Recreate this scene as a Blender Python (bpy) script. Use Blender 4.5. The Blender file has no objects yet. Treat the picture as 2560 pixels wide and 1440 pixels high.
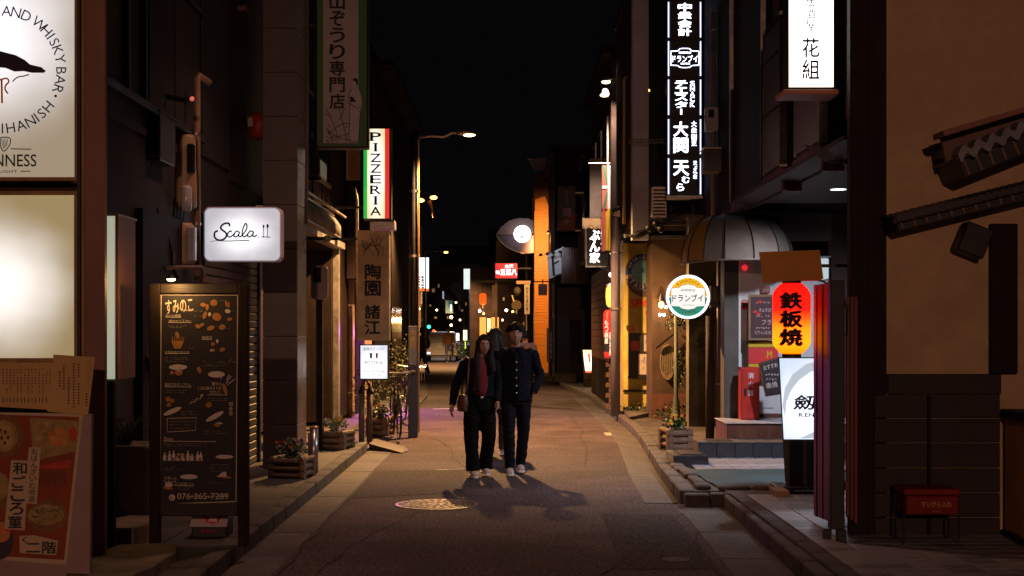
import bpy, bmesh, math, random
from mathutils import Vector, Matrix, noise
random.seed(7)
SC = bpy.context.scene
COL = SC.collection
# ---------------------------------------------------------------- camera, world, exposure
CX, CY, F, EYE = 1280.0, 822.0, 3500.0, 1.65
cam = bpy.data.cameras.new('camera'); camo = bpy.data.objects.new('camera', cam); COL.objects.link(camo)
cam.sensor_width = 36; cam.lens = 36 * F / 2560; cam.shift_y = 102 / 2560.0
cam.clip_start = .1; cam.clip_end = 600
camo.location = (0, 0, EYE); camo.rotation_euler = (math.pi / 2, 0, 0)
SC.camera = camo
wd = bpy.data.worlds.new('World'); SC.world = wd; wd.use_nodes = True
wd.node_tree.nodes['Background'].inputs[0].default_value = (.13, .11, .15, 1)
wd.node_tree.nodes['Background'].inputs[1].default_value = .012
SC.view_settings.view_transform = 'Standard'; SC.view_settings.look = 'None'
SC.view_settings.exposure = 0; SC.view_settings.gamma = 1
SC.cycles.use_denoising = True
SC.cycles.max_bounces = 6
SC.cycles.sample_clamp_indirect = 4

def W(x, y, Y): return Vector(((x - CX) * Y / F, Y, EYE - (y - CY) * Y / F))
def wx(x, Y): return (x - CX) * Y / F
def wz(y, Y): return EYE - (y - CY) * Y / F

# ---------------------------------------------------------------- materials
MATS = {}
def mat(name, col, rough=.7, metal=0., var=.25, scale=6., bump=.15, stretch=(1, 1, 1), col2=None, spec=.4, fine=None, sheen=0, dirt=0., speck=0., speck_s=60):
    if name in MATS: return MATS[name]
    m = bpy.data.materials.new(name); m.use_nodes = True; MATS[name] = m
    nt = m.node_tree; N = nt.nodes; L = nt.links; b = N['Principled BSDF']
    b.inputs['Roughness'].default_value = rough; b.inputs['Metallic'].default_value = metal
    b.inputs['Specular IOR Level'].default_value = spec
    tc = N.new('ShaderNodeTexCoord'); mp = N.new('ShaderNodeMapping'); L.new(tc.outputs['Object'], mp.inputs[0])
    mp.inputs['Scale'].default_value = stretch
    n1 = N.new('ShaderNodeTexNoise'); n1.inputs['Scale'].default_value = scale; n1.inputs['Detail'].default_value = 6
    n1.inputs['Roughness'].default_value = .65
    L.new(mp.outputs[0], n1.inputs['Vector'])
    r = N.new('ShaderNodeValToRGB'); L.new(n1.outputs['Fac'], r.inputs[0])
    c = Vector(col); d = Vector(col2) if col2 else c * (1 - var)
    u = c * (1 + var * .6)
    r.color_ramp.elements[0].position = .3; r.color_ramp.elements[0].color = (*d, 1)
    r.color_ramp.elements[1].position = .7; r.color_ramp.elements[1].color = (*u, 1)
    out = r.outputs[0]
    if dirt:
        n3 = N.new('ShaderNodeTexNoise'); n3.inputs['Scale'].default_value = scale * .25; n3.inputs['Detail'].default_value = 8
        L.new(tc.outputs['Object'], n3.inputs['Vector'])
        r3 = N.new('ShaderNodeValToRGB'); L.new(n3.outputs['Fac'], r3.inputs[0])
        r3.color_ramp.elements[0].position = .42; r3.color_ramp.elements[0].color = (1 - dirt, 1 - dirt, 1 - dirt, 1)
        r3.color_ramp.elements[1].position = .6; r3.color_ramp.elements[1].color = (1, 1, 1, 1)
        mx = N.new('ShaderNodeMix'); mx.data_type = 'RGBA'; mx.blend_type = 'MULTIPLY'; mx.inputs[0].default_value = 1
        L.new(out, mx.inputs[6]); L.new(r3.outputs[0], mx.inputs[7]); out = mx.outputs[2]
    if speck:
        n4 = N.new('ShaderNodeTexNoise'); n4.inputs['Scale'].default_value = speck_s; n4.inputs['Detail'].default_value = 3
        L.new(tc.outputs['Object'], n4.inputs['Vector'])
        r4 = N.new('ShaderNodeValToRGB'); L.new(n4.outputs['Fac'], r4.inputs[0])
        r4.color_ramp.elements[0].position = .35; r4.color_ramp.elements[0].color = (1 - speck,) * 3 + (1,)
        r4.color_ramp.elements[1].position = .68; r4.color_ramp.elements[1].color = (1 + speck,) * 3 + (1,)
        m4 = N.new('ShaderNodeMix'); m4.data_type = 'RGBA'; m4.blend_type = 'MULTIPLY'; m4.inputs[0].default_value = 1
        L.new(out, m4.inputs[6]); L.new(r4.outputs[0], m4.inputs[7]); out = m4.outputs[2]
    L.new(out, b.inputs['Base Color'])
    # rougher / glossier patches
    mr = N.new('ShaderNodeMapRange'); mr.inputs[3].default_value = max(0, rough - .12); mr.inputs[4].default_value = min(1, rough + .12)
    L.new(n1.outputs['Fac'], mr.inputs[0]); L.new(mr.outputs[0], b.inputs['Roughness'])
    if bump:
        n2 = N.new('ShaderNodeTexNoise'); n2.inputs['Scale'].default_value = fine or scale * 8; n2.inputs['Detail'].default_value = 4
        L.new(mp.outputs[0], n2.inputs['Vector'])
        bp = N.new('ShaderNodeBump'); bp.inputs['Strength'].default_value = bump; bp.inputs['Distance'].default_value = .01
        L.new(n2.outputs['Fac'], bp.inputs['Height']); L.new(bp.outputs[0], b.inputs['Normal'])
    return m

def emat(name, col, s, edge=None, es=.3, lo=None, cen=(.5, .5, .5), rad=None, base=None):
    """a backlit face: tubes behind it make the middle brighter than the rim (generated coordinates of the panel)"""
    if name in MATS: return MATS[name]
    m = bpy.data.materials.new(name); m.use_nodes = True; MATS[name] = m
    nt = m.node_tree; N = nt.nodes; L = nt.links; b = N['Principled BSDF']
    base = base or [min(.5, c * .5) for c in col]
    b.inputs['Base Color'].default_value = (*base, 1); b.inputs['Roughness'].default_value = .35
    b.inputs['Emission Color'].default_value = (*col, 1); b.inputs['Emission Strength'].default_value = s
    if rad:
        tc = N.new('ShaderNodeTexCoord'); mp = N.new('ShaderNodeMapping'); L.new(tc.outputs['Generated'], mp.inputs[0])
        mp.inputs['Location'].default_value = (-cen[0] / rad[0], 0, -cen[2] / rad[1]); mp.inputs["Scale"].default_value = (1 / rad[0], 0, 1 / rad[1])
        ln = N.new('ShaderNodeVectorMath'); ln.operation = 'LENGTH'; L.new(mp.outputs[0], ln.inputs[0])
        nz = N.new('ShaderNodeTexNoise'); nz.inputs['Scale'].default_value = 3; L.new(tc.outputs['Generated'], nz.inputs['Vector'])
        ad = N.new('ShaderNodeMath'); ad.operation = 'MULTIPLY_ADD'; L.new(nz.outputs['Fac'], ad.inputs[0]); ad.inputs[1].default_value = .25; L.new(ln.outputs['Value'], ad.inputs[2])
        r = N.new('ShaderNodeValToRGB'); L.new(ad.outputs[0], r.inputs[0]); r.color_ramp.interpolation = 'EASE'
        r.color_ramp.elements[0].position = .15; r.color_ramp.elements[0].color = (*col, 1)
        e = Vector(edge or col) * es
        r.color_ramp.elements[1].position = 1.0; r.color_ramp.elements[1].color = (*e, 1)
        L.new(r.outputs[0], b.inputs['Emission Color'])
    return m

def glass(name, col=(.02, .02, .03), rough=.08):
    if name in MATS: return MATS[name]
    m = mat(name, col, rough=rough, var=.1, bump=0, spec=.8); return m

# ---------------------------------------------------------------- mesh builder
class MB:
    def __init__(s): s.v = []; s.f = []; s.sm = False
    def add(s, vs, fs, M=None):
        o = len(s.v)
        for p in vs: s.v.append(tuple(M @ Vector(p)) if M else tuple(p))
        for f in fs: s.f.append([o + i for i in f])
        return s
    def box(s, x0, x1, y0, y1, z0, z1, M=None, b=0.):
        if x0 > x1: x0, x1 = x1, x0
        if y0 > y1: y0, y1 = y1, y0
        if z0 > z1: z0, z1 = z1, z0
        b = min(b, (x1 - x0) * .3, (y1 - y0) * .3, (z1 - z0) * .3)
        if b <= 0:
            vs = [(x, y, z) for z in (z0, z1) for x, y in ((x0, y0), (x1, y0), (x1, y1), (x0, y1))]
            return s.add(vs, [(3, 2, 1, 0), (4, 5, 6, 7), (0, 1, 5, 4), (1, 2, 6, 5), (2, 3, 7, 6), (3, 0, 4, 7)], M)
        # bevelled box: 24 corner vertices
        vs = []; idx = {}
        for i, x in enumerate((x0, x1)):
            for j, y in enumerate((y0, y1)):
                for k, z in enumerate((z0, z1)):
                    sx, sy, sz = (1, -1)[i], (1, -1)[j], (1, -1)[k]
                    idx[i, j, k, 0] = len(vs); vs.append((x, y + sy * b, z + sz * b))
                    idx[i, j, k, 1] = len(vs); vs.append((x + sx * b, y, z + sz * b))
                    idx[i, j, k, 2] = len(vs); vs.append((x + sx * b, y + sy * b, z))
        fs = []
        for i in (0, 1):
            q = [idx[i, 0, 0, 0], idx[i, 1, 0, 0], idx[i, 1, 1, 0], idx[i, 0, 1, 0]]; fs.append(q if i else q[::-1])
            q = [idx[0, i, 0, 1], idx[1, i, 0, 1], idx[1, i, 1, 1], idx[0, i, 1, 1]]; fs.append(q[::-1] if i else q)
            q = [idx[0, 0, i, 2], idx[1, 0, i, 2], idx[1, 1, i, 2], idx[0, 1, i, 2]]; fs.append(q if i else q[::-1])
        for i in (0, 1):
            for j in (0, 1):
                fs.append([idx[i, j, 0, 0], idx[i, j, 1, 0], idx[i, j, 1, 1], idx[i, j, 0, 1]])
                fs.append([idx[i, 0, j, 0], idx[i, 1, j, 0], idx[i, 1, j, 2], idx[i, 0, j, 2]])
                fs.append([idx[0, i, j, 1], idx[1, i, j, 1], idx[1, i, j, 2], idx[0, i, j, 2]])
        for i in (0, 1):
            for j in (0, 1):
                for k in (0, 1): fs.append([idx[i, j, k, 0], idx[i, j, k, 1], idx[i, j, k, 2]])
        return s.add(vs, fs, M)
    def tube(s, pts, r, n=8, M=None, caps=True):
        pts = [Vector(p) for p in pts]; rs = r if isinstance(r, (list, tuple)) else [r] * len(pts)
        vs = []; fs = []
        for i, p in enumerate(pts):
            t = (pts[min(i + 1, len(pts) - 1)] - pts[max(i - 1, 0)])
            t = t.normalized() if t.length > 1e-9 else Vector((0, 0, 1))
            a = Vector((1, 0, 0)) if abs(t.x) < .8 else Vector((0, 1, 0))
            u = (a - t * a.dot(t)).normalized(); w = t.cross(u)
            rr = rs[i]; ra, rb = rr if isinstance(rr, (tuple, list)) else (rr, rr)
            for k in range(n):
                an = 2 * math.pi * k / n
                vs.append(p + u * math.cos(an) * ra + w * math.sin(an) * rb)
        for i in range(len(pts) - 1):
            for k in range(n): fs.append((i * n + k, i * n + (k + 1) % n, (i + 1) * n + (k + 1) % n, (i + 1) * n + k))
        if caps:
            fs.append(tuple(range(n))[::-1]); fs.append(tuple((len(pts) - 1) * n + k for k in range(n)))
        return s.add(vs, fs, M)
    def lathe(s, prof, c=(0, 0, 0), n=24, M=None, sx=1, sy=1):
        vs = []; fs = []
        for r, z in prof:
            for k in range(n):
                a = 2 * math.pi * k / n; vs.append((c[0] + r * math.cos(a) * sx, c[1] + r * math.sin(a) * sy, c[2] + z))
        for i in range(len(prof) - 1):
            for k in range(n): fs.append((i * n + k, i * n + (k + 1) % n, (i + 1) * n + (k + 1) % n, (i + 1) * n + k))
        fs.append(tuple(range(n))[::-1]); fs.append(tuple((len(prof) - 1) * n + k for k in range(n)))
        return s.add(vs, fs, M)
    def prism(s, poly, y0, y1, M=None):      # polygon in x,z pushed from y0 to y1
        n = len(poly); vs = [(x, y0, z) for x, z in poly] + [(x, y1, z) for x, z in poly]
        fs = [tuple(range(n)), tuple(range(2 * n - 1, n - 1, -1))] + [(i, n + i, n + (i + 1) % n, (i + 1) % n) for i in range(n)]
        return s.add(vs, fs, M)
    def zprism(s, poly, z0, z1, M=None):     # polygon in x,y pushed from z0 to z1
        n = len(poly); z0s = z0 if isinstance(z0, (list, tuple)) else [z0] * n; z1s = z1 if isinstance(z1, (list, tuple)) else [z1] * n
        vs = [(p[0], p[1], z0s[i]) for i, p in enumerate(poly)] + [(p[0], p[1], z1s[i]) for i, p in enumerate(poly)]
        fs = [tuple(range(n))[::-1], tuple(range(n, 2 * n))] + [(i, (i + 1) % n, n + (i + 1) % n, n + i) for i in range(n)]
        return s.add(vs, fs, M)
    def sphere(s, c, r, n=12, M=None):
        rx, ry, rz = r if isinstance(r, (tuple, list)) else (r, r, r)
        prof = [(math.sin(math.pi * i / n), -math.cos(math.pi * i / n)) for i in range(1, n)]
        vs = [(c[0], c[1], c[2] - rz)]; m = n * 2; fs = []
        for pr, z in prof:
            for k in range(m):
                a = 2 * math.pi * k / m; vs.append((c[0] + pr * math.cos(a) * rx, c[1] + pr * math.sin(a) * ry, c[2] + z * rz))
        vs.append((c[0], c[1], c[2] + rz)); L = len(prof)
        for k in range(m): fs.append((0, 1 + (k + 1) % m, 1 + k))
        for i in range(L - 1):
            for k in range(m): fs.append((1 + i * m + k, 1 + i * m + (k + 1) % m, 1 + (i + 1) * m + (k + 1) % m, 1 + (i + 1) * m + k))
        for k in range(m): fs.append((1 + (L - 1) * m + k, 1 + (L - 1) * m + (k + 1) % m, len(vs) - 1))
        return s.add(vs, fs, M)
    def quad(s, a, b, c, d): return s.add([a, b, c, d], [(0, 1, 2, 3)])

OFF = {}   # world offset of each object's local frame
def link(o, parent=None):
    COL.objects.link(o)
    if parent: o.parent = parent
    return o
def thing(name, label, cat, loc=(0, 0, 0), group=None):
    o = bpy.data.objects.new(name, None); o.empty_display_size = .1; link(o); o.location = loc; OFF[o] = Vector(loc)
    o['label'] = label; o['category'] = cat
    if group: o['group'] = group
    return o
def part(name, mb, m, parent=None, smooth=False, bev=0, label=None, stuff=False):
    if name == 'bracket' and len(mb.v) == 16 and len(mb.f) == 12:
        q = MB(); q.v = mb.v[8:]; q.f = [[i - 8 for i in f] for f in mb.f[6:]]; part(name, q, m, parent); h = MB(); h.v = mb.v[:8]; h.f = mb.f[:6]; mb = h
    off = OFF.get(parent, Vector((0, 0, 0))) if parent else Vector((0, 0, 0))
    if parent and parent not in OFF: off = Vector((0, 0, 0))
    me = bpy.data.meshes.new(name)
    me.from_pydata([(v[0] - off.x, v[1] - off.y, v[2] - off.z) for v in mb.v], [], mb.f)
    me.materials.append(m)
    if smooth or mb.sm: me.shade_smooth()
    me.update()
    o = bpy.data.objects.new(name, me); link(o, parent); OFF[o] = off.copy()
    if bev:
        bm = o.modifiers.new('edge', 'BEVEL'); bm.width = bev; bm.segments = 2; bm.limit_method = 'ANGLE'
    if label: o['label'] = label
    if stuff or (parent and any(k in name for k in PRINT)): o['kind'] = 'stuff'
    return o
PRINT = ('picture', 'drawing', 'writing', 'lettering', 'graffiti', 'carving', 'print', 'outline', 'flowers')
def tag(o, label, cat, group=None):
    o['label'] = label; o['category'] = cat
    if group: o['group'] = group
    return o
def struct(name, mb, m, **k):
    o = part(name, mb, m, **k); o['kind'] = 'structure'; return o
def pieces(name, boxes, m, parent, b=.003):
    """many like pieces, each its own object; equal sizes share mesh data"""
    cache = {}; off = OFF[parent]
    for bx in boxes:
        x0, x1, y0, y1, z0, z1 = bx[:6]; mm = bx[6] if len(bx) > 6 else m
        key = (round(x1 - x0, 3), round(y1 - y0, 3), round(z1 - z0, 3), mm.name)
        if key not in cache:
            q = MB().box(0, x1 - x0, 0, y1 - y0, 0, z1 - z0, b=b); me = bpy.data.meshes.new(name); me.from_pydata(q.v, [], q.f); me.materials.append(mm); cache[key] = me
        o = bpy.data.objects.new(name, cache[key]); link(o, parent); o.location = (x0 - off.x, y0 - off.y, z0 - off.z); OFF[o] = off.copy()
def copy_tree(o, parent=None):
    c = o.copy(); link(c, parent)
    for ch in o.children: copy_tree(ch, c)
    return c
def lamp(kind, loc, power, col, parent=None, size=.05, spot=None, aim=None, name='bulb_light', blend=.6):
    l = bpy.data.lights.new(name, kind); l.energy = power; l.color = col
    if kind in ('POINT', 'SPOT'): l.shadow_soft_size = size
    if kind == 'AREA': l.size = size
    if kind == 'SPOT': l.spot_size = spot; l.spot_blend = blend
    o = bpy.data.objects.new(name, l); link(o, parent)
    o.location = Vector(loc) - (OFF.get(parent, Vector()) if parent else Vector())
    if aim is not None: o.rotation_euler = (Vector(aim) - Vector(loc)).to_track_quat('-Z', 'Y').to_euler()
    return o

# ---------------------------------------------------------------- lettering
GLY = {}
def glyph(s, bold=0., italic=0.):
    k = (s, bold, italic)
    if k in GLY: return GLY[k]
    c = bpy.data.curves.new('t', 'FONT'); c.body = s; c.offset = bold; c.shear = italic; c.resolution_u = 3
    o = bpy.data.objects.new('t', c); COL.objects.link(o)
    me = bpy.data.meshes.new_from_object(o.evaluated_get(bpy.context.evaluated_depsgraph_get()))
    vs = [(v.co.x, v.co.y) for v in me.vertices]; fs = [list(p.vertices) for p in me.polygons]
    bpy.data.objects.remove(o); bpy.data.curves.remove(c); bpy.data.meshes.remove(me)
    GLY[k] = (vs, fs); return GLY[k]
def fit(mb, s, Y, x0, y0, x1, y1, bold=0., italic=0., keep=False, fy=None, rot=0.):
    """put string s in the picture-plane rectangle of depth Y; fy maps (x,z)->y for sloping faces"""
    vs, fs = glyph(s, 0, italic)
    if not vs: return
    a0 = min(v[0] for v in vs); a1 = max(v[0] for v in vs); b0 = min(v[1] for v in vs); b1 = max(v[1] for v in vs)
    X0, X1, Z1, Z0 = wx(x0, Y), wx(x1, Y), wz(y0, Y), wz(y1, Y)
    sx = (X1 - X0) / (a1 - a0 + 1e-9); sz = (Z1 - Z0) / (b1 - b0 + 1e-9); ox = oz = 0
    if keep:
        q = min(sx, sz); ox = ((X1 - X0) - q * (a1 - a0)) / 2; oz = ((Z1 - Z0) - q * (b1 - b0)) / 2; sx = sz = q
    xm, zm = (X0 + X1) / 2, (Z0 + Z1) / 2; cr, sr = math.cos(rot), math.sin(rot)
    bs = max(0, bold) * .75; n_ = 0
    for bx_, bz_ in (((0, 0),) if bs < .004 else ((-bs, 0), (bs, 0), (0, -bs), (0, bs))):
      out = []; n_ += 1
      for v in vs:
        X = X0 + ox + (v[0] + bx_ - a0) * sx - xm; Z = Z0 + oz + (v[1] + bz_ - b0) * sz - zm
        X, Z = xm + X * cr - Z * sr, zm + X * sr + Z * cr
        out.append((X, (fy(X, Z) if fy else Y) - n_ * .0002, Z))
      mb.add(out, fs)
def vtext(mb, s, Y, xc, y0, y1, w, bold=0., italic=0., fy=None, dx=0.):
    n = len(s); h = (y1 - y0) / n
    for i, ch in enumerate(s):
        if ch == ' ': continue
        ww = w
        hh = h * .88
        if ch == 'ー':
            vs, fs = glyph('ー', bold); X = wx(xc, Y); mbx = MB()
            mb.box(wx(xc - w * .07, Y), wx(xc + w * .07, Y), Y, Y + .001, wz(y0 + (i + .9) * h, Y), wz(y0 + (i + .1) * h, Y)); continue
        x = xc + dx * i
        if ch in 'っょゃィ': ww *= .7; hh *= .7
        fit(mb, ch, Y, x - ww / 2, y0 + i * h + (h - hh) / 2, x + ww / 2, y0 + i * h + (h + hh) / 2, bold, italic, fy=fy)
def ell(cx, cy, rx, ry, n=20, rot=0., Y=1):
    out = []
    for k in range(n):
        a = 2 * math.pi * k / n; x, y = rx * math.cos(a), ry * math.sin(a)
        out.append((cx + x * math.cos(rot) - y * math.sin(rot), cy + x * math.sin(rot) + y * math.cos(rot)))
    return out
def flat(mb, poly, Y, fy=None):
    pts = []
    for x, y in poly:
        p = W(x, y, Y)
        if fy: p.y = fy(p.x, p.z)
        pts.append(p)
    mb.add(pts, [tuple(range(len(pts)))[::-1]])
def stroke(mb, pts, w, Y, smooth=True, fy=None):
    P = [Vector((p[0], p[1], 0)) for p in pts]
    if smooth and len(P) > 2:
        Q = []
        for i in range(len(P) - 1):
            p0, p1, p2, p3 = P[max(i - 1, 0)], P[i], P[i + 1], P[min(i + 2, len(P) - 1)]
            for k in range(5):
                t = k / 5.; Q.append(.5 * ((2 * p1) + (p2 - p0) * t + (2 * p0 - 5 * p1 + 4 * p2 - p3) * t * t + (3 * p1 - p0 - 3 * p2 + p3) * t ** 3))
        Q.append(P[-1]); P = Q
    vs = []; n = len(P)
    for i, p in enumerate(P):
        t = (P[min(i + 1, n - 1)] - P[max(i - 1, 0)]); t = t.normalized() if t.length else Vector((1, 0, 0)); q = Vector((-t.y, t.x, 0))
        ww = w[0] + (w[1] - w[0]) * i / max(1, n - 1) if isinstance(w, tuple) else w
        for sg in (-1, 1):
            r = p + q * sg * ww / 2; v = W(r.x, r.y, Y)
            if fy: v.y = fy(v.x, v.z)
            vs.append(v)
    mb.add(vs, [(2 * i, 2 * i + 1, 2 * i + 3, 2 * i + 2) for i in range(n - 1)])
def scribble(mb, x0, y0, x1, Y, h=6, lw=1.4, fy=None, slope=0., step=9):
    x = x0
    while x < x1:
        k = random.random(); yy = y0 + (x - x0) * slope
        pts = [(x, yy + random.uniform(-h, h) * .4), (x + step * .3, yy + random.uniform(-h, h) * .5), (x + step * .6, yy + random.uniform(-h, h) * .5)]
        if k > .15: stroke(mb, pts, lw, Y, False, fy)
        if k > .5: stroke(mb, [(x, yy - h * .1), (x + step * .6, yy - h * .1)], lw, Y, False, fy)
        x += step
def lightbox(name, label, cat, Y, x0, y0, x1, y1, depth, face, frame, bw=6, group=None):
    """picture rectangle at depth Y; front is Y, body goes back"""
    X0, X1, Z1, Z0 = wx(x0, Y), wx(x1, Y), wz(y0, Y), wz(y1, Y); b = bw * Y / F
    t = thing(name, label, cat, ((X0 + X1) / 2, Y, Z0), group)
    part('housing', MB().box(X0 - b * .0, X1, Y + .012, Y + depth, Z0, Z1, b=.006), frame, t)
    fr = MB()
    fr.box(X0 - .002, X1 + .002, Y - .012, Y + .012, Z1 - b, Z1 + .002, b=.003); fr.box(X0 - .002, X1 + .002, Y - .012, Y + .012, Z0 - .002, Z0 + b, b=.003)
    fr.box(X0 - .002, X0 + b, Y - .0118, Y + .0118, Z0 + b, Z1 - b, b=.003); fr.box(X1 - b, X1 + .002, Y - .0118, Y + .0118, Z0 + b, Z1 - b, b=.003)
    part('frame', fr, frame, t)
    part('panel', MB().box(X0 + b, X1 - b, Y - .004, Y + .01, Z0 + b, Z1 - b), face, t)
    return t
def leafball(mb, c, r, n, s=.03, up=.5):
    for _ in range(n):
        d = Vector((random.gauss(0, 1), random.gauss(0, 1), random.gauss(0, 1))).normalized() * random.random() ** .5
        p = Vector(c) + Vector((d.x * r[0], d.y * r[1], d.z * r[2]))
        a = Vector((random.uniform(-1, 1), random.uniform(-1, 1), random.uniform(-.3, 1))).normalized() * s * random.uniform(.6, 1.4)
        b_ = a.cross(Vector((random.uniform(-1, 1), random.uniform(-1, 1), random.uniform(-1, 1)))).normalized() * s * .35
        mb.add([p, p + a * .5 + b_, p + a, p + a * .5 - b_], [(0, 1, 2, 3)])
# ---------------------------------------------------------------- palette
M_asph = mat('asphalt', (.094, .067, .065), rough=.86, scale=2.2, var=.35, bump=1.0, fine=70, spec=.25, dirt=.35, speck=.85, speck_s=38)
M_conc = mat('concrete', (.105, .09, .08), rough=.75, scale=5, var=.3, bump=.5, fine=90, dirt=.4, speck=.4)
M_kerb = mat('kerb_stone', (.095, .08, .072), rough=.8, scale=9, var=.4, bump=.6, fine=70, dirt=.45)
M_pave = mat('paving', (.085, .07, .064), rough=.7, scale=4, var=.35, bump=.4, fine=60, dirt=.45)
M_tile = mat('white_tile', (.34, .33, .36), rough=.45, scale=6, var=.15, bump=.1, dirt=.3)
M_tile2 = mat('white_tile_worn', (.26, .25, .28), rough=.5, scale=6, var=.25, bump=.1, dirt=.4)
M_black = mat('black_tile', (.03, .035, .045), rough=.2, scale=8, var=.4, bump=.05, spec=.6)
M_dark = mat('dark_metal', (.025, .025, .028), rough=.45, metal=.6, scale=12, var=.3, bump=.05)
M_blackp = mat('black_paint', (.015, .014, .014), rough=.5, scale=12, var=.3, bump=.05)
M_steel = mat('steel', (.45, .45, .47), rough=.3, metal=.9, scale=14, var=.2, bump=.03)
M_alu = mat('aluminium', (.40, .37, .33), rough=.4, metal=.7, scale=10, var=.3, bump=.03, dirt=.3)
M_brass = mat('brass_frame', (.30, .17, .06), rough=.4, metal=.2, scale=10, var=.3, bump=.03, stretch=(1, 1, .15))
M_wood = mat('dark_wood', (.020, .011, .008), spec=.2, rough=.7, scale=14, var=.5, bump=.3, stretch=(1, 1, .08), dirt=.3)
M_wood_h = mat('dark_wood_across', (.024, .013, .009), rough=.6, scale=14, var=.5, bump=.3, stretch=(.08, 1, 1), dirt=.3)
M_woodr = mat('red_brown_wood', (.12, .04, .025), rough=.55, scale=14, var=.4, bump=.3, stretch=(1, 1, .08), dirt=.3)
M_log = mat('log_wood', (.22, .14, .09), rough=.75, scale=16, var=.45, bump=.5, stretch=(.2, .2, 1), dirt=.3)
M_plank = mat('pale_plank', (.30, .19, .10), rough=.7, scale=12, var=.35, bump=.3, stretch=(.1, 1, 1), dirt=.3)
M_rcol = mat('red_brown_panel', (.26, .11, .08), rough=.55, scale=4, var=.2, bump=.1, dirt=.2, stretch=(1, 1, .2))
M_wallA = mat('dim_wall', (.040, .030, .030), rough=.8, scale=2, var=.35, bump=.4, fine=40, dirt=.4)
M_wallB = mat('brown_wall', (.055, .037, .032), rough=.8, scale=2.5, var=.3, bump=.4, fine=40, dirt=.4)
M_wallC = mat('grey_wall', (.13, .12, .11), rough=.8, scale=2.5, var=.3, bump=.4, fine=40, dirt=.4)
M_tilep = mat('pier_tile', (.07, .052, .052), rough=.38, scale=5, var=.2, bump=.1, dirt=.2)
M_yel = mat('yellow_wall', (.62, .48, .10), rough=.75, scale=3, var=.2, bump=.4, fine=50, dirt=.35)
M_green = mat('grey_green_wall', (.17, .16, .11), rough=.85, scale=3, var=.3, bump=.5, fine=50, dirt=.5)
M_plast = mat('plaster', (.50, .35, .20), rough=.85, scale=1.6, var=.16, bump=.35, fine=40, dirt=.14, speck=.05, speck_s=9)
M_plasto = mat('orange_lit_plaster', (.72, .32, .08), rough=.85, scale=3, var=.2, bump=.5, fine=40, dirt=.2)  # orange light on the bay wall is put into this colour
M_shut = mat('shutter_metal', (.10, .075, .075), rough=.5, metal=.3, scale=6, var=.25, bump=.1, dirt=.3)
M_cable = mat('cable_rubber', (.012, .011, .011), rough=.4, scale=10, var=.2, bump=0)
M_pvc = mat('grey_pvc', (.17, .13, .12), rough=.4, scale=8, var=.2, bump=.02, dirt=.2)
M_beige = mat('beige_casing', (.42, .28, .15), rough=.45, scale=6, var=.15, bump=.03, dirt=.2)
M_cream = mat('cream_pipe', (.36, .23, .15), rough=.45, scale=6, var=.15, bump=.03, dirt=.2)
M_leaf = mat('leaf', (.035, .07, .02), rough=.5, scale=20, var=.4, bump=0)
M_leafp = mat('pale_leaf', (.16, .20, .12), rough=.5, scale=20, var=.4, bump=0)
M_soil = mat('soil', (.03, .02, .015), rough=.9, scale=30, var=.4, bump=.5)
M_white = mat('white_paint', (.72, .72, .72), rough=.5, scale=4, var=.06, bump=.03, dirt=.1)
M_wdoor = mat('white_door', (.55, .56, .60), rough=.4, scale=4, var=.06, bump=.03, dirt=.1)
M_paper = mat('cream_paper', (.52, .33, .13), rough=.8, scale=3, var=.1, bump=.03)
M_ink = mat('ink', (.02, .018, .025), rough=.7, var=.1, bump=0)
M_navy = mat('navy_ink', (.015, .02, .08), rough=.7, var=.1, bump=0)
M_blue = mat('blue_ink', (.02, .04, .30), rough=.7, var=.1, bump=0)
M_redink = mat('red_ink', (.55, .03, .03), rough=.6, var=.1, bump=0)
M_chalk = mat('chalk', (.62, .52, .40), rough=.9, var=.2, scale=40, bump=0)
M_chalkw = mat('white_chalk', (.55, .48, .46), rough=.9, var=.1, scale=40, bump=0)
M_chalko = mat('orange_chalk', (.36, .165, .05), rough=.9, var=.25, scale=40, bump=0)
M_board = mat('blackboard', (.018, .014, .018), rough=.7, scale=5, var=.3, bump=.02)
M_orbrick = mat('orange_tile', (.60, .22, .022), rough=.5, scale=4, var=.2, bump=.15, stretch=(.3, .3, 3))
M_glass = glass('dark_glass', (.015, .016, .022))
M_frost = mat('frosted_glass', (.17, .15, .20), rough=.35, scale=2, var=.15, bump=.02)
M_red = mat('red_paint', (.42, .03, .02), rough=.4, scale=6, var=.15, bump=.03)
M_rtin = mat('red_tin', (.20, .006, .006), rough=.35, scale=6, var=.15, bump=.03, dirt=.2)
M_teal = mat('teal_mat', (.004, .042, .055), rough=.6, scale=4, var=.5, bump=.4, stretch=(.4, 1.5, 1), dirt=.3)
E_warm = emat('warm_bulb', (1, .62, .25), 30)
E_white = emat('white_bulb', (1, .9, .8), 30)
E_sod = emat('sodium_lens', (1, .50, .10), 7)
SOD = (1, .52, .20); WARM = (1, .66, .36); COOL = (.78, .83, 1)

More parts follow.
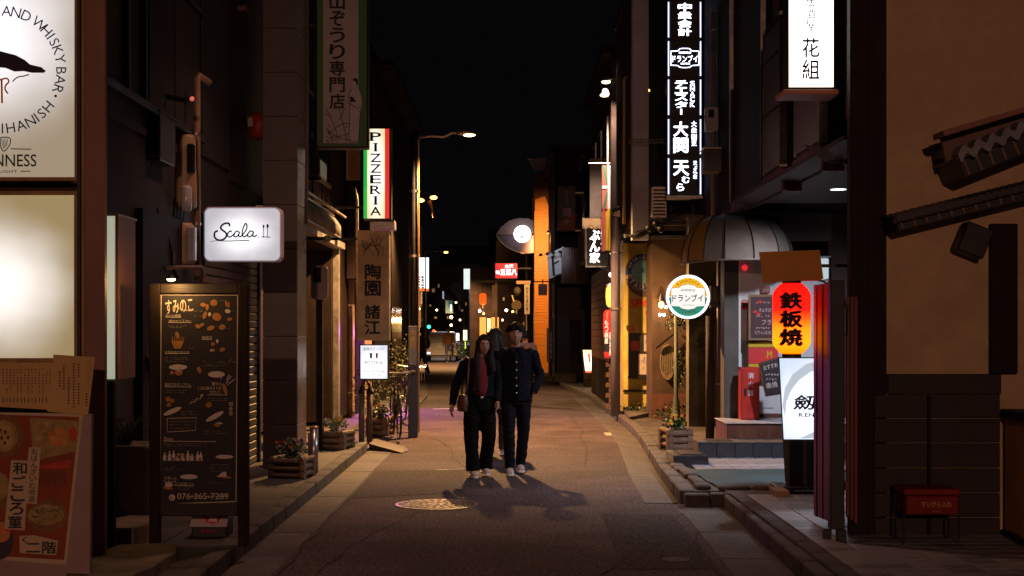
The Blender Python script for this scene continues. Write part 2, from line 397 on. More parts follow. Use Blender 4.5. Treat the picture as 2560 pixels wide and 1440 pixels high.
# ---------------------------------------------------------------- ground, road, pavements
RK = [(1.58, 13.2), (1.66, 15.9), (1.84, 20), (1.89, 22.4), (1.86, 28), (1.80, 33), (1.35, 40), (.89, 47), (.1, 58), (-.9, 72), (-2.2, 90)]
LK = [(-1.95, -8), (-1.95, 19), (-1.93, 26), (-2.05, 34), (-2.7, 44), (-3.6, 56), (-4.6, 72), (-5.8, 90)]
struct('ground', MB().quad((-80, -30, -.02), (80, -30, -.02), (80, 220, -.02), (-80, 220, -.02)), M_pave)
rd = MB()
def xat(pts, y):
    if y <= pts[0][1]: return pts[0][0]
    for (a, b), (c, d) in zip(pts, pts[1:]):
        if b <= y <= d: return a + (c - a) * (y - b) / (d - b)
    return pts[-1][0]
ys = [-10, 0, 6, 9, 13, 13.2, 15.9, 18, 19, 20, 22.4, 26, 28, 31, 34, 37, 40, 44, 47, 52, 58, 65, 72, 80, 90, 150]
RR = [(1.84, -10), (1.84, 6), (1.93, 13.0)] + RK
for y0, y1 in zip(ys, ys[1:]):
    rd.quad((xat(LK, y0) - .1, y0, 0), (xat(RR, y0) + .25, y0, 0), (xat(RR, y1) + .25, y1, 0), (xat(LK, y1) - .1, y1, 0))
struct('road', rd, M_asph)

def along(name, pts, ln, x0, x1, z0, z1, m, parent, gap=.008, jit=.004, ymax=999):
    q = MB().box(x0, x1, 0, ln - gap, z0, z1, b=.012); me = bpy.data.meshes.new(name); me.from_pydata(q.v, [], q.f); me.materials.append(m)
    for a, b in zip(pts, pts[1:]):
        a = Vector((*a, 0)); b = Vector((*b, 0)); d = b - a; n = max(1, round(d.length / ln)); k = d.length / n / ln
        for i in range(n):
            p = a + d * (i / n)
            if p.y > ymax: return
            o = bpy.data.objects.new(name, me); link(o, parent); o.location = p + Vector((random.uniform(-jit, jit), 0, random.uniform(-jit, jit))) - OFF[parent]
            o.rotation_euler = (0, 0, math.atan2(d.y, d.x) - math.pi / 2 + random.uniform(-.003, .003)); o.scale = (1, k, 1); OFF[o] = Vector()
pvl = MB().box(-9, -2.075, -8, 18.95, -.015, .11)
pl = struct('pavement_left', pvl, M_pave)
kl = struct('kerb_left', MB().box(-2.07, -1.955, -8, 6, 0, .12), M_kerb)
along('kerb_stone', [(-1.95, 6.5), (-1.95, 18.9)], .62, -.125, 0, -.01, .125, M_kerb, kl)
gl = struct('gutter_left', MB().box(-1.945, -1.62, -8, 6.4, -.01, .004), M_conc)
along('gutter_slab', [(-1.945, 6.5), (-1.945, 19.7)], 1.2, 0, .34, -.02, .007, M_conc, gl, gap=.012, jit=.002)
pbl = MB()
for y0, y1 in zip((19.0, 26, 34, 44, 56, 72), (26, 34, 44, 56, 72, 90)):
    pbl.zprism([(xat(LK, y0) - 6, y0), (xat(LK, y0), y0), (xat(LK, y1), y1), (xat(LK, y1) - 6, y1)], -.01, .03)
struct('pavement_left_far', pbl, M_pave)
# left paving slabs, picked apart near the camera
bx = []
for iy in range(11):
    for ix in range(3):
        y0 = 9.0 + iy * .9; x1 = -2.08 - ix * .42
        bx.append((x1 - .412, x1, y0, y0 + .89, .108, .118 + random.uniform(-.002, .002)))
pieces('paving_slab', bx, M_pave, pl, b=.004)

# right side: pavement pieces
pvr = MB()
K = [(1.72, 13.3)] + [(x + .14, y) for x, y in RK[1:]]
for a, b in zip(K, K[1:]):
    pvr.zprism([(a[0], a[1]), (a[0] + 6, a[1]), (b[0] + 6, b[1]), (b[0], b[1])], -.015, .11 if a[1] < 40 else .08)
pr = struct('pavement_right', pvr, M_pave)
kr = struct('kerb_right', MB().box(1.86, 1.98, -8, 6, 0, .12), M_kerb)
along('kerb_stone', [(1.86, 6.1), (1.95, 12.9)], .62, 0, .13, -.01, .125, M_kerb, kr)
along('kerb_stone', RK[:7], .62, 0, .14, -.01, .125, M_kerb, kr, ymax=42)
along('kerb_stone', [(2.08, 13.1), (1.6, 13.1)], .24, -.13, 0, -.01, .12, M_kerb, kr)
gr = struct('gutter_right', MB().box(1.5, 1.85, -8, 6, -.01, .004), M_conc)
along('gutter_slab', [(1.855, 6.1), (1.945, 12.6)], 1.2, -.42, -.005, -.02, .007, M_conc, gr, gap=.012, jit=.002)
along('gutter_slab', RK[:6], 1.2, -.33, -.005, -.02, .007, M_conc, gr, gap=.012, jit=.002)
along('gutter_slab', [(1.5, 12.72), (1.95, 12.72)], .45, 0, .28, -.02, .0065, M_conc, gr, gap=.012, jit=.002)
fr_ = struct('forecourt', MB().box(2.0, 8, -8, 13.25, -.015, .13), M_pave)
bx = []
yy = 7.4
while yy < 12.6:
    for k in range(9):
        x0 = 2.13 + k * .2
        bx.append((x0, x0 + .192, yy, yy + .163, .12, .152, M_tile2 if random.random() < .3 else M_tile))
    yy += .17
pieces('floor_tile', bx, M_tile, fr_, b=.003)
# border stones of the tiled forecourt
bx = [(2.0, 2.12, 7.4 + i * .5, 7.4 + i * .5 + .49, .12, .148) for i in range(11)]
pieces('border_stone', bx, M_kerb, fr_, b=.01)

# manhole cover with cast radial ornament
M_cast = mat('cast_iron_pale', (.26, .20, .13), rough=.4, metal=.15, scale=14, var=.3, bump=.2)
M_cast2 = mat('cast_iron_dark', (.05, .04, .035), rough=.6, scale=14, var=.3, bump=.1)
mc = W(1092, 1262, 13.12); mc.z = 0
mh = thing('manhole_cover', 'round pale cast iron manhole cover with rings and rays in the asphalt', 'manhole cover', mc)
part('rim', MB().lathe([(.39, .0), (.39, .008), (.36, .009), (.36, 0)], mc, 48), M_cast, mh)
part('plate', MB().lathe([(.355, -.003), (.355, .006)], mc, 48), M_cast2, mh)
rl = MB()
def arcbar(mb, c, r0, r1, a0, a1, z0, z1, n=3):
    vs = []
    for i in range(n + 1):
        a = a0 + (a1 - a0) * i / n
        for r in (r0, r1):
            for z in (z0, z1): vs.append((c[0] + r * math.cos(a), c[1] + r * math.sin(a), z))
    fs = []
    for i in range(n):
        b = i * 4; fs += [(b + 1, b + 3, b + 7, b + 5), (b, b + 1, b + 5, b + 4), (b + 2, b + 6, b + 7, b + 3)]
    fs += [(0, 2, 3, 1), (n * 4, n * 4 + 1, n * 4 + 3, n * 4 + 2)]
    mb.add(vs, fs)
for r0, r1, n, fr in ((.02, .085, 5, .6), (.115, .14, 8, .7), (.17, .25, 20, .42), (.265, .28, 1, 1), (.30, .34, 24, .5)):
    for k in range(n):
        a = 2 * math.pi * (k + .15) / n; arcbar(rl, mc, r0, r1, a, a + 2 * math.pi / n * fr, .005, .0105, 3 if n > 1 else 48)
part('relief', rl, M_cast, mh)
c2 = W(1690, 1402, 10.0); c2.z = 0
tag(part('valve_cover', MB().lathe([(.10, 0), (.10, .006), (.085, .006), (.083, .004), (.03, .004), (.028, .007)], c2, 24), M_cast2), 'small oval looking steel valve lid in the road near the right kerb', 'valve cover')
# road marks and a steel ramp plate at the kerb end
mk = MB(); mk.quad((-1.62, 28.6, .004), (-.9, 28.9, .004), (-.9, 29.15, .004), (-1.62, 28.85, .004)); mk.quad((1.45, 21.6, .0045), (1.75, 21.6, .0045), (1.75, 22.2, .0045), (1.45, 22.2, .0045))
struct('road_marking', mk, mat('worn_paint', (.30, .27, .24), rough=.8, var=.3, bump=.3))
rp = MB().zprism([(-1.93, 18.9), (-1.45, 18.5), (-1.4, 18.9), (-1.5, 19.5), (-1.93, 19.8)], [0, 0, 0, 0, 0], [.10, .012, .012, .012, .10])
tag(part('ramp_plate', rp, mat('rusty_plate', (.05, .034, .024), rough=.6, scale=8, var=.4, bump=.3)), 'brown sloping ramp plate at the end of the left kerb', 'ramp')
cr = MB()
for i in range(2):
    stp = [(-.4 + i * 1.0, 30 - i * 8, .0035)]
struct('road_patch', MB().quad((-.9, 16.3, .0038), (1.2, 17.3, .0038), (1.25, 17.33, .0038), (-.9, 16.34, .0038)), M_cast2)

M_crack = mat('crack_dark', (.018, .014, .013), rough=.95, var=.2, bump=0)
random.seed(21)
def crack(x, y, dx, dy, n, w=.006):
    q = MB(); p = Vector((x, y)); vs = []
    for i in range(n + 1):
        ww = w * random.uniform(.4, 1.2); d = Vector((-dy, dx)).normalized(); vs += [(p.x - d.x * ww, p.y - d.y * ww, .0042), (p.x + d.x * ww, p.y + d.y * ww, .0042)]
        p = p + Vector((dx, dy)) / n + Vector((random.uniform(-.04, .04), random.uniform(-.04, .04)))
    q.add(vs, [(2 * i, 2 * i + 2, 2 * i + 3, 2 * i + 1) for i in range(n)]); struct('road_crack', q, M_crack)
crack(-1.4, 8.6, .9, 5.2, 26); crack(.6, 9.4, 1.0, 3.3, 18); crack(-.2, 14.5, -.8, 6.5, 26); crack(.9, 17, .2, 9, 26, .008); crack(-1.5, 12.3, 1.4, .5, 10); crack(1.42, 8.5, .02, 4.4, 20, .008); crack(-1.6, 8.0, .02, 11, 40, .009); crack(-.9, 22.5, 2.5, .8, 14, .01)
M_patch = mat('asphalt_patch', (.055, .045, .045), rough=.9, scale=3, var=.3, bump=1.0, fine=70, spec=.2, speck=.7, speck_s=30)
struct('road_patch', MB().quad((.75, 9.6, .0031), (1.42, 9.6, .0031), (1.42, 12.4, .0031), (.8, 12.5, .0031)), M_patch)
struct('road_patch', MB().quad((-1.58, 13.6, .0031), (-.5, 14.1, .0031), (-.55, 16.4, .0031), (-1.58, 16.2, .0031)), M_patch)
# ================================================================= LEFT SIDE
def wall_part(name, X0, X1, Y0, Y1, Z0, Z1, m, parent, **k): return part(name, MB().box(X0, X1, Y0, Y1, Z0, Z1), m, parent, **k)

# --- nearest building with the big sign bays
b1 = thing('shop_building', 'dark shop building at the left edge behind the whisky bar sign', 'building', (-3.6, 9.2, .11))
wall_part('wall', -6, -2.965, 9.35, 16.55, .1, 6.6, M_wallA, b1)
wall_part('pillar', wx(205, 9), wx(262, 9), 9.0, 9.05, .11, 6.6, M_rcol, b1, label='red brown corner pillar')
wall_part('edge_strip', wx(196, 9), wx(205, 9) - .002, 8.97, 9.04, .11, 6.6, M_blackp, b1)
wall_part('gold_strip', wx(205, 9) + .002, wx(213, 9), 8.985, 8.998, .11, 6.6, M_brass, b1)
wall_part('wall', -6, wx(190, 9), 9.2, 9.33, .11, 6.6, M_wallB, b1)
# panelled upper cladding and ledges
for i, (ya, yb) in enumerate(((10.2, 11.3), (11.35, 12.2), (12.25, 13.2), (13.3, 14.6), (14.65, 16.5))):
    wall_part('cladding_panel', -2.965, -2.945 + .005 * (i % 2), ya, yb, 3.2 + .1 * (i % 2), 6.5, M_wallA if i % 2 else M_wallB, b1)
wall_part('ledge', -2.965, -2.86, 9.9, 13.1, 3.38, 3.44, M_dark, b1)
wall_part('ledge', -2.965, -2.9, 9.9, 13.1, 4.6, 4.64, M_dark, b1)
for yy in (10.6, 11.1): part('post', MB().box(-2.95, -2.9, yy, yy + .05, 3.45, 6.5), M_dark, b1)
# shutter: every slat
sh = thing('roller_shutter', 'closed brown ribbed roller shutter behind the chalk menu board', 'shutter', (-2.93, 14.6, .11))
bx = [(-2.955, -2.925, 13.3, 16.1, .13 + i * .085, .13 + i * .085 + .078) for i in range(27)]
pieces('slat', bx, M_shut, sh, b=.012)
part('guide_rail', MB().box(-2.96, -2.9, 16.1, 16.2, .11, 2.5, b=.005), M_dark, sh); part('guide_rail', MB().box(-2.96, -2.9, 13.2, 13.3, .11, 2.5, b=.005), M_dark, sh)
part('shutter_box', MB().box(-2.96, -2.82, 13.2, 16.2, 2.44, 2.75, b=.01), M_wallB, sh)
wall_part('dark_door', -2.96, -2.9, 11.0, 13.15, .11, 2.6, M_wood, b1)

# --- big backlit bar sign
Yb = 9.0
E_sign1 = emat('whisky_sign_face', (.97, .96, 1), 1.2, edge=(.9, .76, .52), es=.26, cen=(.42, 0, .62), rad=(.95, .68))
E_sign2 = emat('blank_sign_face', (1, .95, .90), 1.15, edge=(.62, .50, .22), es=.36, cen=(.56, 0, .44), rad=(.62, .66))
s1 = lightbox('hanging_sign', 'large backlit white bar sign with ring of blue lettering and a black bird', 'sign', Yb, -260, -160, 196, 452, .18, E_sign1, M_brass, 9)
# circular lettering
lt = MB(); cxr, cyr, R = 6, 174, 147
def ring(ch, deg, inward=False, hh=30, ww=21):
    a = math.radians(deg); x = cxr + R * math.cos(a); y = cyr - R * math.sin(a)
    w2 = 40
    fit(lt, ch, Yb - .008, x - w2 / 2, y - hh * .42, x + w2 / 2, y + hh * .42, keep=True, rot=(a - math.pi / 2 if not inward else a + math.pi / 2))
for ch, d in zip('ANDWHISKYBAR', (86, 76.5, 66, 51, 41.5, 34.5, 28, 19.5, 10.5, -1, -10, -19.5)): ring(ch, d)
flat(lt, ell(139, 240, 3.5, 3.5), Yb - .008)
for ch, d in zip('HSINAHI', (-39, -48, -54.5, -61.5, -71.5, -82, -90)): ring(ch, d, True)
part('ring_lettering', lt, mat('ring_blue', (.03, .05, .22), rough=.6, var=.1, bump=0), s1)
bd = MB(); flat(bd, [(-60, 150), (-30, 120), (2, 128), (40, 138), (62, 150), (75, 161), (104, 168), (109, 173), (115, 177), (110, 182), (80, 182), (60, 178), (36, 179), (14, 170), (-10, 168)], Yb - .0085)
stroke(bd, [(73, 186), (60, 190), (44, 193), (31, 204)], 3, Yb - .0085)
part('bird_picture', bd, mat('bird_black', (.02, .012, .03), rough=.6, var=.2, bump=0), s1)
bl = MB(); stroke(bl, [(-2, 200), (16, 196), (22, 204), (14, 214), (13, 224), (20, 234)], 4, Yb - .0085); stroke(bl, [(4, 200), (5, 258)], 5, Yb - .0085)
part('leg_picture', bl, mat('orange_ink', (.7, .2, .03), rough=.6, var=.1, bump=0), s1)
gi = MB(); fit(gi, 'GUINNESS', Yb - .008, -78, 386, 91, 416, bold=.01); fit(gi, 'DRAUGHT', Yb - .008, -34, 425, 43, 432); stroke(gi, [(27, 372), (78, 373)], 2.4, Yb - .008); stroke(gi, [(51, 428), (76, 428)], 2.2, Yb - .008)
stroke(gi, [(0, 345), (10, 343), (25, 346), (24, 362), (10, 378), (2, 366), (0, 345)], 2.5, Yb - .008)
for k in range(5): stroke(gi, [(3 + k * 4, 347), (9 + k * 2, 372 - k * 2)], 1.3, Yb - .008)
part('maker_lettering', gi, M_ink, s1)
s2 = lightbox('blank_light_sign', 'large blank cream backlit sign box below the whisky bar sign', 'sign', Yb, -260, 478, 196, 905, .18, E_sign2, M_brass, 10)

# --- poster board on its easel in the corner
Yp = 8.35
pb = thing('poster_board', 'standing board with orange food poster and brush lettering at bottom left', 'poster board', (wx(100, Yp), Yp, .11))
part('board', MB().prism([(wx(-120, Yp), wz(1030, Yp)), (wx(228, Yp), wz(1036, Yp)), (wx(222, Yp), wz(1560, Yp)), (wx(-120, Yp), wz(1560, Yp))], Yp + .004, Yp + .05), mat('mauve_board', (.30, .20, .19), rough=.6, scale=3, var=.15, bump=.05), pb)
fl = MB(); flat(fl, [(-110, 1028), (208, 1036), (166, 1412), (-110, 1392)], Yp); part('poster_paper', fl, mat('poster_border', (.48, .36, .24), rough=.7, scale=3, var=.08, bump=.02), pb)
fl = MB(); flat(fl, [(-105, 1034), (198, 1042), (160, 1400), (-105, 1384)], Yp - .002); part('poster_ground', fl, mat('poster_orange', (.26, .045, .008), rough=.7, scale=2, var=.35, bump=.02), pb)
pc = {'dish_brown': (.20, .09, .03), 'dish_straw': (.32, .22, .07), 'food_yellow': (.45, .26, .08), 'food_orange': (.55, .20, .05), 'dish_shade': (.05, .03, .04), 'food_red': (.5, .05, .02)}
for k, v in pc.items(): mat(k, v, rough=.7, scale=18, var=.35, bump=.02)
def pic(polys, m, dy, nm='dish_picture'):
    q = MB()
    for p in polys: flat(q, p, Yp - dy)
    part(nm, q, MATS[m], pb)
pic([ell(0, 1090, 60, 55), ell(-10, 1230, 40, 48), ell(118, 1290, 52, 42), ], 'dish_brown', .003)
pic([[(74, 1045), (198, 1052), (190, 1128), (84, 1152)]], 'dish_straw', .003)
pic([ell(5, 1090, 40, 40), ell(-5, 1215, 28, 35), ell(115, 1287, 46, 26)], 'dish_straw', .0036)
pic([[(118, 1080), (150, 1066), (170, 1080), (165, 1112), (130, 1118)], ell(4, 1330, 22, 26)], 'food_orange', .0042)
pic([ell(108, 1068, 22, 14), ell(98, 1092, 12, 10), ell(10, 1092, 26, 28)], 'food_yellow', .0040)
pic([ell(182, 1085, 10, 20), [(88, 1165), (180, 1150), (176, 1170), (86, 1172)], ell(20, 1320, 12, 9)], 'food_red', .0044)
pic([ell(-2, 1350, 36, 50)], 'dish_shade', .0032)
pic([ell(a, b, 3.5, 5) for a, b in ((0, 1075), (14, 1080), (20, 1094), (4, 1095), (12, 1108), (-4, 1108))], 'dish_shade', .0048)
q = MB()
for i in range(9): stroke(q, [(95 + i * 8, 1180), (100 + i * 8, 1215)], 2, Yp - .004, False)
for i in range(14):
    a = random.uniform(0, 6.28); x = 115 + 30 * math.cos(a); y = 1288 + 15 * math.sin(a); stroke(q, [(x, y), (x + random.uniform(-14, 14), y + random.uniform(-9, 9)), (x + random.uniform(-18, 18), y + random.uniform(-9, 9))], 1.6, Yp - .0045)
for i in range(8): stroke(q, [(90 + i * 6, 1060 + random.uniform(-6, 6)), (100 + i * 5, 1075), (96 + i * 6, 1090)], 1.3, Yp - .0046)
part('picture_lines', q, MATS['dish_shade'], pb)
M_lab = mat('label_paper', (.50, .36, .22), rough=.7, scale=5, var=.06, bump=.01)
q = MB(); flat(q, [(72, 1118), (102, 1119), (92, 1260), (62, 1258)], Yp - .005); flat(q, [(28, 1150), (72, 1152), (62, 1326), (10, 1322)], Yp - .0052); flat(q, [(48, 1340), (86, 1338), (145, 1352), (140, 1388), (50, 1382)], Yp - .005)
part('name_label', q, M_lab, pb)
q = MB(); vtext(q, 'おばんざいと地酒', Yp - .006, 87, 1120, 1256, 16, bold=.01, dx=-1.2); vtext(q, '和ごころ菫', Yp - .0065, 50, 1154, 1322, 34, bold=.03, dx=-3)
fit(q, 'く', Yp - .006, 55, 1342, 68, 1358, bold=.04); fit(q, '二階', Yp - .006, 66, 1354, 140, 1384, bold=.03)
part('brush_lettering', q, M_ink, pb)
mp1 = MB(); flat(mp1, [(-110, 905), (134, 906), (124, 1022), (-110, 1008)], Yp - .02)
q = MB().prism([(wx(-110, Yp), wz(904, Yp)), (wx(136, Yp), wz(906, Yp)), (wx(126, Yp), wz(1024, Yp)), (wx(-110, Yp), wz(1010, Yp))], Yp - .022, Yp - .019)
m1 = tag(part('menu_sheet', q, M_paper), 'wide cream handwritten menu sheet clipped over the food poster', 'menu')
q = MB()
for c in range(14):
    x = 8 + c * 9; y = 922
    for r in range(9 if c % 3 else 6):
        if random.random() > .1: stroke(q, [(x + random.uniform(-2, 2), y), (x + random.uniform(-2, 2), y + 4)], 1.5, Yp - .0235, False); stroke(q, [(x - 2, y + 2), (x + 2, y + 2)], 1, Yp - .0235, False)
        y += 7
    stroke(q, [(x, 994), (x, 1006)], 2, Yp - .0235, False)
part('menu_writing', q, M_ink, m1)
q = MB().prism([(wx(138, Yp), wz(886, Yp)), (wx(241, Yp), wz(893, Yp)), (wx(224, Yp), wz(1037, Yp)), (wx(122, Yp), wz(1028, Yp))], Yp - .03, Yp - .027)
m2 = tag(part('menu_sheet', q, M_paper), 'smaller tilted cream menu sheet overlapping the right end of the wide menu', 'menu')
q = MB()
for c, (x, y0_, n) in enumerate(((150, 930, 6), (160, 915, 9), (172, 945, 10), (185, 910, 7), (185, 960, 9), (197, 912, 5), (197, 960, 8), (217, 985, 5))):
    for r in range(n):
        stroke(q, [(x - 3, y0_ + r * 7), (x + 2, y0_ + r * 7)], 2, Yp - .0315, False); stroke(q, [(x, y0_ + r * 7 - 2), (x - 1, y0_ + r * 7 + 3)], 1.4, Yp - .0315, False)
part('menu_writing', q, M_ink, m2)
q = MB(); vtext(q, '本日おでん', Yp - .0315, 222, 902, 965, 12); part('orange_heading', q, M_chalko, m2)
for x in (45, 93):
    tag(part('binder_clip', MB().tube([W(x - 4, 908, Yp - .03), W(x - 3, 897, Yp - .03), W(x + 3, 897, Yp - .03), W(x + 4, 908, Yp - .03)], .002, 6), M_steel), ('wire clip holding the top of the wide menu sheet, left one' if x == 45 else 'wire clip holding the top of the wide menu sheet, right one'), 'clip', 'wire clips on the menu')

# --- narrow white light box beside the pillar
nb = thing('narrow_light_box', 'narrow upright white light box fixed beside the red brown pillar', 'light box', (wx(275, 10), 10, wz(950, 10)))
part('panel', MB().box(wx(256, 10), wx(288, 10), 10, 10.5, wz(948, 10), wz(540, 10), b=.01), emat('dim_lightbox', (.95, 1, .80), .36), nb)
part('frame', MB().box(wx(288, 10) + .001, wx(296, 10), 9.995, 10.45, wz(948, 10), wz(540, 10)), M_rcol, nb)
part('cap', MB().box(wx(256, 10), wx(296, 10), 9.99, 10.5, wz(540, 10) + .001, wz(534, 10)), M_cream, nb)

# --- timber low fence between pillar and planter
tf = thing('timber_screen', 'low screen of pale planks and dark posts beside the poster board', 'fence', (wx(250, 9.6), 9.6, .11))
part('post', MB().box(wx(263, 9.5), wx(291, 9.5), 9.42, 9.5, .11, wz(951, 9.5), b=.006), M_wood, tf)
part('top_rail', MB().box(wx(222, 9.6), wx(263, 9.6), 9.5, 9.58, wz(972, 9.6), wz(950, 9.6), b=.004), M_wood_h, tf)
bx = [(wx(222, 9.6), wx(266, 9.6), 9.52, 9.56, wz(1002 + i * 48, 9.6), wz(956 + i * 48, 9.6), M_plank if i < 5 else M_wood_h) for i in range(9) if i != 5]
pieces('plank', bx, M_plank, tf)

# --- plant pot with long leaves
pc_ = Vector((wx(318, 10.6), 10.6, .11)); zt = wz(1108, 10.6)
pt = thing('plant_pot', 'large pale round pot with thin arching leaves left of the menu board', 'potted plant', pc_)
part('pot', MB().lathe([(.12, 0), (.165, .05), (.20, .22), (.215, zt - .15), (.225, zt - .11), (.20, zt - .11), (.195, zt - .15), (.0, zt - .16)], pc_, 28), mat('pot_glaze', (.24, .19, .13), rough=.45, scale=8, var=.2, bump=.1), pt, smooth=True)
part('soil', MB().lathe([(.19, 0), (.19, .01)], pc_ + Vector((0, 0, zt - .16)), 20), M_soil, pt)
q = MB()
for i in range(70):
    a = random.uniform(0, 6.28); h = random.uniform(.15, .45); r = random.uniform(.1, .38); p = []
    for k in range(6):
        t = k / 5; p.append(pc_ + Vector((math.cos(a) * r * t, math.sin(a) * r * t * .7, zt - .15 + h * (t * 1.6 - t * t * 1.1))))
    u = Vector((-math.sin(a), math.cos(a), 0)) * .006
    vs = []
    for k, pp in enumerate(p): vs += [pp - u * (1 - k / 5.5), pp + u * (1 - k / 5.5)]
    q.add(vs, [(2 * k, 2 * k + 1, 2 * k + 3, 2 * k + 2) for k in range(5)])
part('leaves', q, M_leaf, pt, stuff=True)
# --- rough stepping stones
def rough(x0, x1, y0, y1, z0, z1, seed):
    random.seed(seed); n = 14; poly = []
    for k in range(n):
        a = 2 * math.pi * k / n; c, s = math.cos(a), math.sin(a); m = max(abs(c), abs(s)); j = random.uniform(.92, 1.03)
        poly.append(((x0 + x1) / 2 + c / m * (x1 - x0) / 2 * j, (y0 + y1) / 2 + s / m * (y1 - y0) / 2 * j))
    return MB().zprism(poly, z0, [z1 + random.uniform(-.01, .01) for _ in poly])
M_stone = mat('rough_stone', (.20, .15, .10), rough=.8, scale=5, var=.45, bump=.8, fine=25, dirt=.3)
tag(part('stone_slab', rough(-2.72, -2.2, 8.3, 9.5, .10, .19, 3), M_stone, bev=.01), 'rough wide stone step at the bottom left before the menu board', 'stone')
tag(part('stone_slab', rough(-2.95, -2.6, 9.75, 10.4, .10, .26, 4), M_stone, bev=.01), 'small thick stone block in front of the round plant pot', 'stone')
random.seed(11)

# --- meters, pipes, boxes and cables on the left wall
def meter(name, label, cat, x0, y0, x1, y1, Y, m, win):
    X0, X1, Z1, Z0 = wx(x0, Y), wx(x1, Y), wz(y0, Y), wz(y1, Y); xc = (X0 + X1) / 2; r = (X1 - X0) / 2; h = Z1 - Z0
    t = thing(name, label, cat, (xc, Y, Z0))
    part('casing', MB().lathe([(r * .86, 0), (r, .02), (r * 1.0, h * .35), (r * .92, h * .6), (r * .9, h - .03), (r * .8, h)], (xc, Y, Z0), 28, sy=.8), m, t, smooth=True)
    part('window', MB().box(*win[0:2], Y - r * .9, Y - r * .2, *win[2:4], b=.012), win[4], t)
    part('bracket', MB().box(-2.965, xc - .02, Y + r * .3, Y + r * .3 + .03, Z0 + h * .3, Z0 + h * .34), M_dark, t)
    return t
Ym = 12.4
g1 = meter('electric_meter', 'tall beige electric meter housing high on the left wall', 'meter', 428, 338, 492, 520, Ym, M_beige, (wx(473, Ym), wx(490, Ym), wz(437, Ym), wz(362, Ym), M_glass))
part('glass_flask', MB().lathe([(.02, 0), (.045, .02), (.05, .1), (.05, .2), (.04, .23)], W(466, 530, Ym - .12), 20), mat('flask', (.45, .42, .45), rough=.15, var=.1, bump=0), g1, smooth=True)
g2 = meter('electric_meter', 'squat beige electric meter housing above the clip lamp', 'meter', 417, 558, 488, 662, Ym, M_beige, (wx(474, Ym), wx(494, Ym), wz(655, Ym), wz(568, Ym), mat('meter_pane', (.35, .38, .5), rough=.2, var=.2, bump=0)))
def pipe(name, label, pts, r, m, group=None, n=10, clamps=(), cat='pipe', cm=None):
    t = thing(name, label, cat, tuple(pts[0]), group); part('tube', MB().tube(pts, r, n), m, t, smooth=True)
    for p in clamps: part('clamp', MB().tube([(p[0], p[1], p[2] - .012), (p[0], p[1], p[2] + .012)], r * 1.25, n), cm or M_steel, t)
    return t
P = lambda x, y, Y: W(x, y, Y)
pipe('drain_pipe', 'cream drain pipe running up the left wall beside the meters', [P(493, 700, 12.6), P(493, 196, 12.6), P(497, 188, 12.62), P(525, 208, 12.7)], .03, M_cream, clamps=[P(493, 335, 12.6), P(493, 560, 12.6)])
pipe('cable_duct', 'short thick brown conduit with black hose hanging below', [P(324, 810, 11.2), P(324, 535, 11.2)], .030, mat('mauve_pipe', (.26, .16, .14), rough=.4, scale=8, var=.2, bump=.02), clamps=[P(324, 770, 11.2), P(324, 650, 11.2), P(324, 550, 11.2)])
pipe('black_hose', 'black corrugated hose curving down behind the menu board', [P(322, 810, 11.2), P(326, 835, 11.2), P(338, 860, 11.15), P(356, 880, 11.1), P(372, 905, 11.1), P(380, 960, 11.1)], .022, M_cable, cat='hose')
pipe('grey_pipe', 'thin grey pipe turning right below the squat meter', [P(346, 490, 11.6), P(346, 660, 11.6), P(350, 669, 11.6), P(415, 670, 11.7), P(470, 668, 11.9), P(505, 668, 12), P(510, 675, 12), P(511, 712, 12)], .017, M_pvc, clamps=[P(346, 628, 11.6), P(511, 700, 12)], cm=M_brass)
for x in (415, 470): pipe('down_pipe', 'dark vertical service pipe high on the left wall, ' + ('left' if x == 415 else 'right') + ' of the pair', [P(x, 320, 13.2), P(x, -60, 13.2)], .035, mat('blue_black', (.02, .022, .035), rough=.4, var=.2, bump=0), group='dark service pipes', clamps=[P(x, 178, 13.2)], cm=M_brass)
jb = thing('junction_box', 'dark green grey metal box jutting from the left wall', 'box', P(345, 410, 11.5))
part('casing', MB().box(wx(300, 11.4), wx(402, 11.4), 11.4, 11.9, wz(400, 11.4), wz(283, 11.4), b=.01), mat('box_green', (.05, .05, .042), rough=.5, var=.2, scale=6, bump=.03), jb)
part('lid', MB().box(wx(352, 11.4), wx(404, 11.4), 11.36, 11.398, wz(402, 11.4), wz(281, 11.4), b=.006), mat('lid_dark', (.035, .03, .04), rough=.4, var=.2, bump=0), jb)
part('roof_plate', MB().box(wx(296, 11.4), wx(408, 11.4), 11.33, 11.92, wz(282, 11.4), wz(277, 11.4)), M_dark, jb)
part('trim', MB().box(wx(358, 11.35), wx(400, 11.35), 11.345, 11.358, wz(392, 11.35), wz(388, 11.35)), M_steel, jb)
sb = thing('signal_box', 'small beige box with a long arm on the dark left wall', 'box', P(365, 230, 12))
part('casing', MB().box(wx(354, 12), wx(376, 12), 11.95, 12.1, wz(230, 12), wz(195, 12), b=.008), M_beige, sb)
part('arm', MB().tube([P(362, 234, 12), P(420, 242, 11.9), P(465, 252, 11.8), P(478, 244, 11.8)], .022, 8), M_dark, sb)
part('red_eye', MB().sphere(P(480, 247, 11.75), .02, 8), emat('red_eye', (1, .2, .15), .6), sb, smooth=True)
cbn = thing('cable_bundle', 'tangle of loose dark cables hanging from the metal box to the meters', 'cables', P(390, 690, 11.8))
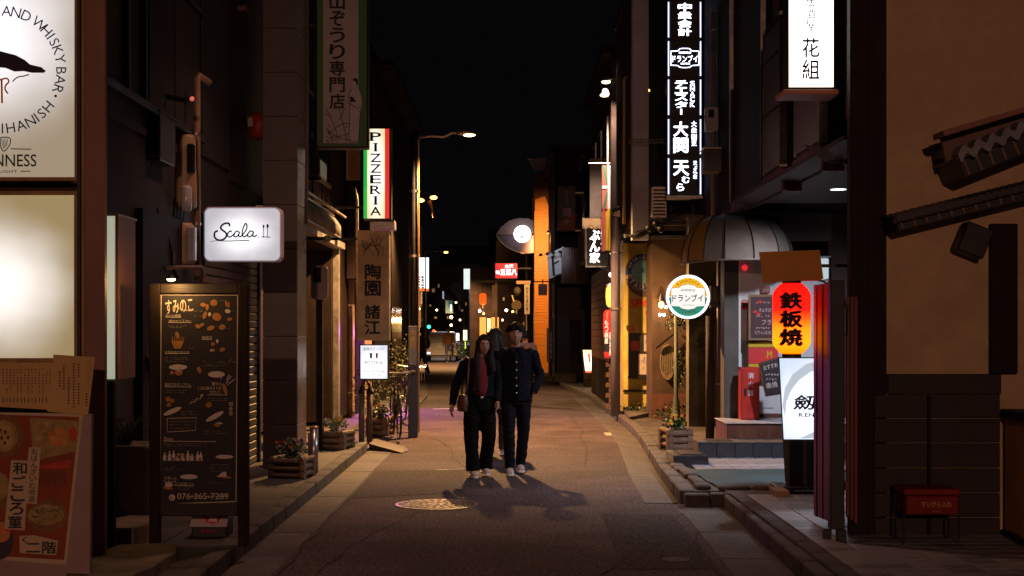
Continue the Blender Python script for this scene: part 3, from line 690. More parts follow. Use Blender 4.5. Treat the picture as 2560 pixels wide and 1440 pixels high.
for i in range(12):
    x = random.uniform(385, 445); pts = [P(320 + random.uniform(0, 60), 398 + random.uniform(0, 12), 11.5)]
    for k in range(1, 6):
        t = k / 5.; pts.append(P(330 + (x - 330) * min(1, t * 1.2) + random.uniform(-14, 14), 405 + 290 * t, 11.5 + .5 * t))
    part('cable', MB().tube(pts, random.uniform(.005, .011), 6), M_cable if i % 4 else mat('pale_cable', (.22, .16, .12), rough=.5, var=.1, bump=0), cbn, smooth=True)
cbn = thing('cable_bundle', 'short black cables looping between the two beige meters', 'cables', P(440, 560, 12.3))
for i in range(5):
    part('cable', MB().tube([P(425 + i * 9, 505, 12.3), P(428 + i * 8, 535 + i * 3, 12.25), P(418 + i * 4, 560, 12.3)], .007, 6), M_cable, cbn, smooth=True)
tg = thing('beam', 'pale brown timber beam end high on the dark wall', 'beam', P(590, 20, 15))
part('beam_end', MB().box(wx(556, 15), wx(618, 15), 15, 15.6, wz(27, 15), wz(12, 15), b=.01), M_woodr, tg)
rl_ = thing('unlit_red_lantern', 'unlit red paper lantern in the shadow above the left wall', 'lantern', P(648, 330, 15.6))
zz = wz(348, 15.6); hh = wz(282, 15.6) - zz
part('paper', MB().lathe([(.06, 0), (.1, .03), (.12, hh * .5), (.1, hh - .03), (.06, hh)], (wx(648, 15.6), 15.6, zz), 24), mat('red_paper_dim', (.3, .02, .015), rough=.5, var=.2, bump=.1), rl_, smooth=True)
part('label', MB().box(wx(622, 15.5), wx(635, 15.5), 15.44, 15.46, wz(318, 15.5), wz(296, 15.5)), M_cream, rl_)

# --- Scala sign
E_scala = emat('scala_face', (.93, .96, 1), 1.25, edge=(.8, .85, .95), es=.42, cen=(.5, 0, .5), rad=(.62, .75))
Ys = 13.0
sc = thing('light_sign', 'rounded white light sign with handwritten Scala lettering on the left wall', 'sign', P(606, 655, Ys))
def rrect(x0, y0, x1, y1, r, n=6):
    out = []
    for cx, cy, a0 in ((x1 - r, y0 + r, -90), (x1 - r, y1 - r, 0), (x0 + r, y1 - r, 90), (x0 + r, y0 + r, 180)):
        for k in range(n + 1):
            a = math.radians(a0 + 90 * k / n); out.append((cx + r * math.cos(a), cy + r * math.sin(a)))
    return out
def rprism(mb, poly, Y, y0, y1): mb.prism([(wx(x, Y), wz(y, Y)) for x, y in poly], y0, y1)
q = MB(); rprism(q, rrect(508, 517, 703, 655, 17), Ys, Ys + .01, Ys + .16); part('housing', q, mat('scala_rim', (.55, .52, .58), rough=.35, var=.1, bump=0), sc)
q = MB(); rprism(q, rrect(512, 521, 699, 651, 14), Ys, Ys - .002, Ys + .009); part('panel', q, E_scala, sc)
part('bracket', MB().box(-2.97, wx(512, Ys), Ys + .06, Ys + .1, wz(560, Ys), wz(552, Ys)).box(-2.97, wx(512, Ys), Ys + .06, Ys + .1, wz(632, Ys), wz(624, Ys)), M_dark, sc)
q = MB(); z2 = lambda p: (p[0] / 3., 460 + p[1] / 3.); yq = Ys - .006
stroke(q, [z2(p) for p in ((1722, 318), (1718, 298), (1695, 294), (1668, 306), (1655, 328), (1668, 346), (1690, 362), (1700, 382), (1686, 408), (1655, 422), (1625, 415), (1608, 392), (1612, 362), (1635, 350))], 4.6, Ys - .006)
stroke(q, [z2(p) for p in ((1738, 362), (1728, 352), (1712, 366), (1706, 388), (1722, 398), (1744, 386), (1760, 368))], 3.4, yq)
stroke(q, [z2(p) for p in ((1792, 358), (1774, 354), (1758, 372), (1756, 392), (1772, 396), (1790, 378), (1796, 358), (1790, 384), (1800, 396), (1818, 382), (1846, 344), (1852, 312), (1842, 296), (1828, 320), (1816, 364), (1822, 392), (1838, 394), (1858, 376))], 3.4, yq)
stroke(q, [z2(p) for p in ((1896, 358), (1880, 352), (1862, 368), (1858, 390), (1874, 396), (1894, 378), (1902, 356), (1896, 384), (1906, 394), (1928, 382))], 3.4, yq)
stroke(q, [z2((1575, 432)), z2((1640, 424)), z2((1700, 428)), z2((1870, 422))], (1, 2.5), yq)
part('lettering', q, M_navy, sc)
q = MB(); stroke(q, [(659, 568), (659, 594)], 1.6, yq); flat(q, ell(659, 566, 2.2, 4.5), yq); stroke(q, [(669, 568), (669, 594)], 1.6, yq); flat(q, ell(669, 565, 3, 5), yq); stroke(q, [(653, 592), (676, 593)], 2, yq); stroke(q, [(645, 594), (648, 592)], 2, yq)
part('cutlery_picture', q, M_navy, sc)

# --- chalk menu board
Yc = 9.9
cb = thing('menu_board', 'tall dark wooden board with chalk menu drawings and a phone number', 'menu board', (wx(498, Yc), Yc, .11))
Z = lambda y: wz(y, Yc); X = lambda x: wx(x, Yc)
part('backing', MB().box(X(392), X(606), Yc + .006, Yc + .03, Z(1262), Z(722)), M_board, cb)
part('frame_post', MB().box(X(374), X(401), Yc - .02, Yc + .04, .112, Z(709), b=.006), M_wood, cb); part('frame_post', MB().box(X(596), X(622), Yc - .02, Yc + .04, .112, Z(709), b=.006), M_wood, cb)
part('frame_rail', MB().box(X(401), X(596), Yc - .018, Yc + .038, Z(734), Z(709), b=.006), M_wood_h, cb); part('frame_rail', MB().box(X(401), X(596), Yc - .018, Yc + .038, Z(1290), Z(1258), b=.006), M_wood_h, cb)
yc = Yc + .003
q = MB()
for a, b in (((403, 737), (594, 738)), ((594, 738), (590, 1254)), ((590, 1254), (400, 1260)), ((400, 1260), (403, 737))): stroke(q, [a, b], 1.8, yc, False)
for x, y, x1 in ((413, 793, 453), (420, 806, 478), (412, 884, 474), (504, 849, 531), (412, 967, 478), (413, 1103, 540), (410, 1205, 440), (470, 1240, 570), (436, 1214, 485), (519, 987, 570)): stroke(q, [(x, y), (x1, y + random.uniform(-1, 1))], 1.2, yc, False)
fit(q, 'すみのこ', yc, 414, 748, 482, 782, bold=.02, italic=.1, rot=.12); fit(q, 'Izakaya', yc, 455, 773, 481, 779)
fit(q, '旬のお野菜', yc, 414, 786, 452, 794); fit(q, '焼かせて下さい', yc, 422, 799, 478, 807); fit(q, 'お刺身盛り合わせ', yc, 413, 877, 473, 885); fit(q, '串焼き', yc, 505, 840, 530, 848)
fit(q, '厚切り牛タンブツん', yc, 412, 957, 478, 967); fit(q, '薫かん', yc, 530, 955, 556, 964); fit(q, 'こぼれ落ちそうな', yc, 494, 966, 553, 975); fit(q, 'サザエタン', yc, 524, 977, 553, 985)
fit(q, 'Drink', yc, 409, 1093, 433, 1103, italic=.3); fit(q, 'デザート', yc, 410, 1190, 442, 1203); fit(q, 'ぷりん風の黒いプリン', yc, 437, 1206, 486, 1214)
vtext(q, '御食事', yc, 577, 1004, 1040, 10); fit(q, '076-265-7289', yc, 443, 1233, 571, 1248, bold=.005)
stroke(q, [(418, 1046), (490, 1044), (489, 1076), (418, 1080), (418, 1046)], 1.4, yc, False)
stroke(q, [(474, 1010), (480, 1004), (486, 1006), (492, 996), (500, 998), (504, 986)], 1.6, yc, False); flat(q, [(500, 988), (508, 984), (506, 993)], yc)
part('chalk_writing', q, M_chalk, cb)
q = MB()
for x0, y, x1 in ((421, 815, 470), (421, 819, 456), (412, 894, 468), (412, 899, 468), (412, 904, 460), (412, 976, 470), (412, 981, 462), (520, 996, 570), (520, 1001, 566), (452, 1030, 490), (452, 1036, 494), (424, 1054, 484), (424, 1062, 484), (424, 1070, 484), (511, 1078, 550), (511, 1084, 566), (410, 1110, 520), (410, 1114, 500), (412, 1168, 440), (411, 1174, 448), (526, 1162, 572), (526, 1170, 576), (526, 1178, 562), (444, 1219, 484), (444, 1223, 470), (518, 1208, 556), (470, 870, 482), (484, 778, 505), (484, 790, 506), (550, 752, 570), (565, 778, 585), (560, 822, 580), (500, 915, 530), (545, 905, 590), (470, 1000, 500)):
    scribble(q, x0, y, x1, yc, h=3.2, lw=.8, step=5)
for i in range(14):
    a = math.radians(20 + i * 10); x = 543 + 38 * math.cos(a); y = 888 + 26 * math.sin(a); stroke(q, [(x, y), (x - 3, y + 2)], 1, yc, False)
part('small_writing', q, mat('dim_chalk', (.30, .26, .24), rough=.9, var=.2, bump=0), cb)
q = MB()
for c in ((508, 762, 7, 5), (518, 768, 4, 8), (535, 757, 9, 8), (572, 762, 3, 8), (566, 760, 3, 8), (512, 788, 5, 10), (542, 792, 12, 10), (574, 798, 7, 4), (495, 816, 7, 5), (505, 812, 6, 4), (527, 820, 10, 6), (556, 818, 9, 7), (443, 838, 5, 9), (447, 930, 10, 9), (430, 932, 5, 5), (498, 925, 5, 9), (562, 972, 5, 14), (420, 998, 7, 6), (430, 1002, 6, 5), (422, 1012, 6, 5), (522, 1012, 8, 7), (543, 1062, 8, 5), (532, 860, 5, 5), (556, 874, 7, 5), (532, 876, 6, 4), (420, 1220, 12, 4), (452, 1142, 8, 9), (560, 1192, 20, 3)): flat(q, ell(c[0], c[1], c[2], c[3], 14, rot=random.uniform(-.5, .5)), yc)
flat(q, [(428, 852), (460, 852), (452, 872), (436, 872)], yc)
for i in range(6): stroke(q, [(432 + i * 5, 852), (430 + i * 6, 842)], 1.6, yc, False)
part('orange_drawing', q, M_chalko, cb)
q = MB()
for c in ((445, 918, 23, 7, 0), (541, 936, 21, 8, 0), (431, 1028, 24, 6, -.4), (537, 1041, 25, 6, -.5), (561, 1142, 22, 5, 0), (472, 1192, 22, 6, 0), (569, 778, 7, 5, .3), (524, 786, 4, 5, 0), (430, 1244, 8, 8, 0), (422, 1212, 10, 6, 0), (543, 853, 3, 5, 0), (528, 876, 3, 3, 0), (549, 1058, 8, 2, 0)): flat(q, ell(c[0], c[1], c[2], c[3], 20, rot=c[4]), yc - .001)
flat(q, [(440, 924), (452, 924), (447, 930)], yc - .001); flat(q, [(548, 941), (556, 941), (552, 948)], yc - .001)
for i, x in enumerate((412, 424, 434, 445, 458, 470, 480, 494, 502)):
    h = random.uniform(14, 26); flat(q, [(x - 4, 1152), (x - 4, 1152 - h * .6), (x - 1.5, 1152 - h * .75), (x - 1.5, 1152 - h), (x + 1.5, 1152 - h), (x + 1.5, 1152 - h * .75), (x + 4, 1152 - h * .6), (x + 4, 1152)], yc - .001)
for a, b in (((565, 958), (578, 940)), ((568, 962), (586, 948)), ((566, 950), (574, 936))): stroke(q, [a, b], 1.8, yc - .001, False)
flat(q, [(543, 1192), (556, 1180), (566, 1180), (566, 1192)], yc - .001)
part('white_drawing', q, M_chalkw, cb)
q = MB()
for c in ((447, 1142, 4), (417, 1148, 3), (462, 1140, 4), (432, 1148, 3.5), (500, 1148, 3)): flat(q, ell(c[0], c[1], c[2], c[2] * 1.3, 12), yc - .002)
stroke(q, [(427, 1240), (427, 1246), (433, 1249)], 2, yc - .002)
part('brown_drawing', q, M_woodr, cb)
# clip lamp
cl = thing('clip_lamp', 'small lit clip lamp on top of the chalk menu board', 'lamp', P(428, 705, 9.84))
part('arm', MB().tube([P(412, 668, 9.95), P(418, 690, 9.88), P(428, 690, 9.82)], .006, 6), M_dark, cl)
part('shade', MB().lathe([(.035, -.012), (.02, .015), (.01, .03)], P(428, 693, 9.8), 16), M_dark, cl)
part('bulb', MB().sphere(P(428, 698, 9.8), (.03, .02, .014), 8), emat('clip_bulb', (1, .72, .25), 18), cl, smooth=True)
lamp('POINT', P(430, 706, 9.76), 7, (1, .55, .18), cl, size=.02)
# small red and white sign under the board
fs = thing('floor_sign', 'small white floor sign with red crest behind the legs of the menu board', 'sign', P(520, 1345, 10.25))
part('board', MB().prism([(wx(482, 10.25), wz(1282, 10.25)), (wx(572, 10.25), wz(1284, 10.25)), (wx(566, 10.25), .2), (wx(474, 10.25), .2)], 10.25, 10.28), mat('sign_white', (.42, .34, .36), rough=.5, var=.08, bump=0), fs)
part('box', MB().box(wx(476, 10.25), wx(566, 10.25), 10.285, 10.5, .112, .26, b=.01), M_blackp, fs)
q = MB(); flat(q, ell(531, 1293, 22, 17, 8), 10.245); part('crest', q, M_redink, fs)
q = MB(); fit(q, 'グランド', 10.244, 502, 1323, 543, 1333, bold=.01); part('lettering', q, M_redink, fs)
q = MB(); fit(q, '酒', 10.242, 520, 1284, 542, 1304, bold=.03); part('crest_letter', q, M_white, fs)

# --- tiled pier
pi = thing('tiled_pier', 'square corner pier clad in large dark tiles beyond the Scala sign', 'pillar', (-2.75, 15.4, .11))
Yr = 15.4; xf0, xf1 = wx(657, Yr), wx(744, Yr); zj = [.11]
part('core', MB().box(xf0 + .01, xf1 - .012, Yr + .012, 16.05, .11, 6.4), M_dark, pi)
yj = [1170 - 110 * i for i in range(1, 16)]
front = []; side = []; z0 = .112
for y in yj:
    z1 = wz(y, Yr)
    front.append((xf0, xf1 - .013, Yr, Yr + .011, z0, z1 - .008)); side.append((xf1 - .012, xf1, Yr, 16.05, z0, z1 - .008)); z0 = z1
pieces('tile', front, M_tilep, pi, b=.002); pieces('tile', side, mat('pier_tile_lit_side', (.17, .13, .12), rough=.3, scale=5, var=.2, bump=.05), pi, b=.002)  # side tiles paler: the street light on them is put into their colour

# --- log planters
M_fl = [mat('petal_white', (.6, .55, .5), rough=.6, var=.1, bump=0), mat('petal_orange', (.6, .2, .02), rough=.6, var=.1, bump=0), mat('petal_violet', (.16, .08, .25), rough=.6, var=.1, bump=0), mat('petal_yellow', (.6, .42, .03), rough=.6, var=.1, bump=0)]
def planter(label, x, y, w, d, h, rot, fcols, z=.112, seed=1):
    random.seed(seed)
    t = thing('log_planter', label, 'planter', (x, y, z), 'log planters along the kerb'); off = Vector((x, y, z)); n = 3; r = h / n / 2
    for i in range(n):
        zc = z + r + i * 2 * r
        for sgn in (-1, 1):
            part('log', MB().tube([(x - w / 2, y + sgn * (d / 2 - r), zc), (x - w / 2 + w, y + sgn * (d / 2 - r), zc)], r * .97, 10), M_log, t, smooth=False)
            part('log', MB().tube([(x + sgn * (w / 2 - r), y - d / 2, zc + r * .6), (x + sgn * (w / 2 - r), y + d / 2, zc + r * .6)], r * .9, 10), M_log, t)
    part('soil', MB().box(x - w / 2 + r, x + w / 2 - r, y - d / 2 + r, y + d / 2 - r, z + .02, z + h * .92), M_soil, t)
    q = MB(); leafball(q, (x, y, z + h + .07), (w * .4, d * .42, .10), 260, .05); part('foliage', q, M_leafp if fcols[0] == 0 else M_leaf, t, stuff=True)
    for fc in fcols:
        q = MB()
        for _ in range(5):
            c = Vector((x + random.uniform(-.4, .4) * w, y - random.uniform(.0, .4) * d, z + h + random.uniform(.08, .2)))
            for k in range(6):
                a = k * math.pi / 3; u = Vector((math.cos(a), -.3, math.sin(a))) * .022; v = Vector((-math.sin(a), 0, math.cos(a))) * .012
                q.add([c, c + u * .6 + v, c + u * 1.1, c + u * .6 - v], [(0, 1, 2, 3)])
            q.sphere(c, .006, 4)
        part('flowers', q, M_fl[fc], t)
    t.rotation_euler = (0, 0, rot)
    return t
planter('nearest log planter on the left kerb, white and violet flowers before the tiled pier', wx(728, 14.4), 14.45, .40, .32, .21, -.25, (0, 2, 1), seed=1)
planter('log planter with pale leafy flowers just beyond the steel bollard', wx(838, 17.9), 17.9, .40, .36, .23, -.3, (0, 3), seed=2)
planter('log planter behind the pizzeria light box with yellow orange flowers', wx(948, 21), 21.2, .36, .34, .27, -.3, (3, 1), z=.035, seed=3)
planter('log planter with orange flowers at the right kerb before the black steps', 2.08, 17.8, .34, .36, .26, .25, (1, 3), seed=4)
random.seed(12)
# bollard
bo = thing('bollard', 'short shiny steel bollard beside the nearest log planter', 'bollard', (wx(785, 14.9), 14.9, .112))
part('post', MB().tube([(wx(785, 14.9), 14.9, .112), (wx(785, 14.9), 14.9, wz(1072, 14.9))], .045, 16), M_steel, bo, smooth=True)
part('cap', MB().lathe([(.047, 0), (.045, .02), (.02, .032)], P(785, 1072, 14.9), 16), M_brass, bo, smooth=True)
pipe('thin_post', 'thin grey post standing behind the steel bollard', [Vector((wx(775, 15.2), 15.2, .112)), P(775, 1082, 15.2)], .022, M_pvc, cat='post')
# ================================================================= LEFT MIDDLE
b2 = thing('shop_building', 'dark building with recessed shop and awning behind the green bordered sign', 'building', (-4, 20, .11))
M_dkr = mat('dark_render', (.026, .018, .016), spec=.04, rough=.95, scale=3, var=.3, bump=.3, dirt=.3)
wall_part('wall', -7, -2.99, 16.06, 26.4, 2.95, 6.9, M_dkr, b2); wall_part('wall', -7, -2.99, 23.4, 26.4, .1, 2.949, M_wood, b2); wall_part('wall', -7, -3.8, 16.06, 23.39, .1, 2.949, M_dkr, b2); wall_part('side_wall', -3.79, -3.0, 23.30, 23.39, .1, 2.949, M_wood, b2)
wall_part('recess_door', -3.79, -3.74, 16.9, 19.2, .11, 2.35, M_wood, b2)
for i in range(4): wall_part('door_stile', -3.735, -3.72, 16.9 + i * .73, 16.96 + i * .73, .11, 2.35, M_dark, b2)
wall_part('lintel', -2.99, -2.80, 16.2, 23.5, 2.98, 3.08, M_alu, b2)
wall_part('upper_panel', -2.99, -2.96, 16.5, 23.0, 3.2, 6.4, M_wood, b2)
for i in range(7): wall_part('batten', -2.96, -2.94, 16.5 + i * 1.05, 16.56 + i * 1.05, 3.2, 6.4, M_dark, b2)
wall_part('corner_post', -2.99, -2.9, 23.4, 23.6, .03, 3.0, M_alu, b2)
wall_part('corner_post', -2.99, -2.9, 25.6, 25.8, .03, 6.9, M_cream, b2)
wall_part('side_door', -3.79, -3.75, 19.4, 23.3, .11, 2.9, mat('door_dark', (.03, .025, .03), rough=.4, var=.2), b2)
# fluted awning
aw = thing('fluted_awning', 'pale fluted shop awning over the dark recess left of the pizzeria sign', 'awning', (-2.8, 18, 2.4))
M_val = mat('awning_cloth', (.36, .32, .25), rough=.7, scale=6, var=.25, bump=.05, dirt=.4)
for i in range(26):
    y0 = 17.0 + i * .13; part('flute', MB().tube([(-2.53, y0 + .06, 2.99), (-2.53, y0 + .06, 3.12), (-2.60, y0 + .06, 3.22), (-2.72, y0 + .06, 3.28)], .052, 6), M_val, aw, smooth=True)
part('hem', MB().box(-2.60, -2.49, 17.0, 20.4, 2.965, 2.99, b=.004), M_alu, aw)
part('top', MB().box(-2.985, -2.60, 16.9, 20.5, 3.30, 3.33), M_alu, aw); part('edge', MB().tube([(-2.56, 16.7, 3.36), (-2.56, 21.5, 3.36)], .02, 8), M_alu, aw)
wp = thing('wall_telephone_cover', 'rounded pale wall box with dark window in the dark recess', 'box', P(798, 748, 17.6))
q = MB(); rprism(q, rrect(777, 664, 819, 749, 12), 17.6, 17.6, 17.68); part('casing', q, mat('mauve_plastic', (.22, .17, .17), rough=.4, var=.1, bump=0), wp)
part('window', MB().box(wx(784, 17.6), wx(803, 17.6), 17.59, 17.6 - .001, wz(706, 17.6), wz(668, 17.6)), M_glass, wp)
part('stem', MB().box(wx(790, 17.6), wx(806, 17.6), 17.61, 17.66, .11, wz(749, 17.6) - .001), M_wood, wp)
wl = thing('wall_spotlight', 'small unlit spotlight under the fluted awning', 'lamp', P(818, 602, 18)); part('head', MB().lathe([(.03, 0), (.055, .04), (.05, .07), (.02, .09)], P(818, 606, 18), 14), M_alu, wl); part('arm', MB().box(-2.99, wx(818, 18), 18, 18.02, wz(596, 18), wz(592, 18)), M_dark, wl)

# green bordered sign
Yg = 16.6
gs = thing('projecting_sign', 'tall unlit white sign with green borders and black brush characters', 'sign', P(855, 370, Yg))
part('housing', MB().box(wx(790, Yg), wx(920, Yg), Yg + .01, Yg + .2, wz(370, Yg), wz(-260, Yg), b=.01), M_dark, gs)
part('green_border', MB().box(wx(793, Yg), wx(916, Yg), Yg - .0, Yg + .009, wz(364, Yg), wz(-255, Yg)), mat('green_sign', (.025, .15, .015), rough=.5, var=.15, bump=0, scale=4), gs)
part('panel', MB().box(wx(808, Yg), wx(896, Yg), Yg - .004, Yg - .0005, wz(358, Yg), wz(-250, Yg)), mat('sign_panel_grey', (.42, .37, .38), rough=.4, scale=3, var=.08, bump=0, dirt=.15), gs)
q = MB(); vtext(q, '山ぞうり専門店', Yg - .006, 843, -16 , 274, 37, bold=.03); part('lettering', q, M_ink, gs)
q = MB()
for a in (((815, 270), (838, 320), (845, 356)), ((848, 270), (858, 310), (868, 356)), ((862, 270), (848, 300)), ((818, 320), (830, 350), (832, 358)), ((820, 335), (850, 312), (872, 308)), ((822, 345), (855, 340), (875, 332)), ((818, 325), (850, 345), (876, 350)), ((812, 285), (828, 290))): stroke(q, a, 1.6, Yg - .0062)
for i in range(12): flat(q, ell(random.uniform(815, 872), random.uniform(315, 355), 2.4, 1.5, 8, rot=random.random()), Yg - .0063)
# woman in kimono line drawing
part('branch_picture', q, M_ink, gs)
q = MB(); flat(q, [(884, 198), (892, 196), (897, 204), (895, 214), (890, 220), (884, 217), (880, 208)], Yg - .0064); flat(q, [(884, 220), (896, 218), (903, 236), (906, 262), (900, 280), (892, 270), (876, 258), (872, 240)], Yg - .0064); flat(q, [(876, 262), (900, 282), (896, 350), (874, 350)], Yg - .0064)
part('figure_picture', q, mat('sign_figure', (.48, .44, .44), rough=.5, var=.08, bump=0), gs)
q = MB(); flat(q, [(880, 200), (886, 195), (894, 197), (896, 206), (893, 216), (889, 204)], Yg - .0068); stroke(q, [(877, 222), (872, 240), (874, 256), (892, 270), (905, 262), (903, 238), (896, 218)], 1.4, Yg - .0068); stroke(q, [(875, 262), (874, 300), (874, 350), (896, 351), (899, 300), (902, 282)], 1.4, Yg - .0068); flat(q, [(874, 240), (884, 244), (890, 254), (876, 256)], Yg - .0068); stroke(q, [(868, 258), (880, 262)], 1.4, Yg - .0068)
part('figure_outline', q, M_ink, gs)
part('bracket', MB().box(-2.99, wx(795, Yg), Yg + .08, Yg + .12, wz(340, Yg), wz(334, Yg)).box(-2.99, wx(795, Yg), Yg + .08, Yg + .12, wz(60, Yg), wz(54, Yg)), M_dark, gs)

# pizzeria sign
Yz = 20.0
E_piz = emat('pizzeria_face', (1, .97, .88), 1.7, edge=(1, .85, .5), es=.5, cen=(.5, 0, .5), rad=(.75, .85))
ps = thing('light_sign', 'lit upright pizzeria sign with green and red side stripes', 'sign', P(942, 550, Yz))
part('housing', MB().box(wx(907, Yz), wx(978, Yz), Yz + .008, Yz + .2, wz(549, Yz), wz(319, Yz), b=.008), M_dark, ps)
part('panel', MB().box(wx(918, Yz), wx(962, Yz), Yz - .004, Yz + .007, wz(546, Yz), wz(322, Yz)), E_piz, ps)
part('green_stripe', MB().box(wx(909, Yz), wx(918, Yz) - .001, Yz - .004, Yz + .007, wz(546, Yz), wz(322, Yz)), emat('green_glow', (.02, .55, .06), .8), ps)
part('red_stripe', MB().box(wx(962, Yz) + .001, wx(973, Yz), Yz - .004, Yz + .007, wz(546, Yz), wz(322, Yz)), emat('red_glow', (.9, .03, .02), .8), ps)
q = MB()
for i, ch in enumerate('PIZZERIA'): 
    w = 13 if ch != 'I' else 2.6
    fit(q, ch, Yz - .007, 939 - w, 331 + i * 26.6, 939 + w, 331 + i * 26.6 + 21, bold=.018)
    if ch in 'PIR': 
        for dx in ((-9,) if ch != 'I' else (0,)): q.box(wx(939 + dx - 6, Yz), wx(939 + dx + 6, Yz), Yz - .0085, Yz - .0075, wz(331 + i * 26.6 + 21, Yz), wz(331 + i * 26.6 + 19, Yz)); q.box(wx(939 + dx - 6, Yz), wx(939 + dx + 6, Yz), Yz - .0085, Yz - .0075, wz(331 + i * 26.6 + 2, Yz), wz(331 + i * 26.6, Yz))
part('lettering', q, M_navy, ps)
part('bracket', MB().box(-2.99, wx(907, Yz) - .001, Yz + .08, Yz + .12, wz(360, Yz), wz(354, Yz)).box(-2.99, wx(907, Yz) - .001, Yz + .08, Yz + .12, wz(520, Yz), wz(514, Yz)), M_dark, ps)
# air vent box under it
vb = thing('vent_box', 'small louvred box between the pizzeria sign and the pottery sign', 'box', P(955, 572, 20.3))
part('casing', MB().box(wx(925, 20.3), wx(986, 20.3), 20.3, 20.6, wz(574, 20.3), wz(552, 20.3), b=.006), M_alu, vb)
for i in range(3): part('louvre', MB().box(wx(932, 20.3), wx(958, 20.3), 20.285, 20.3 - .001, wz(558 + i * 6, 20.3), wz(555 + i * 6, 20.3)), M_white, vb)

# pottery shop sign
Yt = 20.2
ts = thing('projecting_sign', 'weathered cream vertical sign with four black brush characters', 'sign', P(932, 852, Yt))
part('board', MB().box(wx(893, Yt), wx(971, Yt), Yt, Yt + .12, wz(851, Yt), wz(576, Yt), b=.004), mat('weathered_cream', (.85, .62, .34), rough=.6, scale=5, var=.2, bump=.05, dirt=.35), ts)
part('edge', MB().box(wx(971, Yt) + .001, wx(974, Yt), Yt - .004, Yt + .124, wz(852, Yt), wz(575, Yt)), M_alu, ts)
q = MB(); vtext(q, '陶園', Yt - .004, 932, 658, 742, 38, bold=.035); vtext(q, '諸江', Yt - .004, 931, 760, 838, 38, bold=.035); part('lettering', q, M_ink, ts)
q = MB()
for i in range(9): stroke(q, [(random.uniform(900, 965), random.uniform(585, 640)) for _ in range(3)], (.6, 2.2), Yt - .003)
for a in (((948, 590), (940, 606), (950, 618), (944, 642)), ((955, 596), (948, 612)), ((905, 600), (912, 622), (908, 640)), ((958, 615), (956, 640))): stroke(q, a, 2.2, Yt - .0032)
part('faded_picture', q, mat('faded_brown', (.22, .13, .08), rough=.8, var=.3, bump=0), ts)
part('bracket', MB().box(-2.99, wx(893, Yt) - .001, Yt + .04, Yt + .08, wz(600, Yt), wz(594, Yt)), M_dark, ts)
# small pizzeria light box and its twin posts
Yl = 19.6
E_pl = emat('pizza_menu_face', (.97, .98, 1), 1.5, edge=(.85, .9, 1), es=.6, cen=(.5, 0, .4), rad=(.8, .8))
pls = lightbox('light_box', 'small white pizzeria light box with an Italian flag above twin posts', 'light box', Yl, 899, 861, 971, 949, .16, E_pl, M_dark, 2.5)
q = MB(); fit(q, '炭焼きピッツア', Yl - .008, 908, 868, 962, 877); fit(q, 'PIZZERIA', Yl - .008, 912, 903, 957, 911, bold=.01); fit(q, 'Trattoria Moroe', Yl - .008, 909, 925, 961, 931); fit(q, 'Tel 076 222', Yl - .008, 915, 935, 953, 939)
part('lettering', q, mat('pale_navy', (.12, .14, .25), rough=.6, var=.1, bump=0), pls)
q = MB(); flat(q, [(924, 883), (931, 883), (930, 896), (925, 896)], Yl - .008); part('flag_green', q, mat('flag_green', (.02, .25, .06), rough=.6, var=.05, bump=0), pls)
q = MB(); flat(q, [(939, 883), (945, 883), (944, 896), (940, 896)], Yl - .008); part('flag_red', q, M_redink, pls)
tp = thing('twin_posts', 'pair of grey posts with dark pointed caps under the pizzeria light box', 'post', (wx(912, Yl), Yl, .03))
for x in (902, 922):
    part('post', MB().tube([(wx(x, Yl), Yl + .1, .02), (wx(x, Yl), Yl + .1, wz(985, Yl))], .042, 12), M_pvc, tp, smooth=True)
    part('cap', MB().lathe([(.045, 0), (.045, .04), (.012, .11)], (wx(x, Yl), Yl + .1, wz(985, Yl)), 12), M_dark, tp)
part('strut', MB().tube([(wx(902, Yl), Yl + .1, wz(966, Yl)), (wx(912, Yl), Yl + .1, wz(948, Yl))], .015, 6).tube([(wx(922, Yl), Yl + .1, wz(966, Yl)), (wx(912, Yl), Yl + .1, wz(948, Yl))], .015, 6), M_dark, tp)
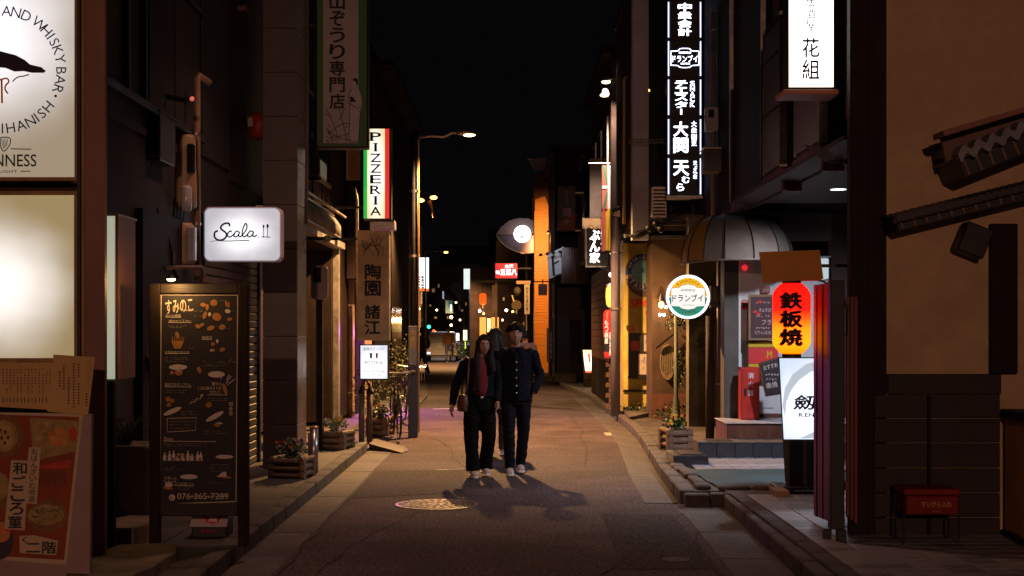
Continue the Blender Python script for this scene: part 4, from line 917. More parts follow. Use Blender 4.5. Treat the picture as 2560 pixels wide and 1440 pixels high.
# bicycle builder
def bicycle(label, loc, rz, group='parked bicycles', col=M_dark):
    t = thing('bicycle', label, 'bicycle', (0, 0, 0), group)
    for x in (-.52, .52):
        q = MB(); R_ = .33; n = 28
        q.tube([(x + R_ * math.cos(2 * math.pi * k / n), 0, .345 + R_ * math.sin(2 * math.pi * k / n)) for k in range(n + 1)], .017, 6, caps=False)
        wh = part('wheel', MB().tube([(x, -.03, .345), (x, .03, .345)], .025, 8), M_steel, t); part('tyre', q, M_cable, wh)
        q = MB()
        for k in range(14):
            a = 2 * math.pi * k / 14; q.tube([(x, .012 * (-1) ** k, .345), (x + R_ * math.cos(a), 0, .345 + R_ * math.sin(a))], .0015, 4, caps=False)
        part('spokes', q, M_steel, wh)
        q = MB(); q.tube([(x + .36 * math.cos(math.radians(a)), 0, .345 + .36 * math.sin(math.radians(a))) for a in range(20, 161, 14)], (.012), 5); part('mudguard', q, M_steel, t)
    q = MB(); bb = (-.05, 0, .3); seat = (-.2, 0, .78); head = (.36, 0, .85); r_ = .014
    for a, b in ((bb, seat), (bb, (.40, 0, .68)), (seat, (.36, 0, .78)), (bb, (-.52, 0, .345)), (seat, (-.52, 0, .345)), ((.33, 0, .95), (.52, 0, .345))): q.tube([a, b], r_, 6)
    part('frame', q, col, t)
    part('saddle', MB().tube([(-.34, 0, .86), (-.24, 0, .875), (-.06, 0, .865)], [(.05, .02), (.08, .035), (.02, .02)], 10), M_blackp, t, smooth=True)
    part('handlebar', MB().tube([(.18, -.27, .98), (.28, -.25, 1.0), (.34, -.05, .97), (.34, .05, .97), (.28, .25, 1.0), (.18, .27, .98)], .012, 6), M_steel, t)
    part('pedal', MB().box(-.1, .0, -.13, -.06, .17, .19).tube([(-.05, -.06, .3), (-.05, -.06, .18)], .01, 6), M_dark, t)
    q = MB()
    for i in range(6): q.tube([(.42, -.14 + i * .056, .98), (.44, -.13 + i * .052, .74), (.66, -.13 + i * .052, .76), (.7, -.14 + i * .056, .98)], .003, 4)
    q.tube([(.42, -.15, .98), (.7, -.15, .98), (.7, .15, .98), (.42, .15, .98), (.42, -.15, .98)], .005, 4); part('basket', q, M_steel, t)
    part('lamp', MB().sphere((.50, .05, .62), .03, 6), M_steel, t, smooth=True)
    t.location = loc; t.rotation_euler = (0, 0, rz); return t
bicycle('bicycle parked nose out behind the pizzeria light box', (wx(985, 20.6), 20.9, .03), math.radians(-80))
bicycle('bicycle parked beyond the blue street sign post', (-1.78, 24.2, .03), math.radians(-75))
# mossy greenery by the wall
q = MB()
for i in range(5): leafball(q, (-2.35 + i * .12, 22.5 + i * .6, .55 + .1 * i), (.25, .35, .6), 260, .05)
tag(part('shrub', q, mat('olive_leaf', (.045, .045, .012), rough=.6, var=.4, bump=0, scale=14)), 'olive shrub against the wall between the bicycle and the street sign post', 'shrub')
b3 = thing('house', 'tall plain dark house at the left beyond the pottery sign', 'building', (-4.5, 32, .03))
M_dkr = mat('dark_render', (.026, .018, .016), spec=.04, rough=.95, scale=3, var=.3, bump=.3, dirt=.3)
wall_part('wall', -8, -2.95, 26.5, 40, .02, 7.6, M_dkr, b3)
part('gable', MB().add([(-8, 26.5, 7.6), (-2.95, 26.5, 7.6), (-8, 40, 7.6), (-2.95, 40, 7.6), (-5.5, 26.5, 9.2), (-5.5, 40, 9.2)], [(0, 1, 4), (1, 3, 5, 4), (2, 5, 3), (0, 4, 5, 2)]), M_wood, b3)
wall_part('upper_box', -2.95, -2.5, 25.0, 29, 2.55, 6.2, M_dkr, b3)
wall_part('window', -2.5, -2.48, 26, 28, 4.2, 5.2, M_glass, b3)
wall_part('light_panel', -2.95, -2.7, 24.9, 24.98, 4.3, 6.9, M_cream, b3)
wall_part('eaves', -2.95, -2.55, 30, 40, 7.3, 7.42, M_dkr, b3)
wall_part('doorway', -2.95, -2.9, 29.5, 33, .03, 2.3, M_wood, b3)
wall_part('window', -2.95, -2.92, 34, 37, 1.0, 2.2, M_glass, b3)
wall_part('post', -2.62, -2.5, 24.9, 24.99, .03, 2.55, M_cream, b3)
nl = thing('neon_tube', 'violet neon tube on the left wall behind the street sign post', 'lamp', (-2.85, 30, 1.9))
part('tube', MB().tube([(-2.86, 28.4, 1.2), (-2.86, 31.6, 1.2)], .02, 8), emat('violet_neon', (.55, .12, 1), 2), nl)
lamp('SPOT', (-2.6, 29, 1.6), 480, (.75, .10, .75), nl, size=.1, spot=math.radians(120), aim=(-1.9, 27.5, 0), blend=1)

# street name post and lamp pole
Yn = 21.2
np_ = thing('street_sign_post', 'dark blue slab post with yellow street name characters beside the road', 'sign post', (wx(1032, Yn), Yn, 0))
part('slab', MB().box(wx(1020, Yn), wx(1044, Yn), Yn, Yn + .1, 0, wz(815, Yn), b=.008), mat('slab_blue', (.05, .065, .10), rough=.4, metal=.4, scale=4, var=.2, bump=0, dirt=.2), np_)
part('plate', MB().box(wx(1022, Yn), wx(1042, Yn), Yn - .004, Yn - .0005, wz(912, Yn), wz(818, Yn)), mat('plate_grey', (.20, .24, .28), rough=.35, scale=3, var=.2, bump=0), np_)
q = MB(); vtext(q, '木倉町', Yn - .006, 1032, 823, 872, 12, bold=.03); part('lettering', q, mat('sign_yellow', (.6, .42, .03), rough=.5, var=.05, bump=0), np_)
Yq = 22.3
lp = thing('street_lamp', 'near street lamp with lit head on a curved arm over the road', 'street lamp', (wx(1038, Yq), Yq, 0))
part('pole', MB().tube([(wx(1036, Yq), Yq, 0), (wx(1036, Yq), Yq, wz(325, Yq)), ], [.085, .07], 14), M_dark, lp, smooth=True)
part('conduit', MB().tube([(wx(1047, Yq), Yq - .06, 0), (wx(1047, Yq), Yq - .06, wz(350, Yq))], .012, 6), M_brass, lp)
part('arm', MB().tube([P(1038, 345, Yq), P(1075, 340, Yq), P(1110, 342, Yq), P(1130, 332, Yq), P(1150, 331, Yq)], .022, 8), M_alu, lp, smooth=True)
part('head', MB().tube([P(1146, 333, Yq), P(1160, 331, Yq), P(1180, 333, Yq), P(1190, 336, Yq)], [(.03, .04), (.07, .045), (.07, .035), (.02, .01)], 12), M_alu, lp, smooth=True)
part('lens', MB().sphere(P(1173, 337, Yq), (.10, .06, .03), 8), emat('lamp_lens', (1, .66, .28), 12), lp, smooth=True)
lamp('SPOT', P(1172, 342, Yq) - Vector((0, 0, .07)), 4800, SOD, lp, size=.06, spot=math.radians(140), aim=(wx(1172, Yq), Yq, 0), blend=.45)
for y in (478, 640): part('band', MB().tube([(wx(1036, Yq), Yq, wz(y, Yq) - .02), (wx(1036, Yq), Yq, wz(y, Yq) + .02)], .085, 14), M_steel, lp)

def far_lamp(label, xp, yp, x, y, Y, power, arm=True, s=.06, col=SOD, em=None):
    t = thing('street_lamp', label, 'street lamp', (wx(xp, Y), Y, 0))
    part('pole', MB().tube([(wx(xp, Y), Y, 0), (wx(xp, Y), Y, wz(yp, Y))], .06, 8), M_dark, t)
    part('arm', MB().tube([P(xp, yp, Y), P((x + xp) / 2, y - 3, Y), P(x, y - 2, Y)], .02, 6), M_dark, t)
    part('lens', MB().sphere(P(x, y, Y), (s * 1.6, s, s * .8), 6), em or E_sod, t, smooth=True)
    if power: lamp('SPOT', P(x, y + 3, Y) - Vector((0, 0, .1)), power, col, t, size=.08, spot=math.radians(135), aim=(wx(x, Y), Y, 0), blend=.5)
    return t
t = far_lamp('twin headed street lamp on the left, low beyond the near lamp', 1030, 470, 1051, 501, 34.0, 2000, col=(1, .55, .2))
part('arm', MB().tube([P(1030, 480, 34), P(1060, 478, 34.2), P(1083, 490, 34.4)], .02, 6), M_dark, t); part('lens', MB().sphere(P(1084, 494, 34.4), (.09, .06, .05), 6), E_sod, t, smooth=True)
part('ornament', MB().tube([P(1072, 502, 34.4), P(1080, 520, 34.4), P(1082, 545, 34.4)], [.05, .03, .01], 6), mat('rust_orn', (.3, .12, .04), rough=.6, var=.3, bump=0), t)
far_lamp('small distant street lamp on a thin arm above the dark left buildings', 1062, 628, 1115, 631, 62.0, 6500)
far_lamp('distant lamp beside the white vertical light box', 1172, 676, 1188, 680, 75.0, 2500, col=COOL, em=emat('cool_lens', (.85, .85, 1), 25), s=.07)

# ================================================================= RIGHT SIDE
# --- near machiya wall
m1_ = thing('town_house', 'plastered town house wall with dark timber frame at the right edge', 'building', (3.5, 10.4, .13))
Ya = 10.2; x = lambda p: wx(p, Ya); z = lambda p: wz(p, Ya)
wall_part('plaster_wall', x(2218), 7, Ya + .03, 10.5, 0.1, 6.2, M_plast, m1_)
part('corner_post', MB().box(x(2122), x(2168), Ya - .05, 10.26, .1, 6.2, b=.01), M_wood, m1_)
part('corner_post', MB().box(x(2169), x(2217), Ya - .0, 10.26, .1, 6.2, b=.008), M_wood, m1_)
part('sill_beam', MB().box(x(2218), x(2500), Ya - .03, Ya + .029, z(985), z(935), b=.005), M_wood_h, m1_)
part('jamb', MB().box(x(2474), x(2540), Ya - .04, Ya + .028, z(934), z(560), b=.005), M_wood, m1_)
bx = []
for i, (ya, yb) in enumerate(((988, 1044), (1047, 1105), (1108, 1168), (1171, 1230), (1233, 1292), (1295, 1355))):
    for (xa, xb) in ((2185, 2318), (2326, 2500)): bx.append((x(xa), x(xb) - .004, Ya - .012 - .003 * (i % 2), Ya + .02, z(yb), z(ya), M_wood_h))
pieces('board', bx, M_wood_h, m1_, b=.003)
part('batten', MB().box(x(2319), x(2325), Ya - .025, Ya + .02, z(1355), z(988)), M_wood, m1_)
part('base_beam', MB().box(x(2185), x(2510), Ya - .05, Ya + .02, z(1400), z(1357), b=.006), M_wood_h, m1_)
part('vent_ring', MB().tube([(x(2387) + .065 * math.cos(a * math.pi / 12), Ya + .027, z(628) + .065 * math.sin(a * math.pi / 12)) for a in range(25)], .004, 5, caps=False), M_plast, m1_)
# projecting wall coming towards the camera, its orange light put into the colour
m2_ = thing('bay_wall', 'low plastered bay wall coloured as lit orange, with dark sill at the right edge', 'wall', (4.0, 9.4, .13))
pw = [(x(2506), Ya - .052), (x(2506) - .12, 8.4), (6.5, 8.4), (6.5, Ya - .052)]
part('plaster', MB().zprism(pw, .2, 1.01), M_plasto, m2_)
part('sill', MB().zprism([(pw[0][0] - .03, Ya - .053), (pw[1][0] - .03, 8.35), (6.5, 8.35), (6.5, Ya - .053)], 1.012, 1.07), M_wood_h, m2_)
part('plinth', MB().zprism([(pw[0][0] - .02, Ya - .053), (pw[1][0] - .02, 8.38), (6.5, 8.38), (6.5, Ya - .053)], .11, .198), M_dark, m2_)
part('window_frame', MB().box(x(2543), x(2549), 9.6, 9.66, 1.07, z(640), b=.003).box(x(2549), 6, 9.6, 9.66, 1.07, 1.12).box(x(2549), 6, 9.6, 9.66, z(812), z(806)), M_plank, m2_)
part('pane', MB().box(x(2549), 6, 9.63, 9.64, 1.12, z(640)), M_glass, m2_)
# tiled pent roofs
def obox(mb, A, u, up, a0, a1, c0, c1, y0, y1):
    vs = [A + u * a + up * c + Vector((0, b, 0)) for a in (a0, a1) for b in (y0, y1) for c in (c0, c1)]
    return mb.add(vs, [(0, 1, 3, 2), (4, 6, 7, 5), (0, 4, 5, 1), (2, 3, 7, 6), (0, 2, 6, 4), (1, 5, 7, 3)])
def pent(label, pts, Y0, Y1, n, tm, nr, amp, drop, fd=.028):
    """small tiled roof whose front edge slopes from pts[0] to pts[1] (pixels at its own front depth)"""
    (xa, ya), (xb, yb) = pts; A = Vector((wx(xa, Y0), 0, wz(ya, Y0))); B = Vector((wx(xb, Y0), 0, wz(yb, Y0))); d = B - A; L_ = d.length; u = d / L_; up = Vector((-u.z, 0, u.x))
    t = thing('tiled_roof', label, 'roof', (A.x, Y0, A.z))
    part('deck', obox(MB(), A, u, up, 0, L_, -.025, 0, Y0, Y1), M_blackp, t)
    part('fascia', obox(MB(), A, u, up, -.02, L_, -.03, .012, Y0 - .02, Y0 - .001), M_wood_h, t)
    w = L_ / n
    for i in range(n):
        prof = []
        for k in range(9):
            s_ = k / 8; prof.append(A + u * ((i + s_) * w) + up * (.014 + amp * (.5 - .5 * math.cos(s_ * 2 * math.pi)) * (1 if s_ > .5 else .8)))
        f0 = [p + Vector((0, Y0 - .04, 0)) for p in prof]; f1 = [p - up * fd + Vector((0, Y0 - .04, 0)) for p in prof]; b0 = [p + Vector((0, Y1, .03)) for p in prof]
        q = MB().add(f0 + b0 + f1, [(k, k + 1, 10 + k, 9 + k) for k in range(8)] + [(18 + k, 19 + k, k + 1, k) for k in range(8)]); part('roof_tile', q, tm, t)
    for i in range(nr):
        a = L_ * (i + .5) / nr; part('rafter', obox(MB(), A, u, up, a - .008, a + .008, -.026 - drop, -.026, Y0 + .03, Y0 + .12), M_raft, t)
    part('soffit', obox(MB(), A, u, up, .02, L_, -.034 - drop, -.0265, Y0 + .045, Y1), M_blackp, t)
M_raft = mat('rafter_end', (.16, .10, .055), rough=.7, var=.2, bump=.1)
M_rtile = mat('grey_roof_tile', (.20, .20, .22), rough=.45, scale=8, var=.3, bump=.1, dirt=.2)
M_dtile = mat('dark_roof_tile', (.03, .027, .027), rough=.5, scale=8, var=.3, bump=.1)
pent('upper pent roof with a row of grey curved tiles at the right edge', ((2392, 392), (2640, 292)), Ya - .55, Ya + .02, 7, M_rtile, 8, .055, .12, fd=.065)
pent('lower dark pent roof with rafters showing below it on the plaster wall', ((2238, 548), (2640, 448)), Ya - .4, Ya + .02, 22, M_dtile, 13, .012, .05, fd=.04)
part('barge_board', MB().prism([(wx(2352, 9.75), wz(330, 9.75)), (wx(2640, 9.75), wz(248, 9.75)), (wx(2640, 9.75), wz(300, 9.75)), (wx(2392, 9.75), wz(392, 9.75)), (wx(2366, 9.75), wz(404, 9.75))], 9.76, 9.80), mat('barge_mauve', (.13, .07, .055), rough=.6, var=.2, bump=.1), m1_)
part('barge_board', MB().prism([(wx(2348, 9.6), wz(330, 9.6)), (wx(2640, 9.6), wz(246, 9.6)), (wx(2640, 9.6), wz(258, 9.6)), (wx(2352, 9.6), wz(344, 9.6))], 9.52, 9.755), M_rcol, m1_)
ub = thing('wall_speaker', 'dark square box tilted under the lower pent roof', 'speaker', P(2440, 600, 10.0)); part('casing', MB().box(-.1, .1, 0, .15, -.11, .11, b=.01), M_blackp, ub)
for c in ub.children: c.location = (0, 0, 0); c.rotation_euler = (0, math.radians(22), 0)
for c in ub.children:
    for v in c.data.vertices: v.co += ub.location
# ash tray tin
Yt2 = 9.75
at = thing('ashtray_box', 'red tin cigarette ashtray box on thin legs by the dark boards', 'ashtray', (wx(2328, Yt2), Yt2, .13))
part('tin', MB().box(wx(2266, Yt2), wx(2397, Yt2), Yt2, Yt2 + .28, wz(1287, Yt2), wz(1240, Yt2), b=.008), M_rtin, at)
part('lid', MB().box(wx(2260, Yt2), wx(2400, Yt2), Yt2 - .008, Yt2 + .29, wz(1238, Yt2), wz(1222, Yt2), b=.008), M_rtin, at)
for xx_ in (2262, 2399):
    for yy_ in (.02, .26): part('leg', MB().tube([(wx(xx_, Yt2), Yt2 + yy_, .13), (wx(xx_, Yt2), Yt2 + yy_, wz(1240, Yt2))], .006, 6), M_dark, at)
q = MB(); fit(q, 'すいがら入れ', Yt2 - .003, 2304, 1253, 2379, 1268, bold=.015); fit(q, 'JAPAN TOBACCO', Yt2 - .003, 2330, 1277, 2352, 1281); part('lettering', q, mat('gold_letter', (.5, .32, .12), rough=.5, var=.05, bump=0), at)

# --- louvre fence
Yf = 10.0
sf = thing('slat_fence', 'dark upright timber slat fence glowing red beside the lantern', 'fence', (wx(2080, Yf), Yf, .13))
M_slat = mat('slat_wood', (.15, .03, .02), rough=.5, scale=14, var=.3, bump=.2, stretch=(1, 1, .06))
for i in range(9):
    y0 = 9.96 + i * .104; xo = 2.345 + (.006 if i % 2 else 0)
    part('slat', MB().box(xo, xo + .018, y0, y0 + .094, .24 - .005 * i, 1.99, b=.003), M_slat, sf)
part('rail', MB().box(2.372, 2.40, 9.96, 10.89, .5, .56), M_slat, sf); part('rail', MB().box(2.372, 2.40, 9.96, 10.89, 1.8, 1.86), M_slat, sf)
part('end_post', MB().box(wx(2073, 9.9), wx(2109, 9.9), 9.86, 9.95, wz(1322, 9.9), wz(700, 9.9), b=.006), M_blackp, sf)
part('leg', MB().box(wx(2056, Yf), wx(2076, Yf), 9.96, 10.0, .13, wz(1321, Yf)), M_blackp, sf); part('leg', MB().box(wx(2092, 9.9), wx(2116, 9.9), 9.9, 9.94, .13, wz(1325, 9.9)), M_blackp, sf)
part('foot', MB().box(wx(2044, Yf), wx(2130, Yf), 9.9, 9.98, .132, .15), M_dark, sf)
bx = [(wx(2112 + i * 10, 10.05), wx(2120 + i * 10, 10.05), 10.0, 10.03, wz(1290 + 8 * i, 10.05), wz(742, 10.05)) for i in range(3)]
pieces('slat', bx, M_slat, sf, b=.003)
part('handle', MB().tube([P(2112, 760, 9.85), P(2119, 762, 9.8), P(2119, 835, 9.8), P(2112, 838, 9.85)], .006, 6), M_dark, sf)

# --- red lantern with its little roof
Yv = 10.9
ln_ = thing('paper_lantern', 'big glowing red and yellow paper lantern with three black characters', 'lantern', P(1979, 888, Yv))
lc = P(1979, 888, Yv); hh = wz(705, Yv) - wz(888, Yv); r0 = (wx(2026, Yv) - wx(1932, Yv)) / 2
prof = []
for k in range(41):
    t_ = k / 40; a = abs(t_ * 2 - 1); r = r0 * (1 - max(0, a - .62) ** 2 * 3.3); r *= 1 + (.012 if k % 2 else 0); prof.append((r, hh * (.02 + .96 * t_)))
m = bpy.data.materials.new('lantern_paper'); m.use_nodes = True; nt = m.node_tree; b = nt.nodes['Principled BSDF']; b.inputs['Base Color'].default_value = (.5, .02, .01, 1); b.inputs['Roughness'].default_value = .6
tc = nt.nodes.new('ShaderNodeTexCoord'); sx = nt.nodes.new('ShaderNodeSeparateXYZ'); nt.links.new(tc.outputs['Generated'], sx.inputs[0])
rr = nt.nodes.new('ShaderNodeValToRGB'); nt.links.new(sx.outputs['Z'], rr.inputs[0]); cr_ = rr.color_ramp
cr_.elements[0].position = 0; cr_.elements[0].color = (.5, .06, .0, 1); cr_.elements[1].position = 1; cr_.elements[1].color = (.30, .0015, .0008, 1)
for p, c in ((.15, (.5, .10, .002)), (.36, (.5, .07, .002)), (.50, (.5, .022, .0015)), (.62, (.45, .003, .0012))): e = cr_.elements.new(p); e.color = (*c, 1)
nt.links.new(rr.outputs[0], b.inputs['Emission Color']); b.inputs['Emission Strength'].default_value = 6.0; M_lant = m
part('paper', MB().lathe(prof, lc, 40), M_lant, ln_, smooth=True)
part('top_ring', MB().lathe([(r0 * .5, 0), (r0 * .5, .03)], lc + Vector((0, 0, hh * .985)), 24), M_blackp, ln_); part('bottom_ring', MB().lathe([(r0 * .5, -.015), (r0 * .5, .012)], lc, 24), M_blackp, ln_)
def cyl(X_, Z_): 
    dx = X_ - lc.x; return Yv - math.sqrt(max(0, r0 * r0 - dx * dx)) - .006
q = MB(); vtext(q, '鉄板焼', Yv - r0, 1979, 728, 866, 52 , bold=.075, fy=cyl); part('character_edge', q, mat('lantern_redline', (.35, .01, .01), rough=.7, var=.1, bump=0), ln_)
def cyl2(X_, Z_): return cyl(X_, Z_) - .003
q = MB(); vtext(q, '鉄板焼', Yv - r0, 1979, 730, 864, 48, bold=.03, fy=cyl2); part('lettering', q, M_ink, ln_)
lamp('POINT', (lc.x, Yv, lc.z + hh * .5), .1, (1, .2, .05), ln_, size=.1)
q = MB()
rfm = mat('lantern_roof_paint', (.40, .17, .03), rough=.6, scale=4, var=.15, bump=.05)
lr = thing('lantern_roof', 'small ochre pitched board roof above the big red lantern', 'roof', P(1979, 705, Yv))
a, b_, c_, d_ = P(1898, 630, Yv - .12), P(2049, 625, Yv - .12), P(2058, 695, Yv - .30), P(1906, 705, Yv - .30)
n_ = Vector((0, -.01, -.008)); q.add([a, b_, c_, d_, a - n_ * -1, b_ - n_ * -1, c_ - n_ * -1, d_ - n_ * -1], [(3, 2, 1, 0), (4, 5, 6, 7), (0, 1, 5, 4), (1, 2, 6, 5), (2, 3, 7, 6), (3, 0, 4, 7)]); part('front_slope', q, rfm, lr)
e_, f_ = P(1906, 702, Yv + .12), P(2054, 698, Yv + .12); q = MB().add([a, b_, f_, e_, a + Vector((0, 0, -.012)), b_ + Vector((0, 0, -.012)), f_ + Vector((0, 0, -.012)), e_ + Vector((0, 0, -.012))], [(0, 1, 2, 3), (7, 6, 5, 4), (0, 4, 5, 1), (1, 5, 6, 2), (2, 6, 7, 3), (3, 7, 4, 0)]); part('rear_slope', q, rfm, lr)
part('left_cheek', MB().add([a, d_, e_, a + Vector((.01, 0, 0)), d_ + Vector((.01, 0, 0)), e_ + Vector((.01, 0, 0))], [(0, 1, 2), (5, 4, 3), (0, 3, 4, 1), (1, 4, 5, 2), (2, 5, 3, 0)]), M_red, lr)
part('hanger', MB().tube([P(1979, 690, Yv), P(1979, 706, Yv)], .01, 6), M_dark, lr)
part('support_arm', MB().tube([P(2050, 700, Yv), P(2075, 712, Yv)], .008, 6), M_dark, lr)
part('wall_bracket', MB().box(wx(2035, Yv), wx(2050, Yv) + .3, Yv + .02, Yv + .05, wz(668, Yv), wz(660, Yv)), M_dark, lr)

# --- standing sign of the bar
Yk = 12.9
E_ken = emat('ken_face', (.80, .88, 1), 1.6, edge=(.70, .82, 1), es=.6, cen=(.55, 0, .4), rad=(.9, .8))
ks = thing('standing_sign', 'white backlit standing sign with grey swirl and brush character on casters', 'sign', (wx(2010, Yk), Yk, .13))
kx0, kx1 = 1947, 2090
part('cabinet', MB().add([P(kx0 - 2, 893, Yk + .01), P(kx1, 893, Yk + .01), P(kx1, 1212, Yk + .01), P(kx0 + 16, 1212, Yk + .01), P(kx0 - 2, 893, Yk + .2), P(kx1, 893, Yk + .2), P(kx1, 1212, Yk + .2), P(kx0 + 16, 1212, Yk + .2)], [(3, 2, 1, 0), (4, 5, 6, 7), (0, 1, 5, 4), (1, 2, 6, 5), (2, 3, 7, 6), (3, 0, 4, 7)]), M_blackp, ks)
q = MB(); fc = [(kx0 + 2, 896), (kx1 - 6, 896), (kx1 - 6, 1098), (kx0 + 13, 1098)]; q.prism([(wx(a, Yk), wz(b, Yk)) for a, b in fc], Yk - .006, Yk + .008); part('panel', q, E_ken, ks)
q = MB(); sw = [(2050, 902), (2015, 912), (1985, 935), (1962, 968), (1955, 1000), (1958, 1040), (1963, 1000), (1972, 975), (1990, 955), (2005, 950), (2000, 968), (2008, 985), (2035, 985), (2060, 960), (2030, 958), (2018, 975), (2002, 965), (2012, 935), (2050, 925)]
flat(q, [(2055, 900), (2015, 910), (1982, 935), (1962, 970), (1956, 1015), (1963, 1040), (1966, 1005), (1978, 975), (1998, 950), (2025, 930), (2060, 920)], Yk - .008); flat(q, [(2075, 1055), (2030, 1082), (1998, 1096), (2075, 1096)], Yk - .008)
part('swirl_picture', q, emat('swirl_grey', (.5, .56, .64), 1.0), ks)
q = MB(); fit(q, '劔', Yk - .010, 1984, 988, 2040, 1024, bold=.03, italic=.1); fit(q, 'R.EN', Yk - .010, 1997, 1033, 2034, 1042, bold=.03); part('lettering', q, mat('slate_ink', (.03, .045, .08), rough=.7, var=.1, bump=0), ks)
part('base_plate', MB().box(wx(1940, Yk), wx(2100, Yk), Yk - .12, Yk + .3, wz(1222, Yk), wz(1214, Yk), b=.005), M_dark, ks)
for xx in (1972, 2085):
    for yy in (Yk - .06, Yk + .24): part('caster', MB().tube([(wx(xx, Yk) - .015, yy, .175), (wx(xx, Yk) + .015, yy, .175)], .038, 14), M_cable, ks)
tag(part('wood_block', MB().box(wx(1932, 12.6), wx(1966, 12.6), 12.45, 12.8, .15, wz(1222, 12.6), b=.006), M_plank), 'pale wooden block wedged beside the caster of the standing bar sign', 'wood block')
lamp('POINT', P(2010, 1150, Yk - .5), .0, COOL, ks) if False else None

# --- recessed entrance: steps, platform, ramp
et = thing('entrance_steps', 'black tiled steps and pale landing before the white doorway', 'steps', (2.9, 17, .11))
part('landing', MB().box(2.62, 4.6, 17.05, 18.0, .11, .49, b=.004), M_woodr, et)
part('landing_top', MB().box(2.60, 4.6, 17.03, 18.0, .492, .505, b=.003), M_tile, et)
part('step', MB().box(2.20, 4.2, 16.52, 17.02, .11, .30), M_kerb, et)
pieces('step_tile', [(2.20 + i * .215, 2.20 + i * .215 + .208, 16.505, 16.518, .115, .30) for i in range(9)] , M_black, et, b=.003)
pieces('tread_tile', [(2.20 + i * .215, 2.20 + i * .215 + .208, 16.505, 17.0, .302, .314, M_kerb) for i in range(9)], M_kerb, et, b=.003)
part('mat', MB().box(2.32, 2.62, 16.6, 16.95, .316, .322), M_blackp, et)
part('low_block', MB().box(1.80, 2.19, 15.6, 16.4, .11, .235, b=.004), M_black, et); part('mat', MB().box(1.90, 2.14, 15.7, 16.3, .237, .243), M_dark, et)
rt = thing('tiled_ramp', 'band of pale paving tiles and teal matted ramp in front of the steps', 'ramp', (2.5, 14.5, .12))
bx = []
for i in range(8): bx.append((2.0 + i * .21, 2.0 + i * .21 + .2, 15.05, 15.72, .112, .135)); 
for i in range(7): bx.append((2.22 + i * .21, 2.22 + i * .21 + .2, 15.73, 16.45, .112, .135))
pieces('ramp_tile', bx, M_tile2, rt)
gx = MB(); N_ = 16
for i in range(N_ + 1):
    for j in range(N_ + 1):
        u_, v_ = i / N_, j / N_; X_ = 1.9 + u_ * 1.6 + .1 * (1 - v_); Y_ = 13.35 + v_ * 1.65 + u_ * .1; gx.v.append((X_, Y_, .125 + .02 * v_ + .012 * math.sin(X_ * 9 + Y_ * 4) * math.sin(Y_ * 5) + (.0)))
for i in range(N_):
    for j in range(N_): k = i * (N_ + 1) + j; gx.f.append([k, k + N_ + 1, k + N_ + 2, k + 1])
part('teal_mat', gx, M_teal, rt, smooth=True)
for i in range(7): part('edging_stone', MB().box(1.78 + random.uniform(-.02, .02), 1.9, 13.35 + i * .33, 13.35 + i * .33 + .3, .11, .15 + random.uniform(0, .02), b=.015), M_kerb, rt)
for i in range(5): part('edging_stone', MB().box(1.95 + i * .32, 2.24 + i * .32, 13.2 + random.uniform(-.02, .0), 13.34, .12, .165, b=.015), M_kerb, rt)

# door wall
Yd = 18.0
dw = thing('bar_entrance', 'white entrance wall with door frames and grey column under the domed awning', 'building', (3.2, 18, .11))
x = lambda p: wx(p, Yd); z = lambda p: wz(p, Yd)
part('door', MB().box(x(1848), x(2078), Yd + .02, Yd + .12, .505, z(640)), M_wdoor, dw)
part('column', MB().box(x(1810), x(1846), Yd - .02, Yd + .3, .11, z(600), b=.006), M_wallC, dw)
part('door_frame', MB().box(x(1846) + .001, x(1852), Yd - .01, Yd + .05, .505, z(642), b=.003), M_white, dw)
part('door_panel', MB().box(x(1886), x(1935), Yd + .005, Yd + .019, z(1020), z(654), b=.004), M_wdoor, dw)
part('door_panel', MB().box(x(1990), x(2060), Yd + .005, Yd + .019, z(900), z(654), b=.004), M_wdoor, dw)
part('kick_board', MB().box(x(1850), x(2070), Yd + .004, Yd + .018, .51, .56), M_woodr, dw)
part('back_wall', MB().box(x(2079), 7, Yd + .0, Yd + .2, .11, 3.14), M_wallB, dw)
part('transom', MB().box(x(1810), 7, Yd + .01, Yd + .3, z(600) + .001, 3.14), M_wallC, dw)
tag(part('alarm_bell', MB().sphere(P(1862, 669, Yd - .02), (.038, .03, .038), 8), emat('alarm_red', (1, .03, .04), .75, base=(.6, .02, .02)), smooth=True), 'small red round alarm lamp on the white entrance wall', 'alarm lamp')
rs = thing('round_sticker', 'round red notice sticker on the white wall left of the framed blackboard', 'sticker', P(1862, 762, Yd))
part('disc', MB().prism([(x(a), z(b)) for a, b in ell(1862, 762, 13, 13)], Yd + .012, Yd + .019), M_redink, rs); q = MB(); flat(q, [(1856, 758), (1868, 758), (1868, 768), (1856, 768)], Yd + .010); part('emblem', q, M_blackp, rs); q = MB(); fit(q, '駐輪禁止', Yd + .010, 1853, 752, 1871, 756); part('lettering', q, M_white, rs)
nf = thing('framed_blackboard', 'framed blackboard with chalk menu behind the big lantern', 'menu board', P(1905, 850, 17.7))
part('frame', MB().box(wx(1871, 17.7), wx(1935, 17.7), 17.7, 17.72, wz(851, 17.7), wz(736, 17.7), b=.004), M_plank, nf)
part('board', MB().box(wx(1877, 17.7), wx(1930, 17.7), 17.69, 17.7 - .001, wz(844, 17.7), wz(742, 17.7)), mat('maroon_board', (.05, .012, .02), rough=.6, var=.2, bump=0), nf)
q = MB(); fit(q, 'オムそば', 17.687, 1897, 770, 1928, 780, italic=.1); fit(q, 'フラ', 17.687, 1905, 800, 1928, 812, italic=.1); fit(q, 'カブトムシは入れ', 17.687, 1887, 826, 1928, 836, italic=.1)
for y in (757, 790, 820): scribble(q, 1890, y, 1926, 17.687, h=5, lw=1.2, step=6)
